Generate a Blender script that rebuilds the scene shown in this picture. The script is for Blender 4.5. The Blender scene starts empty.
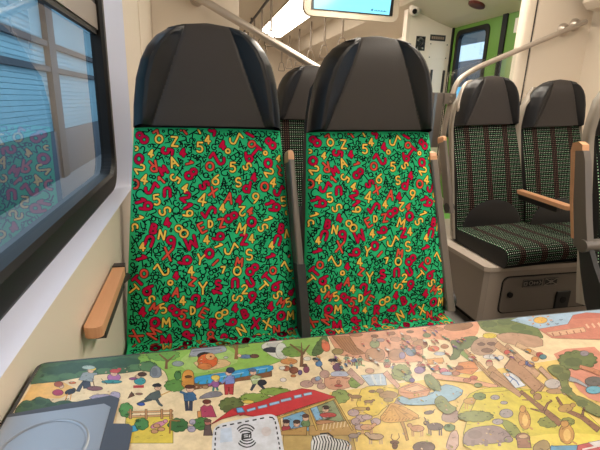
import bpy, bmesh, math, random
from mathutils import Vector, Matrix
random.seed(7)
sc = bpy.context.scene
COL = sc.collection
EYE = 1.05                      # camera height above the floor

# ------------------------------------------------------------------ data
LIGHT, SKY, EXPO = 11.5, 2.8, 0.08
TILE = (.3355, -.0112)      # repeat of the seat fabric
# fabric figures: character, across, up the back, height (m), turn, colour
GLYPHS = [
 ('8',-0.1725,0.5347,0.0356,-45,'r'), ('O',-0.1299,0.5305,0.0228,2,'y'), ('Z',-0.0914,0.5243,0.0276,2,'y'), ('X',-0.1343,0.5541,0.0215,21,'o'), ('1',-0.0696,0.5516,0.0251,-38,'o'),
 ('o',-0.1887,0.5072,0.0126,2,'y'), ('5',-0.1108,0.4991,0.0293,100,'r'), ('A',-0.0962,0.4707,0.0287,-18,'y'), ('4',-0.0715,0.4953,0.02,2,'r'), ('9',-0.052,0.4939,0.0212,12,'r'),
 ('4',-0.151,0.4933,0.0198,12,'y'), ('O',-0.1817,0.4796,0.0247,2,'r'), ('R',-0.1464,0.4599,0.0302,172,'o'), ('2',-0.1798,0.4539,0.0281,59,'y'), ('M',-0.122,0.4492,0.0215,-27,'r'),
 ('1',-0.0559,0.4692,0.0189,75,'o'), ('8',-0.0523,0.4397,0.0357,50,'r'), ('Y',-0.0303,0.556,0.0229,-28,'y'), ('9',0.0073,0.5567,0.0319,-29,'r'), ('4',-0.0067,0.5301,0.0234,2,'y'),
 ('5',-0.0278,0.5096,0.0286,2,'y'), ('J',0.0691,0.5342,0.0316,2,'y'), ('4',0.0315,0.5158,0.0226,2,'r'), ('O',0.1102,0.5198,0.0203,60,'o'), ('I',0.106,0.5453,0.0219,-61,'r'),
 ('T',0.1199,0.5008,0.0295,41,'r'), ('6',0.0985,0.4837,0.0289,-44,'r'), ('o',0.0451,0.5002,0.0145,2,'y'), ('1',0.0535,0.4876,0.0199,46,'o'), ('j',0.0158,0.4802,0.0338,-3,'r'),
 ('O',-0.0034,0.4592,0.0238,2,'o'), ('5',0.0564,0.4566,0.0279,2,'y'), ('S',0.0956,0.4591,0.024,61,'y'), ('I',0.0834,0.447,0.022,-59,'r'), ('I',0.037,0.5636,0.0109,50,'o'),
 ('I',0.0626,0.5609,0.0104,-39,'o'), ('O',-0.1941,0.415,0.0254,2,'o'), ('4',-0.1693,0.4269,0.0268,12,'y'), ('1',-0.1288,0.4235,0.0218,-42,'o'), ('J',-0.1514,0.4039,0.029,2,'r'),
 ('U',-0.1137,0.3926,0.0246,-178,'r'), ('5',-0.0932,0.4278,0.0282,122,'y'), ('4',-0.0686,0.4028,0.023,21,'y'), ('5',-0.1408,0.3731,0.0287,-8,'y'), ('1',-0.1814,0.3724,0.0261,75,'r'),
 ('9',-0.1676,0.3553,0.0325,60,'r'), ('2',-0.0679,0.3795,0.0279,41,'r'), ('1',-0.0641,0.3561,0.0245,61,'r'), ('9',-0.0634,0.3343,0.0263,61,'y'), ('S',-0.1213,0.3435,0.0304,71,'y'),
 ('1',-0.1873,0.3284,0.0249,76,'y'), ('4',-0.1164,0.314,0.0228,-8,'r'), ('6',0.0109,0.4239,0.0291,12,'y'), ('S',0.0704,0.4164,0.0261,2,'y'), ('d',0.0924,0.404,0.0309,12,'r'),
 ('4',0.1125,0.4295,0.0212,2,'r'), ('S',-0.0189,0.4091,0.0262,60,'r'), ('X',0.0022,0.3909,0.0253,21,'o'), ('A',0.0438,0.3744,0.0306,12,'o'), ('4',0.0706,0.3685,0.023,2,'r'),
 ('4',-0.0253,0.3716,0.0346,12,'y'), ('J',-0.011,0.3376,0.0316,-173,'r'), ('4',0.0257,0.3478,0.0235,2,'y'), ('8',0.048,0.3233,0.0382,61,'r'), ('2',0.0777,0.3385,0.0276,-178,'y'),
 ('4',0.0996,0.338,0.022,22,'o'), ('O',0.1026,0.3088,0.0271,2,'r'), ('I',-0.0021,0.3231,0.0162,-43,'y'), ('D',-0.0067,0.3068,0.0196,2,'y'), ('Z',0.0223,0.3081,0.0254,-8,'o'),
 ('9',0.1158,0.3731,0.0284,2,'y'), ('B',-0.1502,0.2984,0.0251,16,'r'), ('S',-0.2026,0.3032,0.0283,71,'y'), ('8',-0.0814,0.2904,0.0412,-44,'y'), ('N',-0.1308,0.2823,0.0253,12,'y'),
 ('U',-0.1621,0.2681,0.028,-159,'r'), ('4',-0.18,0.2535,0.0221,2,'y'), ('9',-0.1063,0.2627,0.0323,-27,'r'), ('X',-0.1178,0.2321,0.0341,12,'o'), ('D',-0.2107,0.2396,0.0212,-17,'y'),
 ('1',-0.1839,0.2261,0.0249,77,'r'), ('1',-0.1744,0.2086,0.0251,72,'r'), ('9',-0.075,0.2112,0.034,62,'r'), ('j',-0.1355,0.1926,0.0326,-3,'y'), ('O',-0.1782,0.1842,0.0216,2,'o'),
 ('M',-0.0583,0.2591,0.0346,163,'r'), ('4',-0.0989,0.1748,0.0188,2,'r'), ('4',-0.0607,0.1852,0.0246,2,'y'), ('C',-0.2023,0.2193,0.0153,2,'k'), ('E',-0.0286,0.2973,0.0275,-27,'o'),
 ('M',0.0747,0.2906,0.0296,17,'y'), ('4',-0.0182,0.2653,0.024,2,'y'), ('9',0.013,0.2705,0.0307,62,'r'), ('1',0.0118,0.2498,0.0225,72,'y'), ('O',-0.0122,0.2286,0.0254,2,'r'),
 ('J',0.0461,0.2387,0.0321,2,'y'), ('Z',0.0803,0.2614,0.029,2,'r'), ('4',0.1013,0.2638,0.024,2,'y'), ('S',0.0936,0.2203,0.0311,2,'y'), ('Y',-0.0359,0.2139,0.0284,12,'y'),
 ('I',0.0025,0.2039,0.0213,47,'o'), ('M',0.0658,0.2022,0.0232,12,'o'), ('O',0.0596,0.1783,0.0252,2,'y'), ('8',0.1006,0.1792,0.0386,52,'r'), ('7',0.0223,0.1836,0.018,2,'y'),
 ('T',-0.1934,0.1653,0.0264,-45,'r'), ('T',-0.2072,0.1431,0.0268,51,'y'), ('6',-0.1696,0.1421,0.0308,31,'r'), ('o',-0.1138,0.1572,0.0144,2,'y'), ('1',-0.1238,0.1453,0.0204,-41,'o'),
 ('A',-0.1004,0.1311,0.025,12,'o'), ('d',-0.1261,0.1204,0.0185,21,'r'), ('S',-0.1661,0.1155,0.0269,62,'y'), ('4',-0.0845,0.1079,0.024,2,'y'), ('M',-0.1552,0.0929,0.0242,31,'o'),
 ('5',-0.1346,0.0897,0.0271,-17,'y'), ('4',-0.1862,0.0844,0.0248,2,'r'), ('8',-0.1065,0.0828,0.0363,-42,'r'), ('5',-0.0859,0.0685,0.0298,21,'o'), ('1',-0.2168,0.0776,0.0252,-64,'y'),
 ('S',-0.2191,0.0562,0.024,2,'r'), ('O',-0.1566,0.0539,0.0258,16,'r'), ('M',-0.1285,0.0515,0.0264,2,'y'), ('O',-0.0761,0.0438,0.0222,2,'r'), ('O',-0.2209,0.121,0.0202,2,'o'),
 ('D',-0.0596,0.0791,0.0222,2,'y'), ('Z',-0.0577,0.1567,0.0231,21,'o'), ('Y',-0.0322,0.1376,0.0344,2,'y'), ('S',0.0085,0.1445,0.0257,2,'r'), ('U',0.0529,0.1465,0.0259,-178,'r'),
 ('U',0.0947,0.1439,0.0231,-28,'r'), ('2',0.0781,0.127,0.0267,2,'y'), ('1',0.0031,0.1224,0.026,-66,'r'), ('6',-0.0021,0.1035,0.0294,-56,'y'), ('2',-0.0471,0.1052,0.0359,-27,'r'),
 ('E',-0.0312,0.0704,0.028,32,'o'), ('S',0.0581,0.104,0.0292,104,'y'), ('9',0.0984,0.1027,0.0308,2,'r'), ('8',0.0155,0.0634,0.0374,63,'y'), ('4',0.0509,0.0768,0.0221,2,'r'),
 ('B',0.0777,0.0584,0.0252,-18,'r'), ('4',0.0597,0.05,0.0209,43,'y'), ('4',-0.0461,0.0412,0.0192,2,'y'), ('R',-0.0089,0.038,0.027,2,'r'), ('9',0.04,0.0354,0.0282,64,'r')]
# the table picture: colour, outlined, layer, corner points in 0.2 mm table coordinates
ART = [
((246,222,180),0,1,[-934,2480,1100,2500,3383,2500,1910,1140,-855,1703,-934,1874]),
((244,210,120),0,2,[684,1925,1240,1928,2766,1972,1910,1140,398,1448,541,1661]),
((246,196,116),0,2,[-924,2320,-772,2300,-666,2202,-742,2149,-843,2168,-925,2106]),
((70,108,76),1,3,[-378,2500,-348,2474,-302,2402,-286,2357,-296,2336,-324,2325,-367,2322,-410,2319,-452,2316,-495,2318,-538,2327,-584,2329,-630,2325,-671,2321,-705,2317,-736,2312,-762,2306,-790,2303,-818,2303,-846,2304,-871,2304,-899,2305,-930,2304,-934,2315,-934,2500]),
((52,88,66),0,4,[-566,2387,-557,2380,-552,2372,-551,2366,-557,2362,-568,2360,-582,2360,-580,2354,-583,2348,-590,2345,-602,2344,-617,2346,-632,2350,-640,2346,-650,2344,-662,2344,-676,2348,-690,2353,-703,2360,-716,2360,-730,2361,-744,2365,-756,2370,-766,2378,-772,2384,-787,2388,-801,2394,-812,2400,-818,2406,-820,2412,-818,2418,-830,2425,-840,2432,-845,2439,-844,2444,-836,2448,-826,2450,-832,2458,-834,2465,-831,2470,-822,2473,-809,2473,-794,2471,-790,2477,-784,2482,-774,2483,-760,2482,-744,2478,-729,2472,-718,2474,-704,2475,-690,2473,-676,2468,-664,2462,-654,2454,-638,2452,-622,2448,-610,2442,-600,2436,-594,2428,-593,2422,-578,2416,-566,2410,-558,2403,-556,2396,-559,2391]),
((52,88,66),0,5,[-366,2407,-360,2401,-356,2395,-356,2390,-360,2386,-368,2384,-377,2383,-376,2377,-378,2372,-383,2369,-391,2368,-400,2369,-410,2372,-416,2368,-422,2366,-430,2366,-440,2368,-449,2372,-457,2376,-466,2376,-476,2377,-484,2380,-492,2384,-498,2390,-502,2396,-512,2398,-522,2402,-528,2408,-532,2413,-534,2419,-532,2424,-540,2430,-546,2435,-549,2441,-548,2446,-544,2450,-536,2452,-540,2458,-542,2464,-539,2469,-533,2472,-524,2472,-514,2472,-512,2476,-508,2481,-500,2483,-492,2482,-481,2480,-472,2475,-464,2478,-455,2478,-446,2478,-436,2474,-428,2468,-422,2462,-412,2461,-402,2458,-393,2454,-387,2448,-384,2442,-383,2436,-373,2432,-365,2427,-360,2422,-358,2416,-361,2411]),
((52,88,66),0,5,[-771,2403,-766,2398,-762,2394,-762,2390,-764,2386,-770,2384,-777,2384,-776,2380,-777,2376,-780,2373,-786,2372,-794,2374,-803,2376,-806,2372,-812,2371,-818,2370,-826,2372,-834,2376,-840,2380,-848,2380,-856,2380,-863,2382,-870,2386,-875,2390,-878,2396,-887,2398,-895,2401,-901,2404,-905,2409,-906,2414,-905,2418,-912,2422,-918,2426,-921,2431,-920,2435,-917,2438,-912,2440,-916,2444,-917,2450,-916,2453,-911,2455,-904,2456,-896,2454,-894,2458,-892,2462,-886,2464,-879,2463,-870,2460,-862,2457,-856,2459,-850,2460,-842,2458,-834,2456,-828,2452,-822,2446,-814,2446,-805,2444,-798,2440,-792,2436,-789,2431,-788,2426,-780,2423,-772,2419,-768,2414,-766,2410,-768,2406]),
((52,88,66),0,6,[-517,2412,-512,2406,-510,2401,-509,2396,-512,2393,-516,2390,-522,2390,-522,2384,-522,2380,-526,2376,-531,2376,-538,2376,-545,2378,-548,2374,-553,2372,-558,2372,-565,2373,-572,2376,-578,2381,-584,2380,-590,2380,-597,2382,-602,2386,-607,2392,-610,2397,-618,2399,-624,2402,-630,2406,-632,2411,-634,2416,-632,2421,-638,2426,-644,2430,-646,2436,-646,2440,-642,2444,-638,2446,-640,2452,-642,2457,-640,2462,-636,2464,-630,2465,-624,2464,-622,2470,-620,2473,-615,2475,-608,2475,-602,2473,-594,2470,-589,2472,-584,2473,-576,2472,-570,2470,-564,2465,-560,2460,-552,2459,-545,2457,-539,2454,-534,2448,-532,2443,-530,2438,-524,2434,-518,2430,-514,2425,-512,2420,-514,2416]),
((84,125,84),0,6,[-796,2333,-792,2328,-790,2324,-792,2320,-795,2317,-802,2316,-808,2316,-812,2313,-816,2311,-824,2310,-832,2312,-840,2314,-847,2318,-855,2320,-863,2322,-870,2325,-877,2329,-881,2334,-883,2338,-890,2343,-895,2348,-898,2352,-898,2356,-895,2360,-890,2362,-890,2366,-889,2370,-884,2372,-878,2374,-870,2372,-862,2370,-856,2372,-848,2372,-840,2370,-832,2366,-825,2362,-820,2358,-812,2354,-804,2350,-798,2346,-795,2342,-794,2337]),
((84,125,84),0,7,[-704,2336,-700,2332,-699,2327,-700,2323,-704,2320,-710,2319,-718,2319,-721,2316,-726,2314,-733,2314,-741,2315,-750,2318,-756,2322,-764,2322,-773,2325,-780,2328,-786,2332,-791,2338,-793,2342,-800,2346,-804,2352,-808,2356,-807,2360,-804,2364,-799,2366,-800,2370,-798,2374,-793,2376,-786,2378,-778,2376,-770,2374,-764,2376,-756,2376,-748,2374,-740,2370,-733,2366,-728,2362,-720,2358,-712,2354,-706,2350,-703,2345,-702,2340]),
((84,125,84),0,8,[-610,2340,-607,2336,-606,2330,-606,2326,-611,2324,-617,2322,-624,2322,-628,2320,-634,2318,-641,2317,-649,2318,-657,2322,-664,2325,-672,2326,-681,2328,-688,2332,-695,2336,-699,2341,-700,2346,-708,2350,-712,2355,-715,2360,-714,2364,-712,2368,-706,2370,-706,2374,-704,2378,-700,2380,-693,2382,-684,2380,-676,2378,-670,2380,-662,2380,-654,2378,-646,2374,-638,2370,-634,2366,-626,2362,-618,2358,-612,2354,-609,2348,-608,2344]),
((84,125,84),0,9,[-503,2346,-500,2342,-498,2336,-500,2332,-504,2330,-510,2328,-518,2328,-522,2325,-528,2323,-535,2322,-543,2324,-552,2327,-559,2331,-567,2332,-576,2334,-583,2338,-590,2342,-594,2347,-595,2352,-602,2356,-606,2361,-609,2366,-608,2370,-605,2374,-600,2376,-600,2380,-598,2384,-592,2387,-586,2388,-578,2387,-569,2385,-562,2386,-554,2386,-546,2384,-538,2381,-530,2376,-526,2372,-518,2368,-510,2364,-504,2360,-501,2354,-501,2350]),
((84,125,84),0,6,[-330,2354,-327,2349,-326,2344,-328,2340,-332,2337,-340,2336,-348,2336,-352,2332,-358,2330,-365,2330,-374,2332,-382,2334,-389,2338,-398,2340,-406,2342,-414,2345,-420,2350,-424,2355,-425,2360,-432,2364,-436,2370,-439,2374,-438,2379,-434,2382,-428,2384,-428,2389,-426,2393,-420,2396,-413,2396,-404,2396,-396,2394,-389,2395,-380,2395,-372,2393,-364,2390,-357,2385,-352,2380,-344,2377,-336,2373,-330,2368,-328,2363,-328,2358]),
((140,190,86),1,7,[-196,2423,-190,2412,-186,2401,-186,2391,-190,2382,-198,2377,-208,2374,-206,2363,-209,2353,-214,2346,-222,2343,-232,2344,-243,2347,-248,2339,-255,2334,-264,2332,-273,2334,-282,2340,-291,2349,-300,2346,-310,2346,-320,2350,-328,2358,-334,2368,-338,2378,-348,2382,-358,2388,-366,2397,-370,2407,-371,2418,-370,2428,-378,2438,-386,2448,-388,2458,-388,2469,-383,2477,-376,2484,-380,2496,-380,2500,-216,2500,-214,2492,-213,2480,-202,2472,-194,2464,-189,2453,-188,2442,-190,2432]),
((120,170,78),0,8,[-296,2370,-293,2364,-292,2357,-293,2351,-296,2346,-301,2344,-306,2342,-310,2338,-314,2334,-319,2332,-325,2333,-331,2336,-336,2340,-342,2341,-348,2343,-354,2347,-359,2353,-362,2360,-363,2366,-368,2372,-372,2378,-374,2385,-374,2392,-371,2397,-367,2401,-367,2408,-366,2414,-362,2418,-357,2420,-350,2420,-344,2418,-340,2421,-334,2422,-327,2420,-321,2416,-316,2411,-312,2404,-306,2401,-300,2396,-296,2390,-294,2383,-294,2376]),
((125,90,60),0,8,[-268,2307,-271,2394,-230,2422,-235,2438,-282,2410,-284,2314]),
((150,160,176),1,9,[-302,2280,-303,2318,-298,2346,-286,2364,-272,2366,-256,2356,-244,2324,-237,2273,-251,2251,-285,2258]),
((66,100,62),1,3,[-934,2106,-931,2130,-926,2148,-920,2163,-906,2166,-888,2157,-874,2162,-864,2180,-849,2183,-828,2169,-813,2160,-802,2158,-788,2145,-774,2124,-762,2116,-749,2123,-733,2127,-713,2128,-693,2122,-674,2108,-651,2103,-626,2108,-602,2112,-580,2114,-564,2102,-554,2079,-594,2064,-682,2057,-750,2052,-800,2048,-848,2044,-894,2040,-921,2052,-930,2080,-934,2106]),
((52,84,54),0,4,[-864,2120,-862,2116,-860,2112,-860,2110,-862,2107,-865,2106,-869,2106,-870,2103,-873,2102,-876,2101,-881,2102,-886,2104,-890,2106,-894,2106,-900,2108,-904,2110,-908,2114,-910,2117,-912,2121,-916,2124,-920,2128,-922,2131,-922,2134,-920,2137,-918,2139,-919,2142,-918,2145,-916,2148,-912,2148,-908,2148,-904,2146,-900,2148,-896,2148,-892,2147,-887,2144,-882,2142,-880,2138,-874,2136,-870,2134,-866,2130,-864,2126,-864,2123]),
((52,84,54),0,5,[-805,2131,-802,2128,-801,2124,-801,2120,-803,2118,-806,2117,-810,2116,-812,2114,-814,2112,-818,2112,-823,2112,-828,2114,-832,2117,-836,2118,-841,2119,-846,2122,-850,2124,-852,2128,-854,2132,-858,2135,-861,2138,-863,2142,-864,2146,-862,2148,-860,2150,-860,2154,-860,2157,-857,2159,-854,2160,-849,2160,-844,2158,-841,2160,-837,2160,-832,2158,-828,2156,-824,2153,-820,2150,-816,2148,-811,2144,-807,2142,-805,2138,-804,2134]),
((52,84,54),0,6,[-742,2096,-740,2092,-739,2089,-739,2086,-741,2084,-744,2082,-748,2082,-750,2080,-752,2078,-756,2078,-761,2078,-766,2080,-770,2083,-774,2083,-779,2084,-784,2087,-788,2090,-790,2094,-792,2098,-796,2100,-798,2104,-800,2108,-800,2111,-799,2114,-796,2115,-797,2118,-796,2122,-794,2124,-790,2124,-786,2124,-782,2123,-778,2124,-774,2124,-770,2124,-764,2121,-760,2118,-758,2114,-752,2112,-748,2110,-744,2106,-742,2102,-742,2100]),
((52,84,54),0,4,[-668,2094,-666,2090,-664,2087,-665,2084,-667,2082,-670,2080,-674,2080,-676,2078,-679,2076,-683,2075,-688,2076,-692,2078,-696,2080,-701,2081,-706,2082,-710,2084,-714,2088,-716,2092,-718,2095,-722,2098,-724,2102,-726,2106,-726,2108,-725,2111,-722,2113,-723,2116,-722,2120,-720,2122,-716,2122,-712,2122,-706,2121,-703,2122,-699,2122,-694,2121,-690,2119,-686,2116,-682,2112,-678,2110,-674,2108,-670,2104,-668,2100,-668,2097]),
((172,162,190),1,4,[-467,2103,-463,2098,-462,2094,-464,2090,-469,2088,-477,2088,-486,2088,-490,2086,-498,2084,-506,2084,-516,2086,-526,2089,-535,2093,-544,2094,-555,2097,-564,2100,-571,2105,-576,2110,-578,2114,-585,2118,-591,2123,-594,2128,-592,2131,-588,2134,-582,2136,-582,2140,-579,2143,-573,2145,-564,2145,-554,2144,-544,2142,-536,2142,-526,2142,-516,2140,-506,2136,-498,2132,-493,2127,-483,2124,-474,2120,-468,2115,-464,2110,-464,2106]),
((180,172,200),1,5,[-440,2116,-438,2110,-438,2103,-440,2098,-443,2094,-448,2092,-454,2092,-458,2090,-464,2090,-470,2092,-476,2096,-481,2102,-484,2108,-490,2114,-494,2120,-496,2127,-496,2134,-494,2139,-490,2142,-489,2148,-486,2152,-480,2154,-474,2154,-468,2152,-462,2148,-456,2146,-450,2142,-445,2136,-442,2130,-440,2122]),
((60,66,82),1,4,[-676,2196,-672,2239,-658,2286,-624,2280,-604,2208,-641,2212,-652,2249,-656,2188]),
((158,168,172),1,10,[-685,2296,-679,2362,-650,2369,-612,2340,-606,2264]),
((158,168,172),0,11,[-622,2330,-596,2329,-600,2347,-626,2348]),
((158,168,172),0,12,[-633,2318,-606,2276,-601,2285,-628,2328]),
((238,195,165),1,12,[-622,2372,-621,2362,-624,2354,-630,2351,-638,2352,-646,2358,-652,2368,-656,2380,-657,2390,-654,2398,-648,2402,-640,2400,-632,2394,-626,2384]),
((240,210,90),0,13,[-612,2388,-613,2381,-617,2376,-624,2374,-634,2376,-642,2380,-649,2388,-653,2396,-652,2404,-648,2410,-641,2412,-632,2410,-623,2404,-616,2397]),
((176,198,190),1,14,[-620,2404,-622,2395,-631,2390,-646,2389,-662,2392,-678,2399,-690,2408,-696,2418,-694,2426,-686,2432,-671,2433,-654,2430,-638,2423,-626,2414]),
((120,80,50),0,13,[-614,2294,-589,2212,-584,2214,-610,2294]),
((140,90,96),1,14,[-540,2192,-542,2184,-552,2180,-569,2179,-588,2182,-605,2190,-618,2199,-624,2208,-622,2216,-612,2221,-596,2222,-576,2218,-558,2211,-546,2202]),
((178,52,96),1,4,[-738,2196,-738,2184,-743,2176,-752,2174,-764,2176,-777,2183,-788,2194,-794,2206,-794,2218,-789,2226,-780,2230,-767,2227,-754,2220,-744,2208]),
((238,195,165),1,3,[-750,2254,-749,2245,-751,2238,-756,2236,-762,2237,-768,2242,-774,2250,-778,2259,-779,2268,-777,2274,-772,2278,-766,2276,-760,2271,-754,2263]),
((180,90,60),1,4,[-760,2274,-759,2263,-763,2256,-772,2252,-782,2254,-792,2261,-802,2271,-806,2282,-808,2293,-803,2300,-795,2304,-784,2302,-774,2295,-764,2284]),
((225,120,60),1,3,[-694,2273,-694,2268,-698,2266,-706,2266,-714,2267,-722,2270,-728,2275,-732,2280,-731,2284,-726,2287,-720,2288,-710,2286,-702,2282,-696,2278]),
((40,40,48),1,5,[-680,2204,-679,2193,-682,2183,-690,2176,-700,2172,-712,2174,-722,2180,-728,2190,-730,2200,-726,2211,-718,2218,-708,2222,-696,2220,-686,2214]),
((40,40,48),1,6,[-681,2212,-681,2206,-682,2203,-686,2201,-690,2202,-694,2205,-698,2210,-700,2215,-700,2220,-698,2224,-696,2226,-692,2224,-687,2222,-684,2217]),
((230,150,50),0,6,[-716,2182,-714,2130,-708,2126,-710,2178]),
((230,150,50),0,6,[-697,2178,-688,2124,-684,2122,-692,2176]),
((186,122,182),1,10,[-460,2278,-462,2262,-470,2250,-484,2246,-500,2249,-516,2259,-528,2274,-534,2292,-534,2308,-526,2320,-512,2325,-496,2322,-479,2312,-467,2296]),
((238,195,165),1,11,[-484,2316,-484,2306,-488,2299,-495,2296,-504,2298,-512,2304,-520,2313,-523,2324,-523,2334,-519,2342,-512,2345,-502,2344,-494,2337,-487,2328]),
((205,84,84),1,12,[-472,2340,-474,2332,-482,2326,-492,2325,-506,2328,-518,2334,-528,2342,-532,2352,-531,2360,-524,2366,-512,2368,-499,2365,-486,2358,-476,2350]),
((62,152,160),1,15,[-447,2234,-452,2228,-466,2225,-488,2226,-512,2231,-535,2238,-552,2247,-558,2255,-554,2262,-540,2264,-518,2264,-493,2259,-470,2252,-454,2242]),
((205,84,84),0,13,[-469,2358,-469,2352,-472,2348,-476,2346,-480,2346,-486,2350,-490,2356,-492,2362,-492,2368,-489,2372,-485,2374,-480,2372,-474,2369,-471,2364]),
((120,80,50),0,16,[-567,2284,-524,2222,-523,2226,-566,2288]),
((64,160,166),1,2,[-319,2218,-320,2204,-328,2192,-340,2188,-354,2191,-367,2200,-378,2214,-382,2230,-381,2245,-374,2256,-362,2260,-348,2258,-334,2248,-324,2234]),
((190,50,60),0,3,[-379,2166,-322,2158,-325,2182,-382,2190]),
((238,195,165),1,3,[-349,2266,-350,2258,-354,2252,-360,2249,-366,2250,-374,2256,-379,2263,-382,2272,-381,2280,-377,2286,-371,2288,-364,2287,-357,2282,-352,2274]),
((80,50,40),1,4,[-320,2282,-322,2272,-328,2266,-338,2264,-348,2266,-359,2272,-366,2281,-370,2291,-369,2300,-363,2306,-353,2309,-342,2306,-332,2300,-324,2292]),
((150,80,140),1,5,[-368,2248,-370,2243,-375,2240,-384,2239,-393,2240,-402,2245,-409,2250,-412,2256,-410,2262,-405,2265,-396,2266,-386,2264,-378,2260,-370,2254]),
((120,80,60),1,2,[-396,2082,-384,2136,-364,2098]),
((150,110,90),1,3,[-324,2105,-325,2101,-330,2099,-337,2098,-346,2100,-353,2104,-358,2108,-361,2112,-360,2116,-355,2118,-348,2119,-339,2117,-332,2114,-326,2110]),
((74,84,88),0,2,[-276,2068,-314,2055,-347,2034,-340,2017,-307,2032,-268,2040]),
((74,84,88),0,2,[-254,2044,-233,1999,-214,1980,-210,1992,-224,2011,-241,2056]),
((86,98,98),1,3,[-310,2062,-282,2104,-239,2120,-224,2067,-248,2039]),
((238,195,165),1,4,[-230,2141,-231,2131,-236,2124,-242,2120,-250,2122,-258,2128,-264,2137,-266,2148,-265,2158,-260,2166,-254,2168,-246,2167,-238,2161,-232,2152]),
((50,48,56),1,5,[-230,2160,-232,2154,-238,2150,-248,2148,-258,2150,-268,2156,-276,2162,-278,2170,-276,2176,-270,2181,-261,2182,-250,2180,-240,2175,-233,2168]),
((210,160,90),0,4,[-226,2071,-164,2104,-167,2114,-230,2080]),
((60,90,180),1,4,[-303,2018,-304,2012,-309,2009,-316,2008,-324,2010,-332,2014,-337,2019,-340,2024,-338,2030,-334,2033,-326,2034,-318,2032,-311,2029,-306,2024]),
((232,206,84),1,2,[-384,1934,-374,1944,-157,1914,-148,1716,-370,1760]),
((92,156,86),1,3,[-360,1984,-358,1976,-356,1966,-356,1958,-358,1952,-362,1948,-367,1946,-369,1940,-372,1934,-376,1932,-381,1932,-386,1936,-392,1942,-396,1942,-402,1944,-407,1949,-412,1956,-414,1964,-416,1973,-421,1980,-425,1988,-427,1997,-428,2006,-426,2013,-423,2018,-424,2028,-424,2036,-421,2042,-416,2045,-412,2046,-406,2044,-402,2048,-398,2049,-392,2048,-386,2043,-382,2036,-378,2028,-372,2024,-367,2018,-363,2010,-360,2001,-360,1992]),
((222,170,120),1,4,[-378,1964,-158,1931,-158,1944,-380,1978]),
((222,170,120),1,5,[-373,1930,-156,1898,-157,1911,-375,1944]),
((205,150,100),1,6,[-376,1994,-366,1920,-356,1918,-366,1992]),
((205,150,100),1,6,[-298,1978,-290,1904,-280,1902,-288,1976]),
((205,150,100),1,6,[-220,1964,-214,1890,-204,1888,-210,1962]),
((205,150,100),1,6,[-174,1954,-171,1881,-161,1879,-164,1952]),
((72,166,206),1,3,[-408,1860,-334,1870,-314,1830,-398,1816]),
((80,140,80),1,7,[-273,1865,-270,1858,-270,1852,-270,1846,-273,1842,-276,1838,-281,1838,-284,1832,-286,1829,-291,1828,-296,1828,-301,1831,-306,1835,-310,1836,-316,1838,-320,1841,-324,1846,-326,1853,-328,1860,-332,1865,-336,1871,-337,1878,-337,1884,-335,1889,-332,1893,-332,1900,-331,1906,-328,1910,-324,1912,-319,1912,-314,1910,-310,1914,-305,1914,-300,1913,-295,1910,-290,1904,-288,1898,-282,1894,-278,1890,-274,1884,-272,1878,-272,1871]),
((226,150,180),1,3,[-189,1863,-190,1854,-198,1844,-210,1836,-226,1830,-240,1829,-252,1832,-258,1838,-257,1848,-250,1858,-237,1866,-222,1872,-206,1873,-195,1870]),
((226,150,180),1,7,[-180,1867,-181,1862,-184,1858,-188,1856,-193,1858,-198,1860,-200,1866,-202,1872,-202,1876,-198,1880,-194,1882,-190,1882,-185,1878,-182,1873]),
((152,194,92),1,10,[543,2500,566,2484,538,2356,498,2282,444,2256,388,2237,332,2224,273,2214,212,2205,166,2208,134,2223,76,2222,-8,2205,-64,2174,-94,2128,-133,2108,-180,2112,-201,2135,-194,2180,-200,2230,-219,2288,-249,2330,-289,2354,-312,2403,-320,2478,-300,2500]),
((86,130,86),1,11,[-272,2348,-269,2340,-268,2332,-270,2325,-274,2320,-280,2316,-288,2315,-292,2309,-297,2305,-304,2303,-312,2304,-320,2308,-327,2314,-335,2314,-344,2317,-351,2322,-357,2329,-360,2337,-362,2345,-369,2352,-374,2360,-376,2368,-376,2376,-372,2382,-367,2387,-367,2395,-365,2402,-360,2408,-353,2410,-345,2410,-336,2408,-330,2410,-322,2412,-314,2410,-306,2405,-299,2398,-294,2390,-286,2386,-278,2380,-273,2372,-270,2364,-270,2356]),
((142,150,160),1,12,[-300,2266,-302,2310,-297,2341,-284,2359,-269,2356,-252,2332,-242,2298,-236,2254,-250,2235,-282,2241]),
((120,128,138),0,13,[-260,2290,-260,2272,-264,2258,-270,2250,-278,2252,-286,2262,-292,2278,-296,2297,-296,2316,-292,2331,-286,2338,-278,2337,-270,2327,-263,2310]),
((176,208,120),0,11,[-129,2404,-76,2470,-7,2500,48,2500,90,2498,165,2452,221,2364,204,2301,120,2258,41,2237,-36,2235,-94,2268,-134,2337]),
((112,166,80),1,12,[-150,2450,-144,2443,-140,2436,-140,2429,-145,2424,-153,2421,-163,2420,-162,2413,-165,2406,-171,2402,-180,2401,-190,2402,-200,2405,-206,2400,-214,2397,-222,2396,-232,2398,-242,2404,-250,2410,-260,2408,-270,2409,-280,2412,-288,2418,-294,2424,-298,2432,-308,2435,-318,2440,-325,2446,-329,2452,-330,2460,-328,2466,-336,2472,-342,2479,-346,2486,-344,2492,-338,2498,-332,2500,-168,2500,-166,2494,-166,2486,-155,2482,-147,2476,-142,2468,-141,2462,-144,2456]),
((124,88,60),0,14,[-204,2308,-210,2408,-264,2487,-268,2476,-222,2400,-222,2313]),
((124,88,60),0,15,[-208,2376,-166,2448,-170,2459,-217,2393]),
((168,172,182),1,12,[-80,2440,-68,2494,-61,2500,136,2500,144,2490,154,2459,144,2434,84,2420,-23,2414,-78,2412,-84,2414]),
((135,140,150),0,13,[-62,2467,120,2470,120,2486,-62,2482]),
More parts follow.
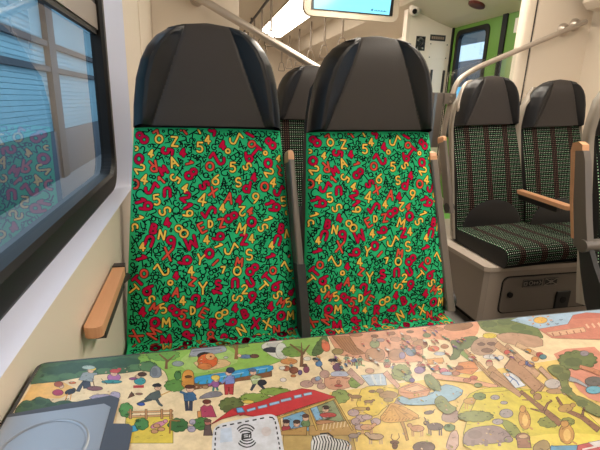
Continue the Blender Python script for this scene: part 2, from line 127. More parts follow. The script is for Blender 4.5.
((58,50,46),1,13,[60,2402,56,2386,42,2374,24,2370,3,2374,-15,2384,-28,2400,-32,2418,-28,2435,-14,2447,4,2452,26,2448,44,2436,56,2420]),
((228,192,142),1,14,[-20,2372,78,2364,141,2342,168,2305,156,2280,106,2264,56,2256,8,2259,-29,2288,-55,2346]),
((226,108,58),1,15,[90,2338,82,2306,64,2284,40,2274,14,2279,-10,2298,-27,2326,-32,2360,-26,2392,-8,2417,17,2428,45,2422,70,2402,86,2372]),
((240,180,120),1,16,[76,2389,73,2374,64,2362,52,2358,39,2360,27,2369,19,2384,16,2400,20,2416,29,2427,41,2432,54,2430,66,2420,74,2406]),
((226,140,80),1,16,[52,2288,48,2275,36,2266,18,2264,0,2267,-16,2276,-28,2289,-32,2304,-28,2317,-16,2326,2,2330,20,2326,37,2316,48,2303]),
((120,60,40),0,17,[56,2392,56,2388,54,2386,50,2384,48,2384,45,2387,43,2390,42,2395,44,2399,46,2402,48,2404,51,2403,54,2400,56,2397]),
((120,160,84),1,12,[290,2490,294,2485,294,2479,292,2474,288,2470,281,2468,274,2468,271,2462,266,2458,260,2456,252,2456,244,2457,237,2460,230,2458,222,2458,215,2458,208,2462,202,2466,198,2472,190,2474,182,2477,176,2482,173,2486,172,2492,174,2498,171,2500,297,2500,294,2495]),
((150,105,70),0,13,[214,2332,223,2426,232,2500,218,2500,204,2433,190,2340]),
((150,105,70),0,14,[216,2434,202,2500,201,2500,192,2492,206,2426]),
((112,140,180),1,14,[304,2347,298,2338,286,2333,270,2332,251,2335,235,2342,224,2352,222,2362,226,2371,238,2376,256,2378,274,2374,290,2367,301,2357]),
((120,80,70),1,15,[346,2344,342,2335,333,2329,322,2327,310,2329,299,2336,292,2344,290,2354,294,2364,304,2370,315,2372,328,2370,338,2364,344,2354]),
((238,195,165),1,15,[238,2369,236,2362,232,2356,226,2354,221,2355,216,2360,214,2366,213,2374,214,2381,218,2386,224,2389,230,2388,234,2384,237,2377]),
((220,218,208),1,11,[408,2492,436,2500,552,2500,559,2452,532,2326,500,2276,461,2293,425,2331,392,2390,376,2437,382,2468]),
((196,196,190),0,12,[526,2442,518,2430,500,2422,476,2420,450,2424,428,2434,414,2448,410,2464,418,2476,436,2484,461,2486,487,2482,510,2472,524,2457]),
((60,62,72),1,13,[501,2388,492,2376,474,2368,449,2366,423,2372,400,2382,386,2395,382,2410,390,2422,408,2430,433,2432,460,2426,483,2416,498,2402]),
((60,62,72),1,14,[515,2370,510,2364,501,2362,488,2362,474,2364,462,2369,454,2375,452,2381,456,2386,466,2388,479,2389,493,2386,505,2382,513,2376]),
((186,186,180),1,15,[155,2364,154,2360,149,2356,144,2354,138,2356,132,2359,129,2364,128,2370,130,2374,134,2378,139,2380,145,2378,150,2375,154,2370]),
((150,160,160),1,16,[-113,2347,-116,2335,-126,2328,-139,2324,-154,2328,-168,2335,-178,2346,-182,2360,-178,2371,-170,2380,-156,2382,-140,2380,-126,2372,-116,2360]),
((142,94,62),1,11,[-55,2167,76,2142,192,2160,297,2170,398,2178,390,2127,304,2120,200,2118,-12,2092,-52,2088]),
((62,162,218),1,12,[-40,2202,-4,2208,40,2211,92,2212,154,2217,228,2226,302,2234,376,2240,414,2228,412,2196,386,2176,334,2168,280,2160,220,2154,161,2144,103,2130,44,2126,-14,2128,-48,2147,-55,2182]),
((90,140,70),0,13,[-28,2126,-21,2156,-27,2161,-34,2130]),
((90,140,70),0,13,[20,2131,26,2162,20,2167,14,2135]),
((90,140,70),0,13,[67,2137,74,2168,69,2173,61,2141]),
((90,140,70),0,13,[115,2142,124,2174,118,2179,109,2147]),
((90,140,70),0,13,[164,2148,173,2181,167,2185,158,2152]),
((90,140,70),0,13,[214,2154,224,2187,218,2192,208,2158]),
((90,140,70),0,13,[264,2160,274,2194,268,2198,258,2164]),
((90,140,70),0,13,[314,2166,326,2200,320,2204,308,2171]),
((90,140,70),0,13,[366,2172,378,2206,372,2211,360,2177]),
((150,205,235),0,14,[77,2169,234,2187,234,2196,76,2178]),
((150,205,235),0,14,[262,2200,384,2208,384,2217,262,2208]),
((104,156,76),1,11,[-104,2134,-100,2126,-98,2120,-100,2114,-103,2109,-108,2106,-115,2104,-116,2098,-120,2094,-124,2090,-131,2090,-138,2091,-145,2094,-150,2092,-157,2090,-164,2092,-170,2095,-176,2100,-180,2106,-187,2108,-194,2112,-200,2116,-203,2122,-204,2130,-204,2136,-210,2142,-214,2148,-216,2154,-214,2161,-211,2166,-206,2170,-207,2176,-206,2184,-204,2188,-198,2192,-192,2192,-184,2192,-180,2196,-175,2200,-168,2202,-162,2200,-154,2196,-148,2191,-142,2192,-134,2190,-128,2187,-122,2182,-118,2174,-116,2168,-110,2164,-104,2158,-100,2152,-99,2145,-100,2139]),
((82,132,76),1,12,[-127,2233,-126,2224,-126,2214,-128,2206,-130,2200,-134,2198,-138,2197,-141,2194,-145,2192,-149,2194,-153,2200,-156,2207,-158,2216,-161,2222,-164,2230,-164,2240,-164,2250,-162,2258,-160,2263,-158,2272,-156,2278,-152,2282,-148,2282,-144,2280,-140,2274,-136,2272,-132,2268,-129,2260,-127,2252,-126,2242]),
((222,154,72),1,15,[-120,2142,-121,2201,-118,2243,-110,2266,-98,2278,-82,2280,-68,2270,-57,2250,-52,2205,-52,2136,-68,2106,-102,2110]),
((110,70,40),1,16,[-64,2208,-66,2203,-72,2200,-80,2199,-88,2200,-96,2204,-102,2210,-104,2216,-102,2221,-96,2224,-88,2226,-80,2224,-72,2220,-66,2214]),
((190,150,112),1,12,[26,2096,24,2090,20,2086,13,2084,6,2086,-2,2090,-6,2096,-8,2103,-6,2110,-1,2114,6,2116,14,2114,20,2110,25,2104]),
((58,62,80),0,2,[-103,2010,-96,1925,-78,1924,-84,2009]),
((58,62,80),0,3,[-78,2008,-79,1924,-60,1918,-58,2002]),
((60,104,146),1,4,[-108,2064,-64,2078,-42,2040,-54,1995,-102,2004]),
((60,104,146),0,12,[-96,2072,-126,2096,-130,2078,-101,2054]),
((238,195,165),1,16,[-52,2090,-54,2080,-60,2074,-68,2070,-78,2072,-86,2078,-92,2088,-94,2098,-92,2108,-86,2115,-78,2118,-68,2116,-60,2110,-54,2100]),
((96,50,42),1,17,[-49,2113,-52,2106,-59,2101,-70,2100,-82,2102,-92,2108,-100,2115,-102,2123,-100,2130,-92,2136,-82,2137,-70,2134,-59,2129,-52,2122]),
((60,104,146),0,5,[-57,2040,-48,1998,-36,2002,-46,2044]),
((142,138,148),1,2,[-20,2023,7,2044,36,2055,68,2054,89,2042,101,2020,80,2006,24,2004,-10,2006,-25,2010]),
((70,140,130),0,12,[50,2098,44,2060,55,2054,62,2092]),
((70,140,130),0,13,[64,2090,70,2054,82,2058,76,2094]),
((156,96,156),1,14,[88,2113,84,2099,78,2088,69,2084,59,2086,50,2094,45,2106,44,2122,46,2136,52,2147,62,2152,72,2150,80,2142,86,2128]),
((238,195,165),1,15,[90,2150,88,2141,82,2135,76,2132,69,2134,62,2138,58,2146,57,2156,59,2164,64,2171,70,2174,78,2172,84,2167,88,2159]),
((238,208,100),1,16,[94,2170,90,2160,83,2152,72,2150,62,2152,52,2158,45,2168,43,2180,46,2190,53,2198,64,2200,75,2198,85,2192,92,2182]),
((156,96,156),0,16,[48,2136,24,2116,30,2102,52,2121]),
((196,68,74),1,12,[114,2112,168,2106,155,2006,136,2014,138,2075,129,2012,112,2014]),
((132,150,212),1,15,[122,2152,142,2186,176,2167,173,2101,120,2102]),
((132,150,212),0,17,[123,2160,96,2128,103,2110,130,2142]),
((238,195,165),1,16,[164,2200,161,2190,156,2183,148,2180,140,2181,133,2187,129,2196,128,2206,130,2217,136,2224,144,2228,152,2226,158,2220,163,2210]),
((52,62,96),1,17,[183,2225,180,2214,172,2204,162,2201,150,2203,141,2210,135,2222,134,2234,137,2246,144,2256,155,2259,166,2257,176,2250,182,2238]),
((72,76,88),0,12,[278,2093,250,2028,260,2016,294,2074]),
((72,76,88),0,13,[297,2070,324,2013,336,2025,314,2090]),
((180,196,140),1,14,[264,2138,293,2158,327,2139,320,2073,272,2074]),
((230,235,220),0,15,[270,2110,322,2109,322,2120,271,2120]),
((238,195,165),1,15,[306,2178,303,2168,297,2160,289,2158,281,2159,274,2164,270,2174,270,2184,273,2194,279,2202,287,2205,295,2204,302,2198,306,2188]),
((100,120,150),1,16,[310,2202,306,2194,299,2190,289,2188,278,2190,270,2195,264,2202,262,2210,266,2218,273,2222,283,2224,294,2222,302,2217,308,2210]),
((50,50,60),1,16,[352,2075,347,2064,338,2057,328,2054,317,2056,308,2063,302,2073,301,2085,306,2096,314,2104,324,2106,336,2104,345,2098,350,2087]),
((186,70,104),1,2,[-18,1938,10,1964,40,1938,58,1850,-25,1866]),
((238,195,165),1,3,[32,1957,30,1949,25,1943,18,1940,11,1942,5,1947,0,1954,-1,1963,1,1972,6,1978,12,1980,20,1978,26,1974,30,1966]),
((120,60,50),1,4,[36,1972,33,1965,26,1960,18,1958,8,1960,0,1965,-6,1972,-8,1980,-6,1988,0,1993,9,1995,19,1993,28,1988,34,1980]),
((220,150,90),1,3,[-36,1911,-18,1911,-16,1864,-34,1864]),
((112,124,72),1,2,[198,1914,202,1908,203,1901,202,1895,198,1890,193,1888,186,1886,186,1880,184,1874,179,1870,174,1868,166,1869,160,1871,156,1866,150,1864,144,1862,138,1864,132,1868,128,1873,121,1872,114,1872,108,1874,104,1879,101,1885,99,1892,92,1894,86,1898,82,1902,80,1908,81,1914,83,1920,78,1926,74,1932,74,1938,76,1944,80,1948,85,1952,84,1959,84,1966,86,1971,91,1974,98,1976,104,1976,107,1982,111,1986,116,1990,123,1990,130,1987,136,1983,142,1986,148,1988,155,1988,161,1984,166,1978,169,1972,176,1972,183,1970,188,1966,192,1960,193,1953,192,1946,198,1942,204,1936,206,1930,206,1924,203,1918]),
((92,104,62),0,3,[148,1892,150,1888,150,1882,148,1878,144,1875,140,1873,136,1872,134,1868,130,1866,125,1865,120,1866,116,1868,112,1872,108,1872,103,1874,99,1876,96,1880,95,1886,95,1890,92,1894,90,1899,89,1904,90,1908,93,1912,96,1915,97,1920,99,1924,102,1928,107,1929,112,1928,116,1927,120,1929,126,1930,130,1928,134,1926,138,1922,140,1917,144,1914,148,1911,150,1906,151,1902,150,1896]),
((142,170,82),1,3,[342,1944,347,1940,350,1936,349,1934,345,1931,339,1930,332,1930,332,1926,331,1923,328,1921,322,1920,314,1921,306,1922,304,1920,299,1918,294,1917,286,1918,280,1920,273,1923,267,1922,260,1922,254,1922,248,1924,242,1928,239,1932,232,1932,224,1934,218,1936,214,1939,212,1942,212,1946,204,1948,198,1952,193,1954,192,1958,193,1961,196,1964,191,1967,186,1971,186,1974,187,1977,192,1979,198,1980,196,1984,195,1988,196,1990,202,1992,208,1992,216,1992,218,1995,220,1998,225,2000,232,2000,239,1998,247,1996,252,1998,257,1999,264,1999,270,1998,277,1994,282,1990,290,1991,297,1991,304,1989,310,1986,313,1982,315,1978,323,1977,330,1975,336,1972,338,1968,338,1965,336,1962,344,1958,349,1955,352,1952,352,1948,348,1946]),
((142,170,82),1,14,[460,1974,465,1971,468,1968,467,1964,463,1963,457,1962,449,1962,450,1959,448,1956,445,1954,439,1954,432,1954,423,1956,420,1954,416,1952,410,1952,402,1952,396,1955,389,1958,382,1956,376,1956,369,1958,362,1960,358,1963,354,1966,346,1967,338,1968,332,1970,328,1974,326,1976,326,1980,318,1982,311,1984,307,1988,306,1990,307,1994,311,1996,305,1999,300,2002,300,2006,302,2008,306,2010,313,2010,310,2014,310,2017,312,2020,316,2020,324,2020,332,2020,333,2023,336,2026,341,2026,348,2026,356,2025,363,2022,368,2024,374,2026,380,2025,388,2024,394,2020,400,2017,407,2018,415,2017,422,2016,428,2012,431,2009,433,2006,441,2004,448,2002,454,1999,457,1996,457,1993,455,1990,462,1987,468,1984,470,1981,470,1978,466,1976]),
((232,204,96),1,4,[260,1927,256,1922,247,1918,234,1918,221,1920,210,1926,202,1932,199,1938,203,1944,212,1948,224,1948,238,1946,250,1940,258,1934]),
((70,120,70),1,8,[-86,1821,-82,1815,-81,1809,-82,1804,-85,1799,-90,1796,-95,1795,-96,1790,-99,1785,-104,1782,-109,1782,-114,1783,-120,1786,-126,1783,-130,1782,-136,1783,-142,1786,-146,1791,-150,1796,-156,1798,-162,1801,-166,1806,-170,1811,-170,1817,-170,1823,-175,1828,-178,1834,-180,1840,-179,1845,-176,1850,-172,1853,-173,1859,-172,1865,-170,1870,-165,1872,-160,1874,-154,1872,-150,1877,-146,1880,-140,1882,-134,1880,-128,1876,-123,1872,-117,1872,-111,1872,-106,1868,-101,1864,-98,1858,-96,1852,-90,1848,-86,1843,-82,1838,-82,1832,-82,1826]),
((84,140,76),1,4,[26,1808,28,1802,29,1797,28,1792,25,1788,20,1786,16,1784,14,1779,11,1775,7,1772,2,1772,-4,1772,-8,1776,-13,1773,-18,1772,-24,1773,-28,1776,-32,1780,-36,1786,-41,1786,-46,1790,-50,1794,-52,1798,-54,1804,-53,1810,-57,1814,-60,1820,-61,1826,-60,1830,-57,1834,-53,1838,-54,1844,-52,1849,-50,1854,-46,1856,-40,1857,-35,1856,-32,1860,-28,1864,-22,1864,-16,1864,-12,1860,-7,1856,-2,1856,4,1856,10,1852,14,1848,16,1842,17,1836,22,1834,26,1829,29,1824,30,1818,28,1813]),
((190,180,200),1,9,[-45,1834,-46,1827,-50,1821,-56,1818,-64,1820,-70,1825,-74,1832,-75,1840,-74,1848,-70,1854,-64,1857,-56,1856,-50,1850,-46,1843]),
((176,168,190),1,9,[-45,1786,-47,1776,-52,1770,-60,1768,-68,1770,-76,1775,-81,1784,-83,1793,-82,1802,-76,1808,-68,1811,-60,1809,-52,1804,-47,1795]),
((110,90,90),1,5,[-8,1736,0,1804,24,1806,34,1728]),
((190,120,110),1,6,[28,1814,27,1808,22,1803,16,1801,10,1802,4,1806,0,1813,-2,1820,0,1826,4,1831,10,1833,17,1832,23,1828,28,1821]),
((110,80,70),1,7,[32,1829,30,1825,24,1822,18,1821,10,1822,3,1826,-2,1831,-4,1836,-2,1840,3,1844,10,1844,18,1842,25,1839,30,1834]),
((160,110,60),0,9,[-162,1778,-163,1866,-120,1850,-120,1862,-170,1876,-170,1781]),
((215,160,120),1,4,[-214,1842,-214,1836,-219,1832,-226,1830,-233,1832,-240,1836,-245,1842,-248,1848,-246,1854,-242,1858,-235,1860,-228,1858,-220,1854,-216,1848]),
((215,160,120),1,5,[-190,1814,-192,1808,-196,1805,-203,1804,-210,1805,-217,1809,-222,1814,-224,1821,-223,1826,-219,1830,-212,1832,-204,1830,-198,1826,-192,1820]),
((215,160,120),1,6,[-221,1806,-222,1800,-226,1796,-233,1795,-240,1796,-248,1800,-252,1806,-254,1812,-254,1818,-249,1822,-242,1822,-235,1821,-228,1817,-223,1812]),
((150,190,98),0,15,[838,2500,820,2456,785,2392,744,2332,699,2276,666,2289,642,2371,610,2410,570,2404,534,2390,500,2370,490,2396,505,2470,538,2500]),
((216,216,206),1,16,[534,2372,522,2334,506,2306,488,2292,472,2294,460,2314,456,2346,460,2386,470,2426,487,2456,506,2472,522,2470,534,2448,538,2413]),
((96,122,72),1,16,[841,2500,834,2438,820,2390,798,2362,772,2332,744,2300,716,2284,686,2282,680,2302,700,2348,724,2390,750,2426,784,2469,810,2500]),
((124,160,80),1,17,[638,2343,640,2335,640,2327,637,2320,631,2315,622,2312,614,2310,610,2303,604,2297,596,2294,588,2293,578,2294,570,2298,562,2295,553,2294,544,2296,537,2300,531,2306,528,2313,518,2315,510,2319,504,2325,502,2332,502,2340,504,2347,499,2354,496,2361,495,2369,498,2376,504,2382,512,2386,512,2394,516,2402,522,2408,529,2412,538,2412,548,2411,554,2417,563,2421,572,2422,581,2420,589,2416,596,2410,605,2410,614,2409,622,2405,628,2398,630,2390,631,2382,639,2378,645,2372,648,2364,648,2356,644,2349]),
((126,90,62),0,18,[595,2180,632,2340,571,2453,563,2441,614,2330,571,2186]),
((126,90,62),0,19,[620,2298,696,2408,692,2418,612,2314]),
((126,90,62),0,20,[630,2344,650,2449,644,2450,620,2346]),
((218,150,90),1,19,[572,2244,564,2232,547,2223,525,2220,502,2225,482,2235,470,2248,468,2264,476,2277,493,2286,515,2288,538,2284,558,2274,570,2260]),
((150,90,70),1,19,[556,2154,550,2140,540,2129,528,2124,517,2126,508,2135,503,2148,504,2164,510,2178,520,2190,532,2194,544,2192,553,2183,558,2170]),
((190,110,80),1,20,[510,2180,506,2170,498,2162,488,2158,479,2160,472,2166,468,2177,468,2188,472,2200,480,2208,490,2212,499,2210,506,2203,510,2192]),
((150,80,110),1,19,[624,2150,618,2136,610,2124,602,2120,594,2121,589,2128,587,2142,589,2157,594,2172,602,2183,611,2188,619,2188,624,2179,626,2166]),
((110,70,60),1,20,[622,2192,618,2186,614,2181,608,2179,602,2180,597,2184,594,2190,595,2198,598,2204,603,2208,609,2211,615,2210,620,2206,622,2200]),
((232,225,215),1,19,[663,2257,658,2248,650,2242,640,2240,629,2242,620,2248,616,2256,616,2266,620,2274,629,2280,640,2283,650,2281,658,2275,663,2266]),
((232,225,215),1,21,[484,2190,481,2183,474,2178,466,2176,458,2177,452,2182,448,2189,447,2197,450,2204,457,2210,465,2212,474,2210,480,2206,484,2198]),
((236,222,216),1,2,[467,2079,464,2072,458,2066,450,2064,442,2066,436,2070,432,2078,432,2086,435,2094,441,2099,449,2101,457,2100,464,2094,467,2088]),
((120,100,150),1,20,[574,2128,570,2118,564,2110,558,2106,554,2106,550,2112,548,2122,550,2132,554,2144,560,2152,566,2156,570,2155,574,2149,576,2140]),
((206,130,80),1,20,[531,2104,528,2098,523,2094,516,2094,510,2095,504,2098,500,2104,500,2109,503,2114,508,2118,515,2119,522,2118,528,2114,531,2109]),
((92,134,182),1,2,[686,2218,704,2234,715,2230,720,2205,716,2186,704,2171,693,2168,680,2174,676,2186,677,2202]),
((238,195,165),1,3,[706,2234,702,2226,696,2221,690,2218,682,2220,678,2224,675,2232,676,2240,680,2248,686,2254,692,2256,700,2254,704,2250,707,2242]),
((60,50,50),1,4,[706,2249,702,2243,696,2239,689,2238,682,2239,676,2243,672,2248,672,2255,676,2261,682,2265,690,2266,697,2265,703,2261,706,2256]),
((80,70,80),0,3,[694,2170,699,2128,708,2134,704,2176]),
((226,164,130),1,2,[1575,2500,1354,2100,1178,2118,1015,2158,936,2226,858,2261,849,2374,851,2500]),
((182,128,88),1,3,[873,2490,995,2474,996,2326,1028,2250,944,2246,894,2322]),
((150,102,70),0,4,[878,2468,894,2304,899,2308,882,2473]),
((150,102,70),0,5,[896,2465,911,2296,916,2300,901,2470]),
((150,102,70),0,6,[914,2462,928,2288,933,2292,920,2466]),
((150,102,70),0,7,[932,2458,945,2279,950,2283,938,2463]),
((150,102,70),0,8,[950,2456,962,2271,967,2274,956,2460]),
((150,102,70),0,9,[969,2452,978,2262,984,2266,974,2456]),
((150,102,70),0,10,[988,2449,996,2254,1000,2258,992,2453]),
((228,122,88),1,17,[826,2390,820,2360,810,2334,797,2318,784,2313,774,2321,768,2340,766,2366,772,2396,782,2423,796,2441,809,2446,820,2438,826,2418]),
((228,150,110),1,18,[815,2436,811,2427,804,2420,798,2417,790,2418,786,2424,784,2432,785,2442,790,2450,796,2458,803,2460,810,2460,814,2454,816,2446]),
((160,142,90),1,18,[892,2296,882,2282,868,2272,851,2268,835,2272,822,2280,816,2294,816,2310,825,2324,840,2335,857,2339,874,2336,886,2326,893,2312]),
((192,142,106),1,4,[1055,2290,1104,2308,1138,2300,1158,2264,1151,2222,1120,2174,1080,2156,1028,2165,1009,2197,1024,2252]),
((186,136,102),1,5,[1173,2222,1203,2253,1237,2266,1274,2258,1288,2232,1278,2187,1256,2159,1222,2148,1194,2144,1174,2148,1162,2164,1160,2192]),
((150,160,116),1,5,[1164,2340,1152,2320,1136,2306,1118,2299,1104,2302,1094,2313,1092,2330,1098,2352,1109,2371,1125,2386,1142,2393,1158,2390,1167,2378,1169,2360]),
((200,170,140),1,6,[1171,2395,1165,2385,1156,2378,1147,2374,1139,2376,1134,2382,1132,2391,1134,2402,1140,2412,1150,2420,1159,2423,1167,2422,1172,2416,1174,2406]),
((150,100,70),1,7,[1196,2438,1190,2430,1180,2424,1169,2422,1158,2424,1150,2430,1146,2438,1146,2447,1152,2455,1162,2460,1174,2462,1185,2460,1194,2455,1198,2447]),
((172,150,150),1,7,[1218,2381,1211,2372,1200,2366,1187,2364,1175,2366,1166,2372,1162,2381,1163,2391,1170,2400,1180,2406,1194,2408,1206,2406,1215,2400,1220,2390]),
((186,130,96),1,11,[1094,2474,1086,2464,1069,2458,1048,2456,1028,2460,1012,2468,1002,2479,1001,2491,1008,2500,1079,2500,1084,2498,1094,2486]),
((160,110,80),1,3,[1331,2450,1324,2441,1313,2434,1301,2432,1290,2434,1282,2440,1278,2449,1280,2460,1288,2469,1298,2476,1310,2478,1322,2476,1330,2470,1333,2460]),
((206,150,120),1,3,[1343,2370,1333,2359,1318,2352,1299,2350,1282,2353,1268,2361,1261,2372,1262,2384,1272,2396,1288,2403,1306,2406,1324,2402,1338,2394,1345,2382]),
((142,162,188),1,6,[1344,2204,1333,2196,1318,2196,1304,2202,1292,2216,1285,2233,1284,2250,1290,2266,1302,2274,1316,2275,1332,2268,1344,2254,1350,2236,1350,2218]),
((212,130,110),1,7,[1343,2284,1337,2276,1328,2270,1319,2268,1311,2269,1306,2274,1304,2282,1307,2291,1313,2300,1322,2306,1331,2308,1339,2307,1344,2302,1346,2294]),
((170,140,120),1,3,[1140,2115,1134,2106,1124,2100,1114,2096,1104,2098,1096,2104,1094,2113,1096,2123,1102,2132,1112,2139,1124,2142,1133,2140,1140,2134,1143,2125]),
((112,70,104),1,2,[783,2170,811,2188,828,2179,832,2142,824,2118,802,2104,786,2100,776,2106,770,2122,770,2148]),
((58,48,58),1,2,[832,2211,826,2204,815,2199,800,2198,786,2200,774,2206,766,2214,766,2223,772,2230,783,2236,798,2236,812,2234,824,2228,832,2220]),
((236,190,160),1,3,[800,2183,796,2176,790,2170,784,2168,778,2168,773,2173,771,2180,772,2188,776,2196,782,2202,788,2204,795,2202,799,2198,801,2191]),
((192,198,222),1,3,[848,2064,838,2052,819,2045,795,2044,771,2048,750,2058,738,2070,737,2084,746,2096,765,2104,790,2105,814,2100,835,2090,847,2077]),
((152,182,132),1,3,[960,2154,952,2142,941,2134,928,2132,916,2134,907,2140,902,2152,904,2164,912,2175,922,2183,936,2186,948,2184,957,2176,962,2166]),
((152,182,132),0,4,[934,2146,967,2116,975,2128,942,2158]),
((238,195,165),1,4,[949,2184,945,2178,940,2173,934,2170,928,2172,924,2176,922,2182,924,2189,928,2196,934,2201,940,2203,946,2202,949,2198,950,2192]),
((90,140,150),0,5,[920,2137,908,2106,918,2104,930,2135]),
((200,170,130),0,5,[882,2206,918,2160,924,2170,889,2216]),
((196,158,146),1,2,[613,2014,606,2001,592,1992,576,1990,560,1992,546,2002,538,2014,538,2028,544,2042,558,2050,574,2054,592,2050,606,2042,613,2028]),
((196,158,146),1,3,[674,2034,666,2020,654,2012,639,2008,624,2010,613,2019,607,2032,607,2046,614,2060,626,2069,642,2073,656,2070,668,2062,674,2048]),
((196,158,146),1,4,[678,1981,672,1970,662,1962,651,1959,640,1961,632,1968,628,1978,628,1990,634,2002,644,2010,655,2014,666,2012,675,2004,680,1994]),
((196,158,146),1,4,[732,2085,724,2070,712,2058,698,2054,686,2056,676,2065,672,2080,674,2096,682,2112,694,2124,708,2129,720,2126,730,2117,734,2102]),
((150,175,205),1,5,[644,2072,660,2077,668,2070,666,2051,656,2040,640,2037,633,2044,634,2060]),
((217,162,132),1,5,[736,2062,814,2048,852,2022,848,1987,832,1961,803,1944,764,1938,716,1941,687,1956,675,1982,676,2014,690,2051]),
((150,100,80),0,6,[717,2036,760,2041,762,2049,718,2044]),
((150,100,80),0,6,[790,2035,826,2020,830,2028,794,2043]),
((188,84,72),1,6,[773,1967,769,1962,761,1960,752,1960,742,1962,733,1966,728,1970,728,1976,731,1980,739,1984,748,1984,759,1982,767,1978,772,1972]),
((195,135,110),1,7,[770,2000,767,1993,762,1988,757,1985,752,1986,750,1990,748,1996,750,2004,754,2012,758,2018,764,2020,768,2020,772,2015,772,2008]),
((140,166,84),1,7,[884,1975,883,1968,880,1960,876,1954,871,1948,865,1945,859,1944,854,1938,848,1934,842,1932,837,1932,833,1936,830,1940,824,1940,820,1942,816,1946,815,1952,816,1960,818,1968,816,1973,815,1980,817,1988,820,1995,826,2001,831,2006,834,2013,839,2020,844,2025,850,2028,856,2028,862,2026,868,2029,874,2030,879,2029,883,2025,885,2019,885,2012,890,2008,892,2004,893,1996,892,1989,888,1982]),
((150,168,92),1,6,[776,1872,777,1866,776,1858,772,1852,768,1848,761,1844,754,1842,750,1836,746,1831,740,1828,734,1827,727,1828,722,1832,716,1828,709,1827,703,1828,698,1832,696,1836,694,1843,688,1844,682,1848,679,1852,678,1859,679,1866,682,1872,679,1878,678,1884,678,1891,682,1898,687,1903,693,1906,694,1914,698,1920,702,1926,708,1930,716,1930,722,1930,728,1935,734,1939,740,1940,746,1939,752,1936,756,1930,762,1931,769,1930,774,1926,777,1921,778,1914,777,1907,782,1903,786,1898,786,1892,785,1884,781,1878]),
((208,168,152),1,8,[837,2078,882,1950,912,1978,878,2118]),
((192,212,232),1,9,[912,2038,1062,2032,1026,1923,925,1938]),
((228,236,240),0,10,[968,2026,958,1935,976,1942,986,2034]),
((228,236,240),0,10,[1025,2025,994,1941,1002,1940,1034,2024]),
((220,170,140),1,10,[1008,2064,1002,2054,990,2047,978,2044,966,2046,957,2053,953,2064,955,2074,962,2086,973,2093,986,2096,998,2094,1007,2086,1010,2076]),
((216,166,142),1,10,[1048,2026,1072,1882,1100,1901,1088,2054]),
((150,160,92),1,11,[1200,1988,1200,1982,1198,1976,1194,1970,1188,1966,1181,1963,1174,1962,1169,1956,1163,1951,1156,1948,1149,1948,1142,1949,1136,1952,1130,1950,1122,1948,1116,1950,1110,1952,1108,1958,1106,1964,1100,1965,1094,1968,1090,1973,1090,1978,1092,1985,1096,1991,1092,1996,1092,2002,1092,2008,1097,2014,1103,2019,1110,2022,1112,2029,1116,2035,1122,2040,1130,2043,1137,2044,1144,2043,1150,2048,1158,2051,1166,2052,1172,2050,1178,2047,1182,2042,1189,2042,1196,2042,1202,2038,1204,2033,1205,2027,1204,2020,1208,2016,1212,2012,1213,2006,1210,2000,1206,1994]),
((210,120,110),1,4,[1128,2094,1122,2086,1114,2082,1105,2080,1096,2081,1090,2086,1088,2092,1089,2100,1094,2108,1102,2113,1112,2115,1120,2114,1126,2108,1129,2102]),
((140,105,160),1,12,[1208,1934,1202,1928,1194,1922,1184,1920,1176,1922,1171,1926,1169,1934,1171,1942,1176,1949,1185,1954,1194,1956,1202,1954,1208,1950,1210,1942]),
((120,150,120),1,12,[1226,2006,1220,1998,1210,1991,1201,1988,1192,1990,1187,1996,1186,2004,1188,2013,1194,2022,1204,2028,1213,2030,1222,2029,1227,2024,1228,2015]),
((238,206,84),1,11,[907,1932,962,1928,1014,1911,1066,1881,1084,1847,1067,1810,1028,1782,969,1765,920,1739,880,1706,848,1700,826,1719,808,1744,794,1774,796,1806,816,1838,838,1874,866,1914]),
((166,128,90),0,12,[786,1866,775,1832,780,1831,792,1866]),
((166,128,90),0,13,[794,1865,782,1830,788,1830,799,1864]),
((166,128,90),0,12,[828,1858,816,1824,821,1824,833,1858]),
((166,128,90),0,13,[836,1857,824,1822,829,1822,841,1856]),
((166,128,90),1,14,[846,1855,840,1850,830,1846,816,1846,802,1848,790,1854,784,1860,782,1868,788,1873,799,1876,812,1877,827,1874,838,1869,846,1862]),
((166,128,90),1,15,[796,1880,793,1876,788,1874,784,1872,779,1874,776,1876,774,1880,774,1884,776,1887,780,1890,785,1890,790,1890,794,1887,796,1884]),
((166,128,90),0,16,[796,1876,790,1888,778,1876,784,1864]),
((166,128,90),0,12,[846,1814,836,1786,840,1786,850,1814]),
((166,128,90),0,13,[852,1813,842,1786,846,1785,856,1812]),
((166,128,90),0,12,[878,1808,867,1780,871,1780,882,1808]),
((166,128,90),0,13,[884,1807,874,1780,877,1779,888,1806]),
((166,128,90),1,14,[892,1806,887,1801,878,1798,868,1798,858,1800,848,1804,844,1810,843,1815,848,1820,856,1822,866,1822,878,1820,886,1816,891,1811]),
((166,128,90),1,15,[906,1814,904,1812,901,1810,898,1809,894,1810,891,1812,890,1814,890,1818,892,1820,896,1822,899,1822,903,1822,906,1820,907,1817]),
((166,128,90),0,16,[888,1804,899,1810,898,1821,887,1815]),
((182,142,92),1,12,[1052,1831,1040,1818,1020,1810,997,1808,974,1812,956,1822,946,1836,948,1851,959,1864,978,1872,1002,1874,1026,1870,1044,1860,1053,1846]),
((182,142,92),1,13,[986,1878,981,1871,973,1866,964,1864,954,1866,948,1870,945,1878,946,1886,952,1894,960,1899,970,1901,979,1899,986,1894,988,1886]),
((150,116,80),1,14,[942,1883,938,1878,932,1876,922,1875,914,1877,906,1880,902,1886,902,1890,906,1895,914,1898,922,1898,932,1896,938,1893,942,1888]),
((202,166,92),1,14,[846,1757,839,1752,826,1750,808,1751,790,1754,774,1760,764,1767,762,1774,768,1778,781,1780,799,1780,818,1776,834,1770,844,1764]),
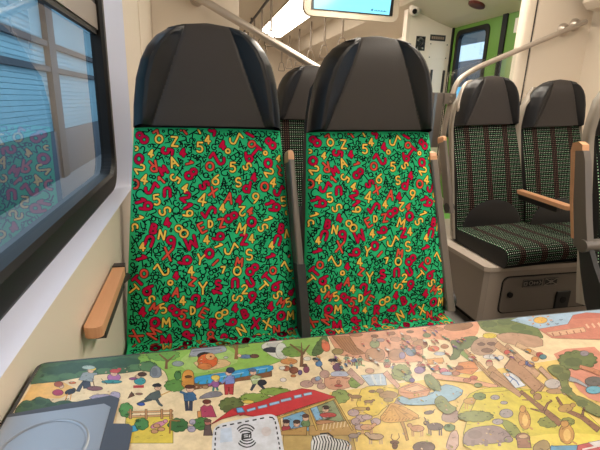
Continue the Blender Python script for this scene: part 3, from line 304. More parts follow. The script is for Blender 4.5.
((150,110,70),1,15,[852,1756,850,1750,845,1746,840,1744,836,1746,834,1748,832,1754,834,1760,837,1765,842,1769,846,1770,850,1770,854,1766,854,1762]),
((170,140,90),1,13,[1008,1798,1003,1792,993,1788,981,1786,969,1789,960,1794,955,1800,955,1808,961,1814,970,1818,983,1819,995,1816,1004,1812,1009,1804]),
((196,166,104),1,7,[398,1803,688,1882,702,1616,658,1394,322,1463]),
((150,160,120),1,8,[574,1822,682,1860,690,1690,572,1730]),
((132,182,216),1,8,[391,1788,497,1808,521,1770,498,1666,372,1692]),
((140,186,218),1,9,[544,1820,582,1830,584,1731,550,1728]),
((190,70,80),1,9,[410,1696,406,1684,398,1677,388,1674,379,1676,372,1682,368,1692,368,1704,372,1716,380,1724,390,1727,400,1725,407,1718,411,1708]),
((238,195,165),1,10,[412,1732,408,1724,403,1718,396,1716,389,1718,384,1722,381,1730,381,1738,384,1747,390,1753,397,1756,404,1754,410,1750,412,1742]),
((70,44,44),0,11,[418,1747,415,1741,409,1736,400,1736,392,1737,386,1742,382,1748,381,1754,384,1761,390,1766,398,1767,407,1765,414,1760,418,1754]),
((120,150,180),1,11,[461,1682,456,1672,448,1664,438,1661,428,1662,422,1670,418,1680,418,1692,422,1702,430,1710,440,1714,450,1712,458,1705,462,1694]),
((238,195,165),1,12,[463,1720,460,1712,454,1706,446,1703,440,1704,434,1709,432,1717,432,1726,436,1734,442,1740,448,1742,456,1741,460,1736,464,1728]),
((60,44,40),0,13,[470,1734,466,1728,460,1724,452,1722,444,1724,436,1728,432,1734,432,1742,436,1748,442,1752,450,1754,458,1752,466,1748,470,1741]),
((120,150,100),1,14,[514,1712,509,1701,500,1693,490,1690,481,1692,474,1698,470,1709,470,1721,475,1732,484,1741,494,1744,504,1742,512,1736,515,1724]),
((238,195,165),1,15,[517,1750,514,1742,507,1736,500,1734,493,1734,488,1740,485,1748,486,1756,490,1765,496,1772,503,1774,510,1772,516,1768,518,1760]),
((90,54,44),0,16,[524,1766,521,1759,514,1754,506,1753,498,1755,490,1760,486,1766,486,1773,490,1780,496,1784,505,1786,514,1784,520,1779,524,1772]),
((200,190,180),1,10,[632,1751,626,1740,616,1731,606,1727,596,1729,588,1736,585,1748,586,1760,592,1772,602,1780,612,1784,622,1782,630,1775,634,1764]),
((238,195,165),1,11,[637,1791,632,1782,626,1776,618,1773,611,1774,606,1780,604,1788,604,1797,609,1806,616,1812,624,1816,630,1814,636,1808,638,1800]),
((70,50,44),0,12,[646,1806,642,1800,634,1795,625,1794,616,1796,610,1800,606,1806,606,1814,610,1821,617,1826,626,1828,635,1826,642,1821,646,1814]),
((206,86,80),1,12,[664,1745,657,1738,644,1734,625,1734,606,1738,590,1745,580,1754,578,1762,584,1768,598,1772,616,1772,636,1768,652,1762,662,1753]),
((196,140,100),1,11,[644,1693,637,1687,622,1684,600,1685,578,1690,558,1696,546,1705,542,1714,550,1720,566,1722,587,1722,610,1717,630,1710,642,1702]),
((196,156,96),1,15,[504,1696,740,1697,719,1592,489,1638]),
((232,206,160),0,16,[566,1658,584,1695,578,1698,560,1660]),
((232,206,160),0,17,[584,1658,602,1694,597,1697,579,1660]),
((232,206,160),0,18,[602,1657,620,1694,616,1696,597,1660]),
((232,206,160),0,19,[620,1656,640,1694,634,1696,616,1659]),
((232,206,160),0,20,[639,1656,658,1693,653,1696,634,1658]),
((232,206,160),0,21,[658,1655,677,1692,672,1695,652,1658]),
((232,206,160),0,22,[676,1654,696,1692,691,1694,671,1658]),
((232,206,160),0,23,[694,1654,715,1691,710,1694,690,1657]),
((232,206,160),0,24,[713,1654,734,1690,729,1694,708,1656]),
((190,150,90),1,16,[344,1689,493,1698,478,1640,340,1668]),
((214,176,96),1,16,[530,1836,531,1660,542,1663,542,1840]),
((214,176,96),1,25,[686,1878,704,1625,714,1630,698,1884]),
((214,176,96),1,17,[365,1816,356,1696,366,1696,376,1816]),
((214,176,96),1,26,[350,1770,524,1812,695,1862,696,1877,524,1827,349,1784]),
((206,56,62),1,27,[24,1798,140,1892,302,1924,408,1964,538,1984,601,1958,704,1878,542,1844,377,1800,302,1786,177,1846,84,1828]),
((168,44,56),0,28,[140,1892,182,1892,212,1840,176,1832]),
((112,176,226),1,29,[162,1894,192,1894,203,1856,165,1858]),
((160,202,236),1,29,[216,1854,261,1864,260,1882,214,1872]),
((160,202,236),1,28,[274,1866,323,1872,323,1892,274,1884]),
((160,202,236),1,28,[337,1878,392,1887,393,1906,337,1898]),
((160,202,236),1,28,[404,1894,460,1903,462,1923,404,1913]),
((160,202,236),1,28,[478,1908,523,1914,524,1934,479,1928]),
((170,206,232),1,29,[401,1894,459,1901,460,1921,402,1914]),
((170,206,232),1,29,[478,1912,520,1916,522,1936,480,1932]),
((170,206,232),1,28,[534,1920,580,1924,583,1944,536,1940]),
((226,226,232),0,28,[26,1628,32,1706,39,1758,48,1776,63,1790,83,1798,146,1806,252,1815,316,1818,336,1813,350,1802,358,1786,360,1732,356,1648,352,1580,349,1528,306,1496,224,1486,148,1488,76,1502,36,1530,28,1570]),
((206,218,236),0,29,[74,1762,126,1761,124,1670,66,1672]),
((226,214,214),0,29,[314,1696,310,1684,301,1674,290,1670,280,1672,272,1680,266,1692,266,1706,270,1718,279,1728,290,1732,300,1730,309,1722,314,1710]),
((30,30,34),0,29,[238,1728,232,1744,222,1756,210,1765,197,1770,184,1770,171,1765,159,1756,150,1744,154,1738,162,1749,173,1757,184,1761,196,1761,208,1757,218,1750,226,1738,233,1724]),
((30,30,34),0,29,[148,1654,154,1640,164,1630,174,1622,186,1617,199,1617,212,1621,223,1628,232,1640,228,1645,220,1635,210,1628,198,1624,188,1624,177,1628,167,1636,158,1646,152,1658]),
((30,30,34),0,30,[230,1718,224,1728,215,1738,206,1744,195,1748,184,1748,173,1745,164,1740,156,1731,160,1724,166,1732,175,1737,184,1740,194,1740,204,1736,212,1730,219,1723,224,1713]),
((30,30,34),0,30,[155,1664,161,1654,170,1646,178,1640,189,1636,200,1636,210,1638,219,1644,227,1652,224,1658,216,1650,208,1646,199,1644,190,1644,180,1647,172,1652,166,1660,160,1670]),
((30,30,34),0,31,[220,1709,215,1716,208,1722,201,1726,193,1729,184,1730,176,1728,169,1724,163,1719,166,1712,172,1717,178,1720,185,1721,192,1720,199,1718,206,1714,211,1710,215,1704]),
((30,30,34),0,31,[164,1673,169,1666,176,1660,183,1656,190,1654,198,1654,206,1655,214,1658,220,1663,216,1670,212,1665,206,1662,198,1661,192,1662,184,1664,178,1668,173,1672,168,1678]),
((30,30,34),0,32,[170,1704,175,1710,214,1708,218,1700,214,1672,206,1670,171,1672,166,1680]),
((226,226,232),0,33,[181,1700,201,1698,200,1694,180,1694]),
((226,226,232),0,34,[180,1688,200,1688,200,1682,179,1683]),
((226,226,232),0,35,[206,1695,211,1695,208,1678,203,1678]),
((34,34,38),0,29,[84,1773,104,1774,104,1784,84,1782]),
((34,34,38),0,29,[121,1776,142,1778,141,1787,120,1786]),
((34,34,38),0,29,[158,1778,179,1780,178,1790,158,1788]),
((34,34,38),0,29,[196,1782,217,1784,216,1793,196,1792]),
((34,34,38),0,29,[234,1784,255,1786,255,1796,234,1794]),
((34,34,38),0,29,[272,1788,294,1790,294,1800,272,1798]),
((34,34,38),0,29,[341,1759,340,1739,347,1740,348,1759]),
((34,34,38),0,29,[339,1724,338,1704,345,1704,346,1724]),
((34,34,38),0,29,[338,1689,336,1670,343,1671,344,1690]),
((34,34,38),0,29,[336,1656,334,1638,342,1638,342,1656]),
((34,34,38),0,29,[334,1624,333,1606,340,1606,340,1624]),
((34,34,38),0,29,[46,1746,44,1726,51,1724,52,1744]),
((34,34,38),0,29,[43,1711,42,1692,48,1690,50,1709]),
((34,34,38),0,29,[40,1677,40,1659,46,1658,47,1676]),
((34,34,38),0,29,[38,1644,37,1627,44,1626,44,1643]),
((34,34,38),0,29,[36,1613,35,1596,41,1594,42,1612]),
((34,34,38),0,29,[332,1593,331,1578,338,1578,339,1593]),
((34,34,38),0,29,[330,1565,329,1550,336,1550,336,1565]),
((34,34,38),0,29,[328,1538,327,1524,334,1524,334,1538]),
((34,34,38),0,29,[318,1790,334,1784,340,1768,346,1772,338,1793,320,1800]),
((34,34,38),0,30,[54,1756,59,1766,70,1770,68,1780,55,1774,48,1762]),
((150,190,216),1,12,[1097,1848,1104,1820,1136,1806,1191,1807,1251,1814,1316,1830,1368,1832,1404,1822,1410,1797,1386,1760,1343,1736,1280,1724,1212,1723,1136,1732,1089,1748,1068,1770,1066,1801,1084,1842]),
((222,160,110),1,13,[1098,1890,1194,1917,1254,1840,1212,1790,1101,1792,1087,1844]),
((196,124,80),0,14,[1095,1858,1128,1832,1232,1820,1236,1828,1133,1840,1102,1866]),
((236,182,134),1,15,[1133,1875,1184,1898,1224,1846,1153,1840]),
((150,80,130),1,13,[1208,1940,1202,1932,1193,1926,1184,1924,1177,1925,1172,1930,1171,1938,1174,1946,1180,1954,1188,1960,1196,1963,1204,1962,1209,1956,1210,1948]),
((170,200,180),1,14,[1194,1972,1188,1964,1178,1958,1168,1956,1158,1958,1152,1964,1150,1972,1152,1981,1158,1989,1168,1995,1178,1998,1188,1996,1194,1990,1196,1982]),
((238,195,165),1,15,[1214,1974,1210,1968,1204,1964,1198,1962,1192,1962,1188,1966,1188,1972,1190,1978,1194,1984,1200,1988,1206,1990,1212,1989,1215,1986,1216,1980]),
((150,110,90),0,5,[1118,2141,1094,2102,1100,2098,1124,2137]),
((150,110,90),0,6,[1126,2137,1112,2096,1120,2097,1134,2138]),
((150,180,150),1,7,[1113,2138,1128,2168,1148,2164,1136,2134]),
((150,180,150),0,8,[1126,2166,1106,2150,1107,2143,1128,2158]),
((150,180,150),0,8,[1142,2156,1144,2134,1152,2140,1148,2162]),
((238,195,165),1,9,[1151,2174,1148,2169,1144,2165,1140,2164,1136,2164,1133,2167,1132,2172,1134,2177,1138,2182,1142,2186,1146,2188,1150,2187,1152,2184,1153,2180]),
((120,80,60),0,10,[1155,2182,1153,2178,1149,2176,1145,2176,1141,2176,1138,2178,1136,2181,1137,2184,1140,2188,1143,2190,1148,2190,1152,2190,1154,2188,1156,2184]),
((150,110,90),0,12,[1129,2068,1106,2030,1112,2027,1136,2064]),
((150,110,90),0,13,[1136,2064,1123,2025,1132,2026,1146,2064]),
((150,150,190),1,14,[1124,2064,1139,2092,1159,2088,1146,2060]),
((150,150,190),0,15,[1138,2092,1118,2076,1118,2070,1138,2084]),
((150,150,190),0,15,[1152,2082,1155,2060,1162,2066,1159,2088]),
((238,195,165),1,16,[1162,2098,1158,2094,1154,2090,1150,2089,1146,2090,1144,2092,1144,2096,1145,2102,1148,2106,1152,2110,1157,2112,1160,2111,1163,2108,1163,2104]),
((120,80,60),0,17,[1166,2106,1164,2102,1160,2100,1156,2100,1152,2100,1148,2102,1148,2106,1148,2109,1150,2112,1154,2114,1158,2114,1162,2114,1165,2112,1166,2109]),
((150,110,90),0,6,[909,2180,888,2140,895,2136,916,2176]),
((150,110,90),0,7,[917,2176,906,2134,914,2136,926,2176]),
((150,150,190),1,8,[904,2176,917,2206,937,2202,927,2172]),
((150,150,190),0,9,[916,2205,896,2189,898,2182,917,2198]),
((150,150,190),0,9,[931,2195,936,2173,942,2178,938,2201]),
((238,195,165),1,10,[939,2213,936,2208,932,2204,928,2202,924,2203,922,2206,921,2211,922,2216,925,2222,929,2225,933,2227,937,2226,940,2223,940,2218]),
((120,80,60),0,11,[942,2220,940,2218,937,2215,932,2214,928,2215,926,2218,924,2220,924,2224,926,2227,930,2229,934,2230,938,2229,941,2227,943,2224]),
((150,110,90),0,6,[876,2210,856,2170,862,2166,882,2206]),
((150,110,90),0,10,[884,2206,874,2164,882,2165,892,2207]),
((150,180,150),1,11,[871,2207,883,2238,904,2234,894,2202]),
((150,180,150),0,12,[882,2236,863,2220,864,2212,883,2228]),
((150,180,150),0,12,[898,2226,902,2204,908,2210,904,2232]),
((238,195,165),1,13,[906,2244,902,2240,898,2236,894,2234,890,2234,888,2238,888,2242,888,2248,891,2253,895,2256,899,2258,903,2258,906,2255,906,2250]),
((120,80,60),0,14,[908,2252,906,2249,903,2246,899,2246,895,2246,892,2248,890,2252,890,2256,892,2258,896,2260,900,2262,904,2261,908,2258,909,2256]),
((150,110,90),0,10,[955,2184,934,2144,940,2140,962,2179]),
((150,110,90),0,11,[963,2180,952,2138,960,2138,972,2180]),
((150,180,150),1,12,[950,2180,964,2210,984,2206,973,2176]),
((150,180,150),0,13,[962,2209,942,2193,944,2186,963,2202]),
((150,180,150),0,13,[978,2199,982,2176,988,2182,984,2205]),
((238,195,165),1,14,[986,2217,983,2212,979,2208,974,2206,971,2207,968,2210,968,2214,969,2220,972,2226,976,2229,980,2231,984,2230,986,2227,987,2222]),
((120,80,60),0,15,[990,2224,988,2222,984,2219,980,2218,976,2219,972,2221,971,2224,972,2228,974,2231,977,2233,981,2234,985,2233,988,2231,990,2228]),
((150,110,90),0,2,[1298,2060,1272,2022,1278,2018,1304,2056]),
((150,110,90),0,3,[1306,2056,1290,2016,1298,2017,1314,2056]),
((190,130,110),1,4,[1294,2056,1310,2084,1330,2081,1316,2052]),
((190,130,110),0,5,[1308,2084,1287,2068,1287,2062,1308,2076]),
((190,130,110),0,5,[1323,2074,1324,2052,1332,2058,1330,2080]),
((238,195,165),1,6,[1334,2091,1330,2086,1326,2082,1321,2081,1317,2082,1315,2084,1315,2089,1316,2094,1320,2099,1325,2102,1330,2104,1333,2104,1336,2100,1336,2096]),
((120,80,60),0,7,[1338,2098,1336,2095,1332,2093,1328,2092,1323,2093,1320,2095,1319,2098,1320,2101,1322,2104,1326,2106,1331,2107,1335,2106,1338,2104,1339,2101]),
((148,160,96),1,18,[1218,2026,1218,2019,1216,2012,1211,2004,1204,1999,1197,1996,1190,1994,1184,1987,1178,1981,1171,1978,1164,1976,1158,1978,1152,1981,1144,1978,1138,1976,1131,1977,1126,1980,1124,1986,1123,1993,1117,1995,1112,1998,1109,2004,1109,2010,1112,2018,1116,2026,1114,2032,1113,2038,1115,2046,1120,2052,1126,2058,1134,2063,1136,2071,1141,2078,1147,2084,1154,2088,1162,2090,1169,2088,1176,2094,1184,2099,1192,2100,1198,2099,1202,2095,1206,2090,1214,2090,1220,2090,1226,2086,1228,2080,1228,2072,1226,2064,1230,2060,1233,2054,1233,2048,1230,2040,1225,2032]),
((130,142,82),1,13,[1315,1961,1342,1934,1346,1894,1328,1841,1304,1818,1272,1822,1267,1860,1290,1935]),
((224,156,88),1,3,[1386,2104,1490,2106,1468,2056,1378,2062]),
((226,130,148),1,3,[1476,1964,1466,1956,1451,1950,1433,1948,1416,1952,1404,1958,1398,1968,1400,1978,1410,1988,1425,1994,1443,1995,1460,1992,1473,1984,1478,1975]),
((150,112,160),1,6,[1326,2020,1318,2008,1304,2000,1291,1998,1279,2000,1270,2007,1268,2018,1272,2030,1281,2042,1294,2050,1308,2053,1320,2051,1328,2044,1330,2032]),
((210,160,120),1,4,[1526,1974,1514,1962,1500,1953,1486,1950,1474,1952,1466,1960,1465,1971,1470,1984,1481,1996,1495,2004,1510,2008,1522,2006,1530,1998,1530,1986]),
((216,186,170),1,14,[1000,1770,1036,1808,1054,1742]),
((204,154,84),1,3,[970,1640,962,1588,942,1514,956,1516,978,1590,990,1644]),
((228,174,94),1,15,[886,1691,924,1722,953,1748,972,1768,989,1776,1003,1771,1022,1756,1047,1729,1068,1698,1086,1662,1074,1641,1036,1634,1002,1632,973,1634,943,1636,914,1639,891,1649,876,1667]),
((180,124,64),0,16,[881,1663,897,1676,896,1680,880,1666]),
((180,124,64),0,17,[897,1658,913,1671,912,1674,896,1662]),
((180,124,64),0,18,[914,1653,930,1666,928,1670,912,1656]),
((180,124,64),0,19,[930,1648,946,1661,944,1664,928,1651]),
((180,124,64),0,20,[946,1642,962,1656,960,1659,944,1646]),
((180,124,64),0,21,[964,1641,980,1654,978,1658,962,1644]),
((180,124,64),0,22,[982,1640,998,1652,996,1656,980,1643]),
((180,124,64),0,23,[1000,1638,1016,1651,1015,1654,998,1641]),
((180,124,64),0,24,[1018,1636,1034,1650,1033,1653,1016,1640]),
((180,124,64),0,25,[1036,1634,1052,1648,1051,1651,1034,1638]),
((180,124,64),0,26,[1054,1633,1070,1646,1070,1650,1052,1636]),
((180,124,64),0,27,[1072,1632,1089,1644,1088,1648,1070,1635]),
((200,146,74),0,19,[981,1761,894,1675,896,1672,982,1758]),
((200,146,74),0,21,[980,1760,938,1666,940,1665,984,1760]),
((200,146,74),0,23,[980,1759,980,1656,984,1658,984,1760]),
((200,146,74),0,25,[980,1758,1024,1646,1028,1650,984,1761]),
((200,146,74),0,28,[980,1758,1068,1638,1071,1641,984,1762]),
((196,168,166),1,15,[787,1738,780,1728,768,1721,754,1718,742,1721,731,1728,726,1738,727,1750,734,1760,746,1768,760,1770,773,1768,783,1760,788,1750]),
((196,168,166),1,16,[812,1692,804,1682,793,1675,780,1672,766,1675,756,1682,752,1692,753,1704,760,1714,771,1720,785,1723,798,1720,808,1713,813,1703]),
((196,168,166),1,17,[841,1694,835,1687,825,1682,812,1680,800,1683,791,1688,786,1696,786,1705,792,1712,802,1718,815,1719,827,1716,837,1710,842,1702]),
((196,168,166),1,25,[768,1676,762,1666,752,1659,742,1656,732,1658,724,1664,722,1674,723,1685,729,1695,738,1702,749,1705,760,1703,766,1696,770,1687]),
((196,168,166),1,26,[780,1634,774,1626,764,1620,752,1618,740,1621,731,1627,726,1635,727,1644,733,1653,743,1658,756,1660,768,1658,776,1652,781,1644]),
((196,168,166),1,18,[872,1656,864,1646,854,1639,842,1636,832,1638,824,1645,820,1654,822,1666,828,1675,839,1682,851,1685,862,1683,870,1676,874,1666]),
((226,172,132),0,27,[757,1637,742,1594,747,1592,762,1636]),
((226,172,132),0,28,[765,1636,750,1592,754,1591,770,1634]),
((226,172,132),0,27,[800,1628,784,1585,789,1584,806,1628]),
((226,172,132),0,28,[808,1626,792,1584,798,1582,814,1626]),
((226,172,132),1,29,[820,1624,812,1618,801,1613,786,1612,772,1615,760,1621,754,1629,753,1638,760,1646,772,1650,786,1651,801,1648,813,1642,820,1634]),
((226,172,132),1,30,[842,1639,838,1634,834,1632,828,1630,823,1631,820,1634,818,1638,818,1644,822,1648,826,1651,832,1652,837,1652,840,1648,842,1644]),
((226,172,132),0,31,[816,1624,832,1634,828,1648,813,1638]),
((204,172,142),0,3,[772,1570,756,1527,762,1526,778,1570]),
((204,172,142),0,4,[782,1568,765,1526,771,1524,788,1568]),
((204,172,142),0,3,[821,1561,804,1518,810,1517,828,1560]),
((204,172,142),0,4,[831,1559,814,1516,820,1515,837,1558]),
((204,172,142),1,29,[843,1556,836,1550,822,1545,806,1544,790,1548,776,1554,768,1563,768,1572,775,1579,788,1584,805,1584,822,1580,836,1574,843,1566]),
((204,172,142),1,30,[784,1587,781,1582,776,1580,770,1578,764,1580,760,1582,758,1587,758,1592,762,1596,766,1600,772,1601,778,1600,782,1596,784,1592]),
((204,172,142),0,31,[784,1580,778,1596,764,1584,770,1570]),
((170,150,140),0,16,[680,1595,668,1560,672,1560,684,1594]),
((170,150,140),0,17,[685,1594,674,1560,678,1559,689,1593]),
((170,150,140),0,16,[710,1589,698,1554,702,1554,714,1588]),
((170,150,140),0,17,[716,1588,704,1554,708,1553,720,1587]),
((170,150,140),1,18,[724,1586,719,1580,711,1576,700,1576,690,1578,682,1582,677,1589,676,1596,682,1602,690,1606,700,1606,711,1604,720,1600,724,1593]),
((170,150,140),1,28,[740,1598,738,1594,734,1592,730,1590,726,1592,724,1594,723,1597,724,1601,726,1604,729,1607,733,1608,736,1607,739,1605,740,1602]),
((170,150,140),0,29,[722,1586,733,1595,730,1604,719,1596]),
((206,150,104),0,4,[1004,1582,980,1532,985,1532,1009,1581]),
((206,150,104),0,5,[1012,1580,988,1530,993,1530,1018,1580]),
((206,150,104),0,6,[1048,1573,1023,1524,1028,1522,1054,1572]),
((206,150,104),0,7,[1058,1572,1032,1522,1037,1521,1063,1570]),
((206,150,104),1,8,[1068,1569,1060,1560,1046,1556,1030,1554,1016,1557,1004,1564,998,1573,1000,1583,1008,1592,1022,1597,1038,1598,1053,1596,1064,1588,1070,1579]),
((206,150,104),1,9,[1018,1601,1014,1596,1008,1592,1002,1590,998,1592,994,1595,993,1600,994,1606,998,1611,1004,1615,1010,1616,1016,1616,1019,1612,1020,1607]),
((206,150,104),0,10,[1016,1592,1014,1608,999,1599,1002,1582]),
((104,82,76),0,9,[1094,1576,1065,1522,1072,1521,1101,1576]),
((104,82,76),0,10,[1104,1574,1074,1520,1081,1519,1110,1574]),
((104,82,76),0,11,[1146,1566,1116,1512,1122,1510,1154,1565]),
((104,82,76),0,12,[1157,1564,1126,1510,1132,1508,1164,1563]),
((104,82,76),1,13,[1170,1562,1160,1552,1144,1546,1126,1545,1108,1548,1094,1556,1088,1566,1090,1578,1099,1587,1115,1593,1134,1594,1152,1591,1166,1583,1172,1572]),
((104,82,76),1,14,[1112,1598,1107,1592,1100,1588,1093,1586,1087,1588,1083,1591,1082,1597,1084,1603,1088,1609,1095,1613,1102,1614,1108,1614,1112,1610,1114,1604]),
((104,82,76),0,15,[1110,1588,1106,1606,1089,1595,1092,1577]),
((104,82,76),0,28,[1087,1596,1110,1622,1110,1643,1105,1640,1104,1622,1084,1598]),
((104,82,76),1,3,[1181,1672,1176,1666,1166,1661,1154,1658,1140,1658,1130,1660,1124,1664,1124,1670,1128,1675,1138,1680,1151,1682,1164,1683,1174,1681,1180,1676]),
((104,82,76),0,4,[1179,1673,1198,1683,1198,1688,1178,1678]),
((116,90,80),1,3,[1058,1448,1045,1435,1024,1427,1000,1425,977,1430,960,1440,951,1454,953,1469,966,1482,987,1491,1012,1493,1036,1488,1054,1478,1062,1463]),
((128,86,62),1,3,[902,1510,898,1506,890,1502,880,1502,870,1504,864,1508,860,1513,860,1518,864,1524,872,1526,882,1527,891,1525,898,1521,902,1516]),
((128,86,62),0,4,[884,1526,878,1544,894,1566,890,1568,874,1544,878,1523]),
((128,86,62),0,5,[894,1520,920,1538,928,1564,924,1564,916,1540,893,1524]),
((128,86,62),1,4,[886,1491,880,1484,874,1478,868,1476,862,1476,858,1481,858,1488,860,1496,866,1504,872,1509,878,1512,884,1510,888,1506,888,1499]),
((172,142,132),1,5,[1190,1605,1202,1628,1219,1646,1241,1660,1270,1668,1306,1666,1308,1640,1278,1593,1243,1576,1204,1588]),
((112,142,80),1,14,[1224,1544,1223,1541,1221,1538,1218,1534,1214,1532,1208,1530,1204,1530,1200,1528,1195,1526,1190,1526,1186,1526,1182,1528,1180,1530,1176,1531,1172,1532,1169,1535,1168,1538,1168,1542,1170,1545,1168,1548,1168,1552,1170,1556,1172,1559,1176,1562,1181,1564,1184,1567,1188,1570,1192,1572,1197,1573,1202,1573,1206,1572,1210,1572,1216,1573,1220,1572,1222,1570,1224,1566,1224,1563,1228,1561,1230,1558,1231,1555,1230,1552,1228,1548]),
((214,176,160),1,15,[1108,1435,1132,1464,1158,1491,1184,1516,1206,1526,1222,1523,1212,1492,1175,1436,1142,1412,1112,1418]),
((232,230,228),1,18,[506,1623,530,1628,552,1630,572,1628,586,1618,594,1602,612,1589,636,1580,655,1568,666,1552,669,1535,663,1516,647,1502,622,1494,574,1497,503,1511,474,1542,488,1594]),
((40,38,42),0,19,[501,1630,502,1593,480,1540,484,1538,508,1592,506,1631]),
((40,38,42),0,20,[515,1626,516,1590,492,1538,498,1536,521,1589,520,1628]),
((40,38,42),0,21,[528,1624,530,1588,506,1535,510,1532,534,1586,534,1626]),
((40,38,42),0,22,[542,1621,543,1584,519,1532,524,1530,548,1584,548,1622]),
((40,38,42),0,23,[556,1618,556,1582,532,1530,537,1528,562,1581,562,1620]),
((40,38,42),0,24,[569,1611,570,1579,546,1527,550,1524,576,1578,574,1613]),
((40,38,42),0,25,[582,1604,583,1574,559,1524,564,1522,588,1573,588,1606]),
((40,38,42),0,26,[594,1598,596,1568,572,1522,576,1520,601,1568,600,1600]),
((40,38,42),0,27,[606,1590,608,1563,586,1519,590,1516,614,1562,612,1592]),
((40,38,42),0,28,[619,1584,621,1558,598,1516,603,1514,626,1557,624,1586]),
((40,38,42),0,29,[632,1577,634,1552,612,1514,616,1511,639,1552,637,1579]),
((40,38,42),0,30,[644,1570,646,1547,626,1511,630,1508,652,1546,650,1572]),
((40,38,42),0,31,[656,1563,659,1542,638,1508,643,1506,664,1541,662,1566]),
((40,38,42),0,27,[542,1630,582,1628,598,1599,604,1604,586,1636,544,1638]),
((236,166,130),0,8,[2034,2500,2007,2440,1932,2355,1824,2268,1746,2244,1692,2280,1620,2312,1533,2340,1444,2356,1353,2360,1330,2408,1374,2500]),
((168,116,78),1,9,[1966,2461,1938,2436,1892,2416,1838,2406,1784,2405,1742,2416,1720,2434,1720,2458,1746,2483,1784,2500,1954,2500,1970,2486]),
((206,142,106),1,9,[1710,2444,1696,2432,1671,2426,1642,2424,1613,2430,1590,2440,1578,2453,1578,2467,1592,2478,1616,2486,1646,2486,1676,2482,1698,2471,1710,2458]),
((190,120,84),1,10,[1679,2475,1672,2468,1660,2463,1646,2462,1633,2464,1623,2470,1618,2478,1620,2486,1627,2492,1639,2498,1653,2499,1666,2496,1676,2491,1680,2484]),
((140,100,70),1,9,[1472,2448,1466,2440,1456,2436,1444,2434,1432,2436,1424,2442,1420,2448,1421,2456,1428,2464,1438,2468,1450,2470,1461,2468,1470,2463,1474,2456]),
((192,142,100),1,9,[1488,2278,1470,2255,1444,2238,1418,2232,1396,2236,1381,2250,1377,2272,1385,2297,1403,2321,1428,2338,1456,2346,1478,2342,1494,2326,1497,2304]),
((130,140,96),1,9,[1570,2380,1561,2370,1548,2361,1533,2358,1520,2360,1512,2368,1510,2378,1514,2391,1523,2402,1536,2411,1551,2414,1564,2412,1572,2404,1574,2394]),
((190,140,110),1,9,[1417,2378,1408,2367,1394,2359,1380,2356,1366,2358,1356,2366,1352,2377,1354,2389,1364,2400,1377,2408,1392,2412,1406,2409,1416,2402,1420,2390]),
((134,152,182),1,10,[1366,2205,1352,2187,1334,2174,1316,2168,1301,2171,1292,2182,1289,2198,1295,2218,1308,2236,1326,2250,1345,2256,1360,2253,1370,2242,1372,2224]),
((228,122,92),1,10,[1538,2214,1526,2201,1508,2192,1490,2188,1472,2192,1460,2200,1456,2214,1460,2228,1472,2242,1489,2250,1508,2254,1526,2251,1538,2242,1542,2228]),
((192,200,214),1,3,[1547,2154,1538,2146,1524,2142,1506,2140,1490,2144,1476,2150,1470,2158,1470,2168,1480,2175,1494,2180,1512,2180,1528,2178,1542,2171,1548,2162]),
((210,120,100),1,10,[1429,2247,1421,2237,1411,2230,1400,2226,1390,2228,1385,2234,1384,2244,1388,2255,1395,2266,1406,2273,1417,2276,1426,2274,1432,2268,1433,2258]),
((160,140,180),1,7,[1274,2182,1264,2166,1252,2155,1240,2150,1232,2151,1227,2160,1228,2174,1234,2190,1244,2206,1256,2218,1268,2224,1277,2222,1282,2214,1280,2200]),
((190,130,90),1,9,[1616,2227,1606,2217,1594,2210,1580,2207,1568,2209,1560,2216,1558,2226,1562,2237,1571,2248,1584,2255,1598,2258,1610,2256,1618,2248,1620,2238]),
((150,90,70),1,10,[1491,2292,1484,2282,1476,2275,1468,2272,1462,2272,1458,2278,1459,2286,1464,2297,1470,2307,1478,2314,1486,2318,1493,2317,1496,2311,1495,2302]),
((206,160,120),1,10,[1450,2348,1444,2340,1434,2333,1423,2330,1413,2332,1406,2338,1404,2346,1408,2356,1414,2365,1424,2372,1436,2374,1445,2372,1452,2366,1454,2358]),
((150,160,120),1,11,[1336,2278,1328,2268,1320,2262,1310,2258,1302,2260,1298,2266,1296,2274,1300,2284,1306,2294,1315,2301,1324,2304,1332,2303,1338,2297,1338,2288]),
((114,130,84),1,11,[1682,2295,1712,2290,1750,2296,1798,2314,1840,2320,1877,2314,1890,2300,1880,2278,1840,2244,1772,2199,1725,2178,1696,2181,1660,2156,1618,2106,1577,2082,1538,2082,1544,2102,1595,2144,1632,2198,1655,2264]),
((140,166,92),1,12,[1641,2136,1656,2014,1697,2043,1698,2179]),
((116,132,76),1,9,[2490,2500,2490,2494,2416,2318,2372,2226,2352,2204,2286,2215,2172,2256,2102,2290,2076,2317,2043,2338,2002,2356,1996,2408,2030,2500,2030,2500]),
((96,114,66),0,10,[2150,2439,2150,2434,2148,2428,2142,2423,2136,2420,2127,2417,2118,2416,2113,2412,2106,2408,2098,2405,2090,2404,2082,2406,2076,2408,2068,2406,2060,2406,2053,2407,2048,2410,2044,2414,2044,2420,2036,2421,2031,2424,2028,2428,2028,2434,2030,2439,2035,2444,2032,2449,2032,2454,2034,2460,2039,2464,2046,2468,2054,2471,2058,2477,2062,2482,2070,2486,2078,2488,2086,2489,2094,2488,2102,2492,2110,2495,2118,2496,2126,2494,2131,2491,2134,2486,2143,2487,2151,2486,2156,2482,2160,2478,2160,2472,2157,2467,2162,2464,2166,2459,2166,2454,2163,2448,2158,2444]),
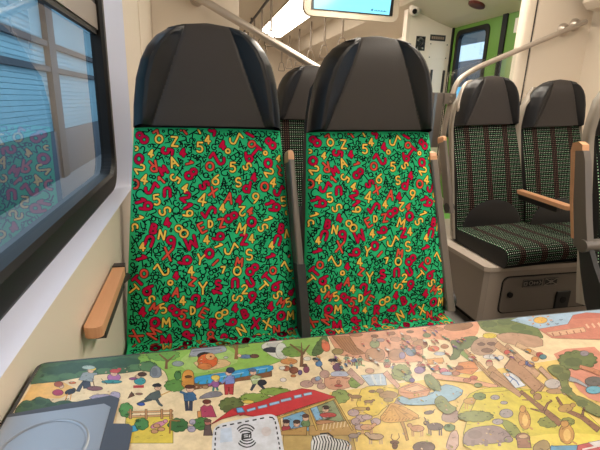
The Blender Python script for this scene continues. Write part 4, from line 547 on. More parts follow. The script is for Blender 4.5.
((96,114,66),0,11,[2294,2448,2294,2443,2291,2437,2286,2432,2278,2428,2270,2426,2261,2425,2255,2420,2248,2416,2240,2414,2231,2413,2224,2414,2218,2418,2209,2415,2200,2414,2194,2416,2188,2418,2186,2423,2185,2428,2178,2430,2172,2433,2168,2437,2168,2442,2172,2448,2176,2454,2174,2458,2174,2464,2176,2469,2182,2474,2190,2478,2198,2481,2202,2486,2206,2492,2214,2496,2222,2498,2231,2499,2239,2498,2243,2500,2278,2500,2280,2496,2290,2496,2297,2496,2303,2492,2306,2488,2305,2482,2302,2476,2308,2473,2311,2468,2311,2464,2308,2458,2302,2452]),
((96,114,66),0,12,[2336,2356,2336,2351,2332,2346,2327,2341,2320,2338,2312,2336,2303,2334,2297,2330,2290,2326,2282,2324,2274,2323,2266,2324,2260,2328,2252,2326,2244,2324,2236,2326,2232,2329,2228,2333,2228,2338,2221,2340,2216,2342,2212,2346,2212,2352,2216,2357,2220,2362,2218,2366,2218,2372,2220,2376,2226,2382,2233,2385,2242,2388,2245,2394,2250,2398,2258,2402,2266,2404,2274,2405,2282,2404,2290,2408,2298,2410,2307,2411,2314,2410,2320,2406,2323,2402,2332,2402,2339,2401,2344,2398,2347,2394,2346,2388,2344,2383,2349,2380,2352,2376,2352,2370,2349,2366,2344,2360]),
((96,114,66),0,13,[2326,2278,2325,2272,2322,2268,2318,2263,2310,2260,2302,2258,2294,2256,2288,2252,2280,2248,2273,2246,2265,2246,2258,2248,2252,2250,2244,2248,2236,2248,2229,2249,2224,2252,2221,2256,2220,2260,2214,2262,2208,2265,2206,2269,2206,2274,2208,2278,2213,2284,2211,2288,2210,2292,2213,2298,2218,2302,2226,2306,2234,2308,2237,2313,2242,2318,2249,2322,2257,2324,2266,2324,2273,2323,2281,2326,2289,2329,2297,2330,2304,2328,2310,2325,2313,2321,2321,2322,2328,2320,2334,2318,2336,2313,2336,2308,2334,2303,2338,2300,2342,2296,2342,2291,2338,2286,2333,2282]),
((200,160,132),1,14,[2050,2302,2116,2314,2178,2310,2236,2287,2288,2259,2334,2226,2328,2178,2272,2116,2192,2108,2086,2152,2030,2204,2022,2264]),
((190,156,132),1,12,[1770,2202,1832,2256,1895,2288,1956,2296,1993,2286,2007,2256,1992,2216,1951,2166,1904,2127,1850,2096,1802,2086,1757,2094,1736,2118,1738,2157]),
((130,100,90),1,13,[1883,2207,1875,2200,1863,2195,1850,2194,1838,2196,1830,2201,1828,2208,1830,2216,1838,2224,1850,2228,1863,2230,1875,2228,1883,2222,1886,2215]),
((130,100,90),1,13,[1962,2198,1952,2190,1938,2185,1924,2183,1910,2186,1902,2192,1899,2200,1902,2209,1912,2218,1925,2223,1940,2225,1954,2222,1962,2216,1965,2208]),
((138,104,90),1,13,[1886,2128,1874,2119,1858,2113,1838,2111,1821,2114,1808,2122,1804,2132,1808,2143,1819,2152,1836,2159,1855,2161,1872,2158,1885,2150,1890,2140]),
((224,218,216),1,13,[1849,2062,1838,2052,1821,2046,1803,2045,1786,2048,1774,2056,1769,2065,1772,2076,1784,2085,1800,2091,1818,2092,1836,2090,1848,2082,1852,2072]),
((232,206,84),1,15,[2041,2291,2025,2278,2002,2269,1978,2266,1954,2271,1938,2280,1932,2294,1938,2309,1953,2322,1976,2332,2002,2334,2024,2330,2040,2320,2046,2306]),
((206,164,130),1,15,[1960,2129,1954,1817,2014,1852,2044,2186]),
((206,164,122),1,13,[1686,2160,1660,1776,1680,1788,1716,2180]),
((202,158,122),1,16,[1926,2172,1939,1908,1994,1943,2000,2226]),
((190,148,114),1,17,[1836,1954,1875,1697,1950,1743,1938,2026]),
((196,152,112),1,14,[1708,1948,1714,1696,1760,1722,1771,1988]),
((214,170,120),1,15,[1692,2022,1669,1740,1684,1748,1713,2034]),
((214,176,140),1,15,[2072,2145,2140,1978,2183,2010,2128,2191]),
((228,228,234),1,18,[1781,1877,1859,1872,1826,1765,1754,1758]),
((90,120,180),0,19,[1794,1861,1808,1798,1778,1771,1783,1768,1818,1804,1804,1868]),
((90,120,180),0,20,[1802,1836,1760,1814,1760,1808,1800,1830]),
((238,195,165),1,20,[1808,1863,1802,1858,1796,1855,1790,1854,1786,1854,1782,1858,1783,1862,1786,1867,1791,1872,1797,1876,1804,1877,1808,1876,1811,1873,1810,1868]),
((212,90,80),1,17,[1989,2088,1979,2078,1966,2072,1954,2069,1946,2070,1940,2076,1941,2086,1947,2096,1957,2106,1969,2113,1982,2116,1991,2114,1996,2108,1995,2099]),
((226,160,60),1,16,[2145,2076,2134,2066,2121,2060,2108,2056,2100,2058,2094,2064,2096,2074,2102,2084,2113,2094,2126,2101,2138,2104,2148,2102,2152,2096,2152,2086]),
((90,110,170),1,17,[2034,1954,2024,1946,2012,1940,2000,1937,1992,1938,1987,1944,1988,1952,1994,1962,2003,1970,2015,1977,2027,1980,2036,1978,2040,1972,2040,1964]),
((232,190,150),1,18,[1986,2052,1976,2042,1963,2036,1952,2033,1942,2034,1938,2040,1938,2050,1944,2060,1954,2069,1966,2076,1978,2079,1987,2078,1992,2072,1992,2062]),
((200,90,90),1,15,[1794,2011,1785,2002,1774,1996,1763,1993,1754,1994,1749,2000,1749,2009,1754,2018,1763,2028,1774,2034,1786,2037,1794,2036,1800,2030,1799,2021]),
((230,226,226),1,18,[1900,2042,1891,2032,1880,2026,1868,2023,1859,2024,1854,2030,1854,2039,1860,2050,1869,2058,1881,2066,1892,2068,1902,2066,1906,2061,1906,2052]),
((150,190,214),1,29,[1090,1815,1174,1793,1249,1804,1318,1848,1370,1863,1404,1846,1426,1824,1438,1795,1410,1764,1344,1731,1257,1718,1147,1726,1075,1740,1040,1760,1028,1785,1042,1812]),
((222,156,110),1,30,[1080,1879,1214,1906,1258,1836,1210,1791,1096,1786,1056,1832]),
((196,124,80),0,31,[1071,1846,1140,1819,1252,1829,1256,1838,1144,1828,1076,1854]),
((238,186,140),1,32,[1110,1869,1202,1888,1230,1842,1138,1836]),
((230,166,96),1,4,[1390,2120,1504,2115,1486,2068,1376,2074]),
((232,152,92),1,16,[1574,2047,1682,2046,1660,1964,1582,1919,1494,1958]),
((196,116,66),0,17,[1528,1982,1650,1964,1656,1975,1535,1993]),
((150,90,70),1,18,[1570,1990,1562,1982,1550,1976,1538,1974,1527,1976,1520,1982,1517,1990,1520,2000,1529,2008,1540,2014,1554,2016,1565,2014,1572,2008,1574,2000]),
((232,172,134),1,30,[1312,1928,1478,1864,1644,1771,1670,1798,1509,1902,1346,1979]),
((126,140,80),1,32,[1296,1968,1326,1972,1337,1936,1332,1866,1318,1826,1298,1814,1278,1824,1259,1852,1258,1890,1274,1941]),
((154,120,170),1,7,[1315,2014,1304,2000,1290,1991,1274,1987,1261,1990,1252,1998,1250,2011,1255,2026,1266,2040,1280,2050,1296,2054,1310,2052,1318,2043,1320,2030]),
((228,130,150),1,31,[1454,1980,1445,1969,1433,1962,1420,1959,1409,1961,1402,1968,1400,1978,1404,1988,1414,1999,1426,2006,1438,2010,1450,2007,1456,2000,1458,1990]),
((180,190,210),1,32,[1470,1949,1462,1943,1449,1939,1433,1938,1417,1942,1405,1948,1398,1954,1400,1962,1407,1968,1420,1972,1436,1973,1452,1970,1464,1964,1471,1956]),
((150,170,130),1,19,[1203,1955,1194,1942,1182,1932,1169,1928,1158,1930,1152,1938,1151,1950,1156,1964,1164,1978,1177,1988,1190,1992,1200,1990,1207,1982,1208,1970]),
((110,90,150),1,20,[1208,1932,1202,1924,1194,1919,1186,1916,1180,1918,1175,1922,1174,1930,1177,1938,1183,1947,1191,1953,1199,1956,1206,1954,1210,1949,1212,1942]),
((206,110,84),1,31,[1595,1881,1586,1874,1576,1868,1563,1866,1552,1868,1546,1874,1544,1882,1546,1890,1555,1898,1566,1904,1578,1906,1590,1904,1596,1898,1598,1890]),
((206,140,110),1,33,[1514,1941,1506,1932,1494,1927,1482,1925,1471,1927,1464,1932,1462,1941,1464,1950,1472,1958,1484,1964,1496,1966,1507,1964,1514,1958,1517,1950]),
((200,130,100),1,32,[1542,1870,1534,1862,1522,1856,1510,1855,1500,1857,1492,1862,1490,1870,1494,1878,1502,1886,1512,1892,1525,1894,1536,1892,1542,1886,1545,1878]),
((150,160,100),1,31,[1578,1816,1570,1808,1560,1804,1548,1802,1538,1804,1530,1809,1528,1816,1532,1825,1540,1832,1550,1838,1562,1840,1573,1838,1580,1832,1582,1824]),
((214,120,90),1,32,[1418,2009,1410,2000,1400,1994,1387,1992,1376,1994,1368,2000,1366,2009,1368,2018,1376,2027,1388,2033,1400,2036,1411,2034,1419,2028,1422,2018]),
((222,206,74),1,31,[1527,1781,1620,1788,1726,1768,1840,1724,1852,1652,1766,1558,1612,1538,1383,1582,1296,1629,1352,1679,1406,1723,1456,1759]),
((128,140,78),1,32,[1238,1756,1268,1775,1288,1777,1298,1762,1301,1742,1297,1716,1302,1694,1316,1673,1300,1654,1256,1636,1230,1642,1218,1670,1216,1700,1220,1731]),
((168,138,76),1,32,[1536,1713,1524,1700,1508,1692,1492,1688,1478,1691,1470,1699,1470,1711,1476,1724,1488,1737,1504,1746,1520,1750,1534,1747,1542,1739,1542,1726]),
((216,170,84),0,32,[1391,1710,1354,1653,1362,1652,1399,1710]),
((216,170,84),0,33,[1402,1708,1366,1650,1373,1650,1410,1708]),
((216,170,84),0,34,[1452,1699,1414,1641,1421,1640,1460,1698]),
((216,170,84),0,35,[1464,1696,1426,1639,1433,1638,1472,1696]),
((216,170,84),1,36,[1480,1694,1467,1684,1448,1678,1426,1677,1406,1681,1390,1689,1383,1700,1386,1712,1398,1722,1416,1728,1439,1730,1460,1726,1476,1717,1482,1706]),
((216,170,84),1,37,[1516,1713,1510,1707,1502,1702,1494,1701,1487,1702,1482,1706,1482,1712,1484,1719,1490,1725,1498,1730,1508,1731,1514,1730,1519,1726,1520,1720]),
((216,170,84),0,38,[1474,1692,1500,1706,1501,1726,1475,1712]),
((180,166,164),1,32,[1614,1694,1604,1686,1592,1681,1578,1679,1565,1682,1557,1688,1554,1696,1558,1705,1568,1713,1580,1718,1594,1720,1607,1718,1616,1712,1618,1704]),
((180,166,164),1,32,[1616,1651,1609,1646,1600,1642,1591,1641,1583,1643,1578,1646,1576,1652,1578,1658,1584,1663,1593,1666,1602,1668,1611,1666,1616,1662,1618,1656]),
((180,166,164),1,32,[1580,1592,1570,1583,1556,1577,1543,1575,1531,1578,1524,1584,1522,1592,1526,1602,1536,1610,1550,1616,1564,1618,1576,1616,1582,1610,1584,1602]),
((172,202,228),1,15,[3304,2500,3330,2456,3120,2276,2884,2216,2603,2258,2444,2305,2402,2356,2354,2412,2300,2471,2386,2500]),
((238,188,92),1,16,[2592,2424,2568,2404,2538,2391,2509,2386,2484,2390,2470,2403,2470,2422,2482,2442,2505,2462,2536,2476,2566,2482,2591,2477,2605,2464,2606,2444]),
((226,140,60),0,17,[2602,2414,2626,2410,2638,2424,2614,2428]),
((226,140,60),0,17,[2542,2376,2546,2360,2560,2372,2556,2388]),
((226,140,60),0,16,[2480,2374,2464,2356,2471,2355,2488,2373]),
((226,140,60),0,16,[2454,2406,2426,2396,2418,2383,2446,2393]),
((226,140,60),0,17,[2472,2452,2448,2456,2436,2442,2460,2438]),
((226,140,60),0,17,[2532,2492,2530,2500,2518,2500,2513,2496,2518,2479]),
((226,140,60),0,16,[2596,2494,2602,2500,2592,2500,2588,2496]),
((226,140,60),0,16,[2623,2461,2653,2472,2662,2486,2632,2474]),
((70,70,90),0,18,[2594,2396,2599,2386,2624,2396,2629,2404,2606,2394,2602,2404]),
((70,70,90),0,16,[2608,2363,2614,2352,2638,2362,2643,2370,2620,2360,2616,2370]),
((70,70,90),0,16,[2690,2412,2696,2400,2722,2411,2726,2418,2704,2409,2700,2419]),
((70,70,90),0,18,[2526,2362,2532,2352,2556,2362,2560,2369,2538,2360,2534,2370]),
((214,136,116),1,19,[2412,2318,2702,2342,2866,2458,3010,2476,3270,2405,2890,2078,2416,2190]),
((198,116,100),0,20,[2866,2458,3010,2476,3270,2405,3222,2363,2801,2403]),
((230,184,150),1,20,[2432,2264,2788,2281,2745,2222,2440,2206]),
((170,110,84),0,21,[2466,2249,2445,2208,2460,2214,2481,2256]),
((170,110,84),0,21,[2528,2250,2506,2208,2520,2214,2543,2256]),
((170,110,84),0,21,[2590,2250,2567,2208,2582,2215,2605,2256]),
((170,110,84),0,21,[2652,2250,2628,2209,2644,2215,2668,2256]),
((170,110,84),0,21,[2716,2250,2690,2209,2706,2216,2732,2257]),
((240,200,170),0,20,[2830,2310,2800,2256,2828,2268,2858,2324]),
((240,200,170),0,21,[2885,2310,2854,2254,2882,2268,2914,2324]),
((240,200,170),0,22,[2941,2310,2908,2254,2938,2267,2970,2323]),
((240,200,170),0,23,[2997,2309,2964,2254,2993,2266,3028,2322]),
((226,150,126),0,17,[2396,2053,2624,2040,2571,1882,2286,1629,2148,1547,2110,1598,2111,1666,2152,1754,2184,1824,2204,1869,2230,1932,2266,2016]),
((224,206,70),1,39,[1615,1746,1717,1740,1794,1726,1843,1705,1906,1690,1982,1682,2006,1585,1978,1420,1956,1336,1935,1318,1865,1312,1747,1320,1619,1328,1481,1336,1353,1353,1232,1377,1197,1426,1248,1503,1332,1593,1452,1700,1530,1756,1553,1751]),
((246,222,90),0,40,[1520,1415,1659,1410,1784,1392,1890,1364,1930,1337,1903,1313,1818,1308,1674,1322,1566,1352,1490,1396]),
((206,166,140),1,40,[2028,1886,1990,1646,2027,1664,2074,1912]),
((196,152,116),1,40,[1672,1882,1719,1678,1760,1705,1724,1920]),
((192,146,112),1,40,[1830,1946,1849,1826,1840,1696,1929,1743,1954,1890,1952,2030]),
((222,226,234),1,41,[1774,1890,1836,1892,1832,1762,1754,1752]),
((90,120,180),0,42,[1790,1869,1802,1806,1788,1768,1798,1772,1812,1812,1801,1876]),
((90,120,180),0,43,[1804,1838,1758,1808,1758,1803,1804,1833]),
((238,195,165),1,43,[1808,1870,1802,1864,1795,1860,1788,1859,1782,1860,1780,1864,1780,1869,1784,1875,1790,1880,1796,1885,1804,1886,1809,1886,1812,1882,1812,1876]),
((202,192,188),1,41,[2053,1737,2032,1721,2006,1710,1980,1706,1959,1710,1946,1722,1946,1738,1956,1756,1977,1772,2004,1783,2030,1788,2052,1783,2064,1772,2065,1755]),
((190,150,110),1,42,[2017,1674,2004,1666,1982,1662,1958,1662,1935,1666,1918,1674,1910,1684,1913,1694,1926,1702,1948,1706,1972,1706,1996,1702,2013,1694,2020,1684]),
((206,150,120),1,41,[1996,1958,1984,1948,1972,1941,1958,1938,1948,1940,1942,1946,1943,1956,1949,1966,1960,1976,1973,1982,1986,1986,1996,1984,2002,1977,2002,1968]),
((226,160,90),1,18,[2120,1984,2109,1974,2095,1967,2082,1964,2071,1966,2066,1972,2066,1982,2073,1993,2084,2003,2098,2010,2112,2013,2123,2011,2128,2004,2128,1995]),
((200,90,80),1,19,[2190,2023,2178,2012,2164,2006,2150,2002,2140,2004,2134,2011,2135,2020,2142,2032,2154,2042,2168,2050,2182,2053,2194,2051,2199,2044,2198,2034]),
((120,110,160),1,42,[2044,1936,2033,1926,2020,1920,2006,1917,1996,1919,1991,1925,1992,1934,1998,1944,2008,1954,2022,1961,2036,1964,2046,1962,2051,1956,2050,1946]),
((220,220,222),1,19,[1858,2058,1848,2048,1835,2040,1822,2038,1812,2039,1806,2046,1806,2056,1812,2066,1822,2077,1835,2084,1848,2088,1859,2086,1864,2079,1864,2069]),
((210,170,140),1,16,[1784,1992,1774,1982,1762,1975,1749,1972,1739,1974,1733,1980,1733,1990,1738,2000,1748,2010,1760,2017,1773,2020,1783,2018,1789,2012,1789,2002]),
((90,140,150),1,20,[2192,1996,2180,1986,2166,1979,2152,1976,2142,1978,2136,1984,2138,1994,2144,2006,2156,2016,2171,2023,2185,2026,2196,2024,2201,2018,2200,2008]),
((124,132,74),1,43,[2120,1899,2161,1908,2194,1904,2218,1884,2224,1859,2212,1828,2182,1798,2133,1767,2094,1723,2063,1667,2060,1629,2082,1607,2100,1566,2111,1507,2104,1468,2081,1446,2052,1447,2018,1469,2002,1506,2006,1559,2008,1610,2010,1658,2028,1706,2064,1754,2080,1794,2074,1827,2078,1856,2092,1882]),
((104,114,64),0,44,[2180,1851,2178,1846,2174,1840,2167,1836,2160,1832,2152,1831,2145,1830,2138,1826,2130,1824,2124,1823,2118,1824,2113,1826,2111,1830,2104,1830,2100,1832,2096,1836,2096,1840,2098,1845,2102,1850,2102,1854,2103,1860,2106,1864,2112,1870,2120,1874,2127,1876,2132,1881,2139,1886,2146,1889,2154,1890,2161,1890,2166,1888,2174,1890,2181,1890,2187,1890,2190,1886,2191,1882,2190,1877,2194,1874,2196,1870,2196,1866,2192,1860,2187,1855]),
((104,114,64),0,45,[2166,1785,2163,1780,2159,1776,2152,1771,2146,1768,2138,1766,2132,1766,2124,1762,2117,1760,2110,1759,2104,1760,2100,1762,2098,1766,2092,1766,2086,1768,2084,1771,2084,1776,2086,1780,2090,1785,2089,1789,2090,1794,2094,1798,2099,1804,2106,1807,2114,1810,2118,1814,2125,1818,2132,1822,2140,1823,2146,1822,2152,1821,2159,1822,2166,1823,2172,1822,2175,1818,2176,1814,2175,1810,2179,1807,2181,1804,2180,1799,2178,1794,2172,1789]),
((104,114,64),0,44,[2072,1676,2070,1671,2066,1666,2060,1662,2054,1660,2047,1658,2040,1658,2034,1654,2027,1652,2020,1652,2015,1652,2011,1655,2009,1658,2003,1658,1998,1660,1996,1663,1995,1667,1997,1672,2000,1676,2000,1680,2000,1684,2004,1688,2008,1692,2015,1696,2022,1698,2027,1702,2033,1706,2040,1709,2046,1710,2053,1710,2058,1708,2064,1710,2072,1710,2076,1708,2080,1706,2081,1702,2080,1698,2084,1696,2086,1692,2086,1688,2083,1684,2078,1679]),
((104,114,64),0,44,[2062,1561,2060,1557,2057,1553,2052,1550,2045,1547,2038,1546,2032,1545,2026,1542,2020,1540,2014,1540,2008,1541,2004,1543,2002,1546,1996,1546,1992,1548,1990,1550,1989,1554,1990,1558,1994,1562,1993,1566,1994,1570,1997,1574,2002,1578,2008,1580,2014,1582,2019,1586,2025,1590,2032,1592,2038,1593,2044,1592,2048,1591,2056,1592,2062,1592,2067,1592,2070,1589,2071,1586,2070,1582,2074,1579,2076,1576,2076,1572,2073,1568,2068,1564]),
((110,124,72),1,44,[2483,1902,2483,1893,2480,1884,2471,1877,2459,1871,2444,1868,2428,1866,2422,1857,2412,1849,2400,1844,2386,1841,2374,1842,2362,1844,2350,1837,2336,1832,2323,1829,2312,1830,2303,1834,2297,1840,2282,1836,2268,1834,2257,1835,2250,1840,2247,1846,2248,1855,2234,1854,2222,1856,2215,1861,2213,1868,2217,1876,2224,1885,2214,1889,2207,1894,2206,1902,2210,1909,2220,1917,2233,1924,2228,1932,2228,1940,2232,1948,2242,1956,2256,1961,2272,1965,2275,1974,2282,1984,2292,1991,2305,1996,2320,1998,2334,1997,2344,2006,2356,2014,2370,2020,2384,2020,2396,2018,2406,2012,2420,2020,2436,2024,2450,2026,2460,2022,2466,2016,2468,2008,2485,2010,2500,2010,2510,2008,2514,2001,2512,1992,2507,1982,2520,1980,2531,1976,2535,1970,2532,1962,2524,1952,2512,1944,2520,1938,2523,1930,2520,1922,2512,1914,2498,1908]),
((206,136,100),1,45,[2301,1850,2336,1801,2377,1716,2436,1755,2383,1834,2335,1876]),
((92,106,62),0,46,[2372,1900,2370,1894,2366,1888,2360,1884,2352,1880,2342,1878,2334,1877,2326,1872,2318,1868,2310,1866,2301,1866,2294,1867,2288,1870,2278,1868,2270,1868,2262,1868,2258,1872,2256,1876,2256,1882,2248,1883,2243,1886,2240,1890,2242,1896,2246,1901,2252,1906,2250,1911,2250,1916,2254,1922,2260,1926,2269,1930,2278,1933,2283,1939,2289,1944,2298,1948,2306,1950,2316,1951,2324,1950,2332,1954,2342,1956,2351,1957,2358,1956,2364,1952,2366,1948,2376,1948,2384,1946,2388,1944,2390,1939,2389,1934,2386,1928,2390,1924,2393,1920,2392,1914,2388,1909,2380,1904]),
((172,174,180),1,46,[2120,1748,2160,1728,2180,1676,2198,1687,2194,1750,2168,1786]),
((112,182,206),1,47,[2248,1642,2230,1630,2205,1622,2180,1620,2159,1624,2146,1633,2144,1646,2154,1660,2172,1672,2196,1680,2222,1682,2244,1678,2257,1669,2258,1656]),
((110,104,100),1,48,[2332,1706,2308,1690,2277,1679,2246,1676,2222,1681,2206,1692,2205,1709,2218,1727,2241,1744,2272,1754,2304,1758,2330,1753,2344,1740,2346,1724]),
((150,140,150),1,45,[2509,1975,2494,1964,2476,1956,2458,1954,2444,1956,2438,1964,2439,1974,2448,1986,2463,1998,2482,2006,2499,2008,2513,2006,2520,1998,2518,1988]),
((140,146,62),1,40,[1786,1469,1785,1464,1782,1460,1778,1456,1770,1454,1762,1452,1754,1452,1748,1448,1742,1445,1734,1444,1726,1444,1720,1445,1714,1448,1706,1446,1698,1446,1690,1447,1686,1450,1683,1454,1682,1458,1675,1460,1670,1462,1666,1466,1666,1470,1669,1474,1674,1478,1671,1482,1670,1487,1672,1491,1678,1495,1684,1498,1693,1500,1696,1504,1700,1508,1708,1512,1716,1513,1724,1513,1731,1512,1738,1515,1747,1517,1755,1517,1762,1516,1767,1512,1771,1508,1779,1508,1786,1508,1792,1504,1794,1501,1794,1496,1792,1492,1798,1488,1800,1484,1800,1480,1798,1476,1792,1472]),
((140,146,62),1,41,[1866,1456,1864,1452,1860,1448,1855,1445,1848,1442,1842,1441,1835,1441,1829,1438,1822,1436,1816,1436,1810,1437,1806,1439,1803,1442,1797,1442,1792,1444,1789,1447,1788,1451,1790,1455,1793,1459,1792,1462,1792,1466,1795,1470,1800,1474,1806,1477,1812,1479,1817,1483,1822,1486,1830,1488,1836,1490,1842,1489,1848,1488,1854,1488,1861,1489,1866,1488,1870,1485,1872,1481,1872,1477,1876,1475,1878,1472,1878,1468,1876,1464,1871,1460]),
((142,150,62),1,41,[1500,1545,1523,1534,1536,1512,1539,1479,1532,1448,1514,1416,1495,1408,1472,1423,1468,1460,1481,1520]),
((138,148,78),1,42,[1463,1576,1466,1572,1468,1568,1465,1565,1460,1563,1451,1562,1442,1562,1441,1558,1438,1555,1432,1554,1424,1553,1416,1554,1407,1556,1402,1553,1396,1551,1388,1550,1380,1552,1372,1554,1366,1558,1358,1556,1350,1556,1342,1557,1336,1560,1331,1563,1328,1567,1319,1568,1310,1569,1304,1572,1301,1575,1300,1578,1302,1582,1294,1584,1287,1588,1284,1591,1284,1594,1287,1598,1293,1600,1287,1604,1284,1607,1284,1610,1288,1614,1294,1615,1304,1616,1302,1620,1303,1624,1306,1626,1314,1628,1322,1628,1332,1626,1334,1630,1340,1633,1346,1634,1354,1634,1363,1632,1371,1630,1378,1632,1386,1633,1394,1632,1402,1630,1408,1628,1413,1624,1422,1624,1431,1623,1439,1622,1444,1618,1446,1614,1447,1610,1456,1608,1464,1606,1470,1604,1471,1600,1469,1596,1465,1593,1472,1590,1477,1586,1478,1583,1476,1580,1470,1578]),
((120,140,80),1,40,[1532,1724,1531,1720,1528,1715,1524,1711,1518,1708,1512,1707,1506,1706,1500,1704,1494,1702,1488,1701,1482,1702,1478,1704,1474,1707,1468,1708,1464,1710,1460,1712,1458,1716,1459,1720,1462,1725,1460,1728,1460,1733,1462,1738,1466,1742,1471,1744,1477,1747,1480,1751,1486,1755,1492,1758,1498,1758,1504,1758,1510,1756,1516,1758,1522,1758,1528,1757,1532,1754,1534,1750,1534,1746,1538,1744,1542,1740,1542,1736,1540,1732,1537,1728]),
((178,168,166),1,42,[1590,1572,1576,1560,1558,1552,1540,1550,1524,1552,1514,1561,1512,1573,1518,1586,1532,1599,1550,1608,1570,1610,1586,1608,1596,1599,1597,1586]),
((178,168,166),1,40,[1606,1700,1598,1692,1586,1688,1573,1686,1562,1688,1554,1694,1552,1702,1556,1710,1564,1717,1576,1722,1588,1724,1600,1722,1608,1716,1610,1708]),
((178,168,166),1,43,[1496,1530,1486,1522,1474,1517,1460,1516,1448,1518,1440,1524,1436,1532,1440,1540,1448,1548,1462,1553,1476,1554,1488,1552,1496,1546,1499,1538]),
((178,168,166),1,40,[1620,1652,1614,1648,1606,1645,1596,1644,1588,1646,1581,1650,1579,1654,1580,1660,1586,1664,1595,1668,1604,1668,1614,1666,1620,1662,1622,1658]),
((152,106,72),1,42,[1749,1714,1754,1578,1757,1443,1810,1470,1794,1601,1776,1731]),
((152,106,72),1,43,[1778,1555,1840,1600,1878,1614,1881,1623,1839,1609,1772,1564]),
((152,106,72),1,44,[1774,1554,1716,1589,1709,1582,1758,1540]),
((152,106,72),0,43,[1782,1649,1720,1661,1714,1654,1771,1636]),
((150,102,70),1,44,[1922,1636,1876,1536,1918,1464,1918,1370,1966,1392,1957,1487,1905,1552,1941,1642]),
((150,102,70),1,45,[1942,1475,2018,1535,2014,1539,1934,1482]),
((150,102,70),0,45,[1897,1550,1866,1562,1859,1557,1884,1538]),
((192,152,84),1,46,[1956,1552,1942,1540,1920,1530,1896,1525,1874,1525,1858,1530,1852,1539,1856,1550,1871,1562,1892,1572,1917,1578,1940,1578,1956,1574,1962,1564]),
((192,152,84),1,47,[1982,1562,1974,1556,1964,1551,1956,1550,1949,1550,1946,1554,1947,1561,1952,1568,1960,1574,1970,1578,1978,1580,1986,1579,1988,1575,1987,1569]),
((172,132,92),1,43,[1848,1659,1836,1648,1821,1640,1808,1637,1798,1639,1793,1646,1794,1656,1802,1668,1814,1679,1829,1687,1843,1690,1854,1688,1858,1682,1856,1671]),
((172,132,92),1,44,[1839,1700,1832,1694,1824,1689,1816,1687,1810,1688,1808,1692,1809,1698,1814,1705,1820,1712,1828,1716,1836,1718,1842,1717,1845,1713,1844,1707]),
((208,154,74),1,43,[1654,1520,1629,1492,1604,1470,1582,1459,1566,1460,1562,1472,1568,1494,1584,1522,1608,1552,1634,1575,1658,1588,1674,1588,1679,1574,1672,1550]),
((208,154,74),1,44,[1684,1588,1674,1578,1662,1570,1651,1568,1643,1569,1640,1574,1642,1584,1649,1594,1660,1604,1672,1612,1682,1615,1690,1614,1693,1608,1691,1598]),
((238,196,110),0,44,[1632,1512,1616,1496,1600,1484,1588,1478,1582,1479,1582,1488,1588,1502,1601,1518,1617,1535,1633,1548,1646,1555,1652,1554,1652,1544,1644,1530]),
((208,154,74),0,45,[1594,1476,1600,1446,1613,1454,1608,1484]),
((208,154,74),1,43,[1798,1388,1772,1364,1742,1344,1716,1334,1698,1334,1690,1346,1694,1366,1710,1392,1736,1418,1766,1438,1794,1450,1814,1450,1822,1437,1816,1415]),
((208,154,74),1,44,[1826,1448,1814,1440,1801,1434,1788,1431,1779,1433,1774,1438,1776,1447,1782,1456,1793,1466,1806,1472,1820,1474,1829,1472,1834,1466,1832,1458]),
((238,196,110),0,44,[1770,1381,1754,1366,1736,1356,1722,1350,1714,1352,1713,1360,1720,1373,1732,1388,1749,1404,1766,1414,1781,1420,1790,1418,1790,1410,1784,1396]),
((208,154,74),0,45,[1732,1348,1744,1320,1756,1327,1746,1356]),
((154,130,126),1,44,[1252,1498,1283,1513,1314,1521,1348,1522,1386,1520,1427,1516,1454,1500,1465,1476,1468,1451,1462,1424,1440,1409,1399,1407,1353,1409,1302,1415,1256,1420,1214,1422,1204,1440,1226,1473]),
((140,116,112),0,45,[1332,1471,1320,1460,1304,1454,1285,1452,1268,1455,1257,1463,1253,1474,1257,1486,1268,1497,1286,1504,1304,1506,1321,1503,1332,1494,1336,1484]),
((154,130,126),1,45,[1460,1413,1452,1406,1440,1401,1430,1400,1420,1402,1414,1406,1412,1414,1416,1422,1424,1429,1436,1434,1447,1436,1457,1434,1463,1428,1464,1421]),
((140,116,112),0,46,[1252,1450,1230,1416,1245,1413,1271,1446]),
((140,116,112),0,45,[1316,1438,1294,1404,1309,1400,1336,1434]),
((140,116,112),0,45,[1382,1424,1358,1390,1373,1388,1402,1420]),
((162,112,82),1,42,[1552,1406,1538,1395,1520,1388,1502,1385,1486,1388,1477,1396,1475,1408,1482,1420,1495,1432,1513,1440,1532,1442,1548,1440,1558,1431,1559,1419]),
((162,112,82),1,46,[1484,1417,1548,1404,1510,1349,1446,1362]),
((206,166,120),1,47,[1550,1416,1542,1410,1532,1408,1520,1407,1510,1410,1502,1414,1499,1420,1501,1426,1508,1430,1518,1434,1530,1434,1542,1432,1549,1428,1552,1422]),
((100,162,202),1,46,[1613,1340,1748,1318,1699,1270,1568,1296]),
((206,92,92),1,47,[1748,1318,1944,1325,1848,1240,1692,1271]),
((228,220,220),1,48,[1816,1322,1902,1322,1881,1302,1823,1288]),
((228,220,220),0,49,[1742,1286,1878,1289,1886,1298,1750,1295]),
((166,140,86),1,47,[1547,1366,1584,1378,1609,1380,1621,1372,1618,1356,1600,1330,1568,1320,1521,1322,1506,1332,1521,1350])]


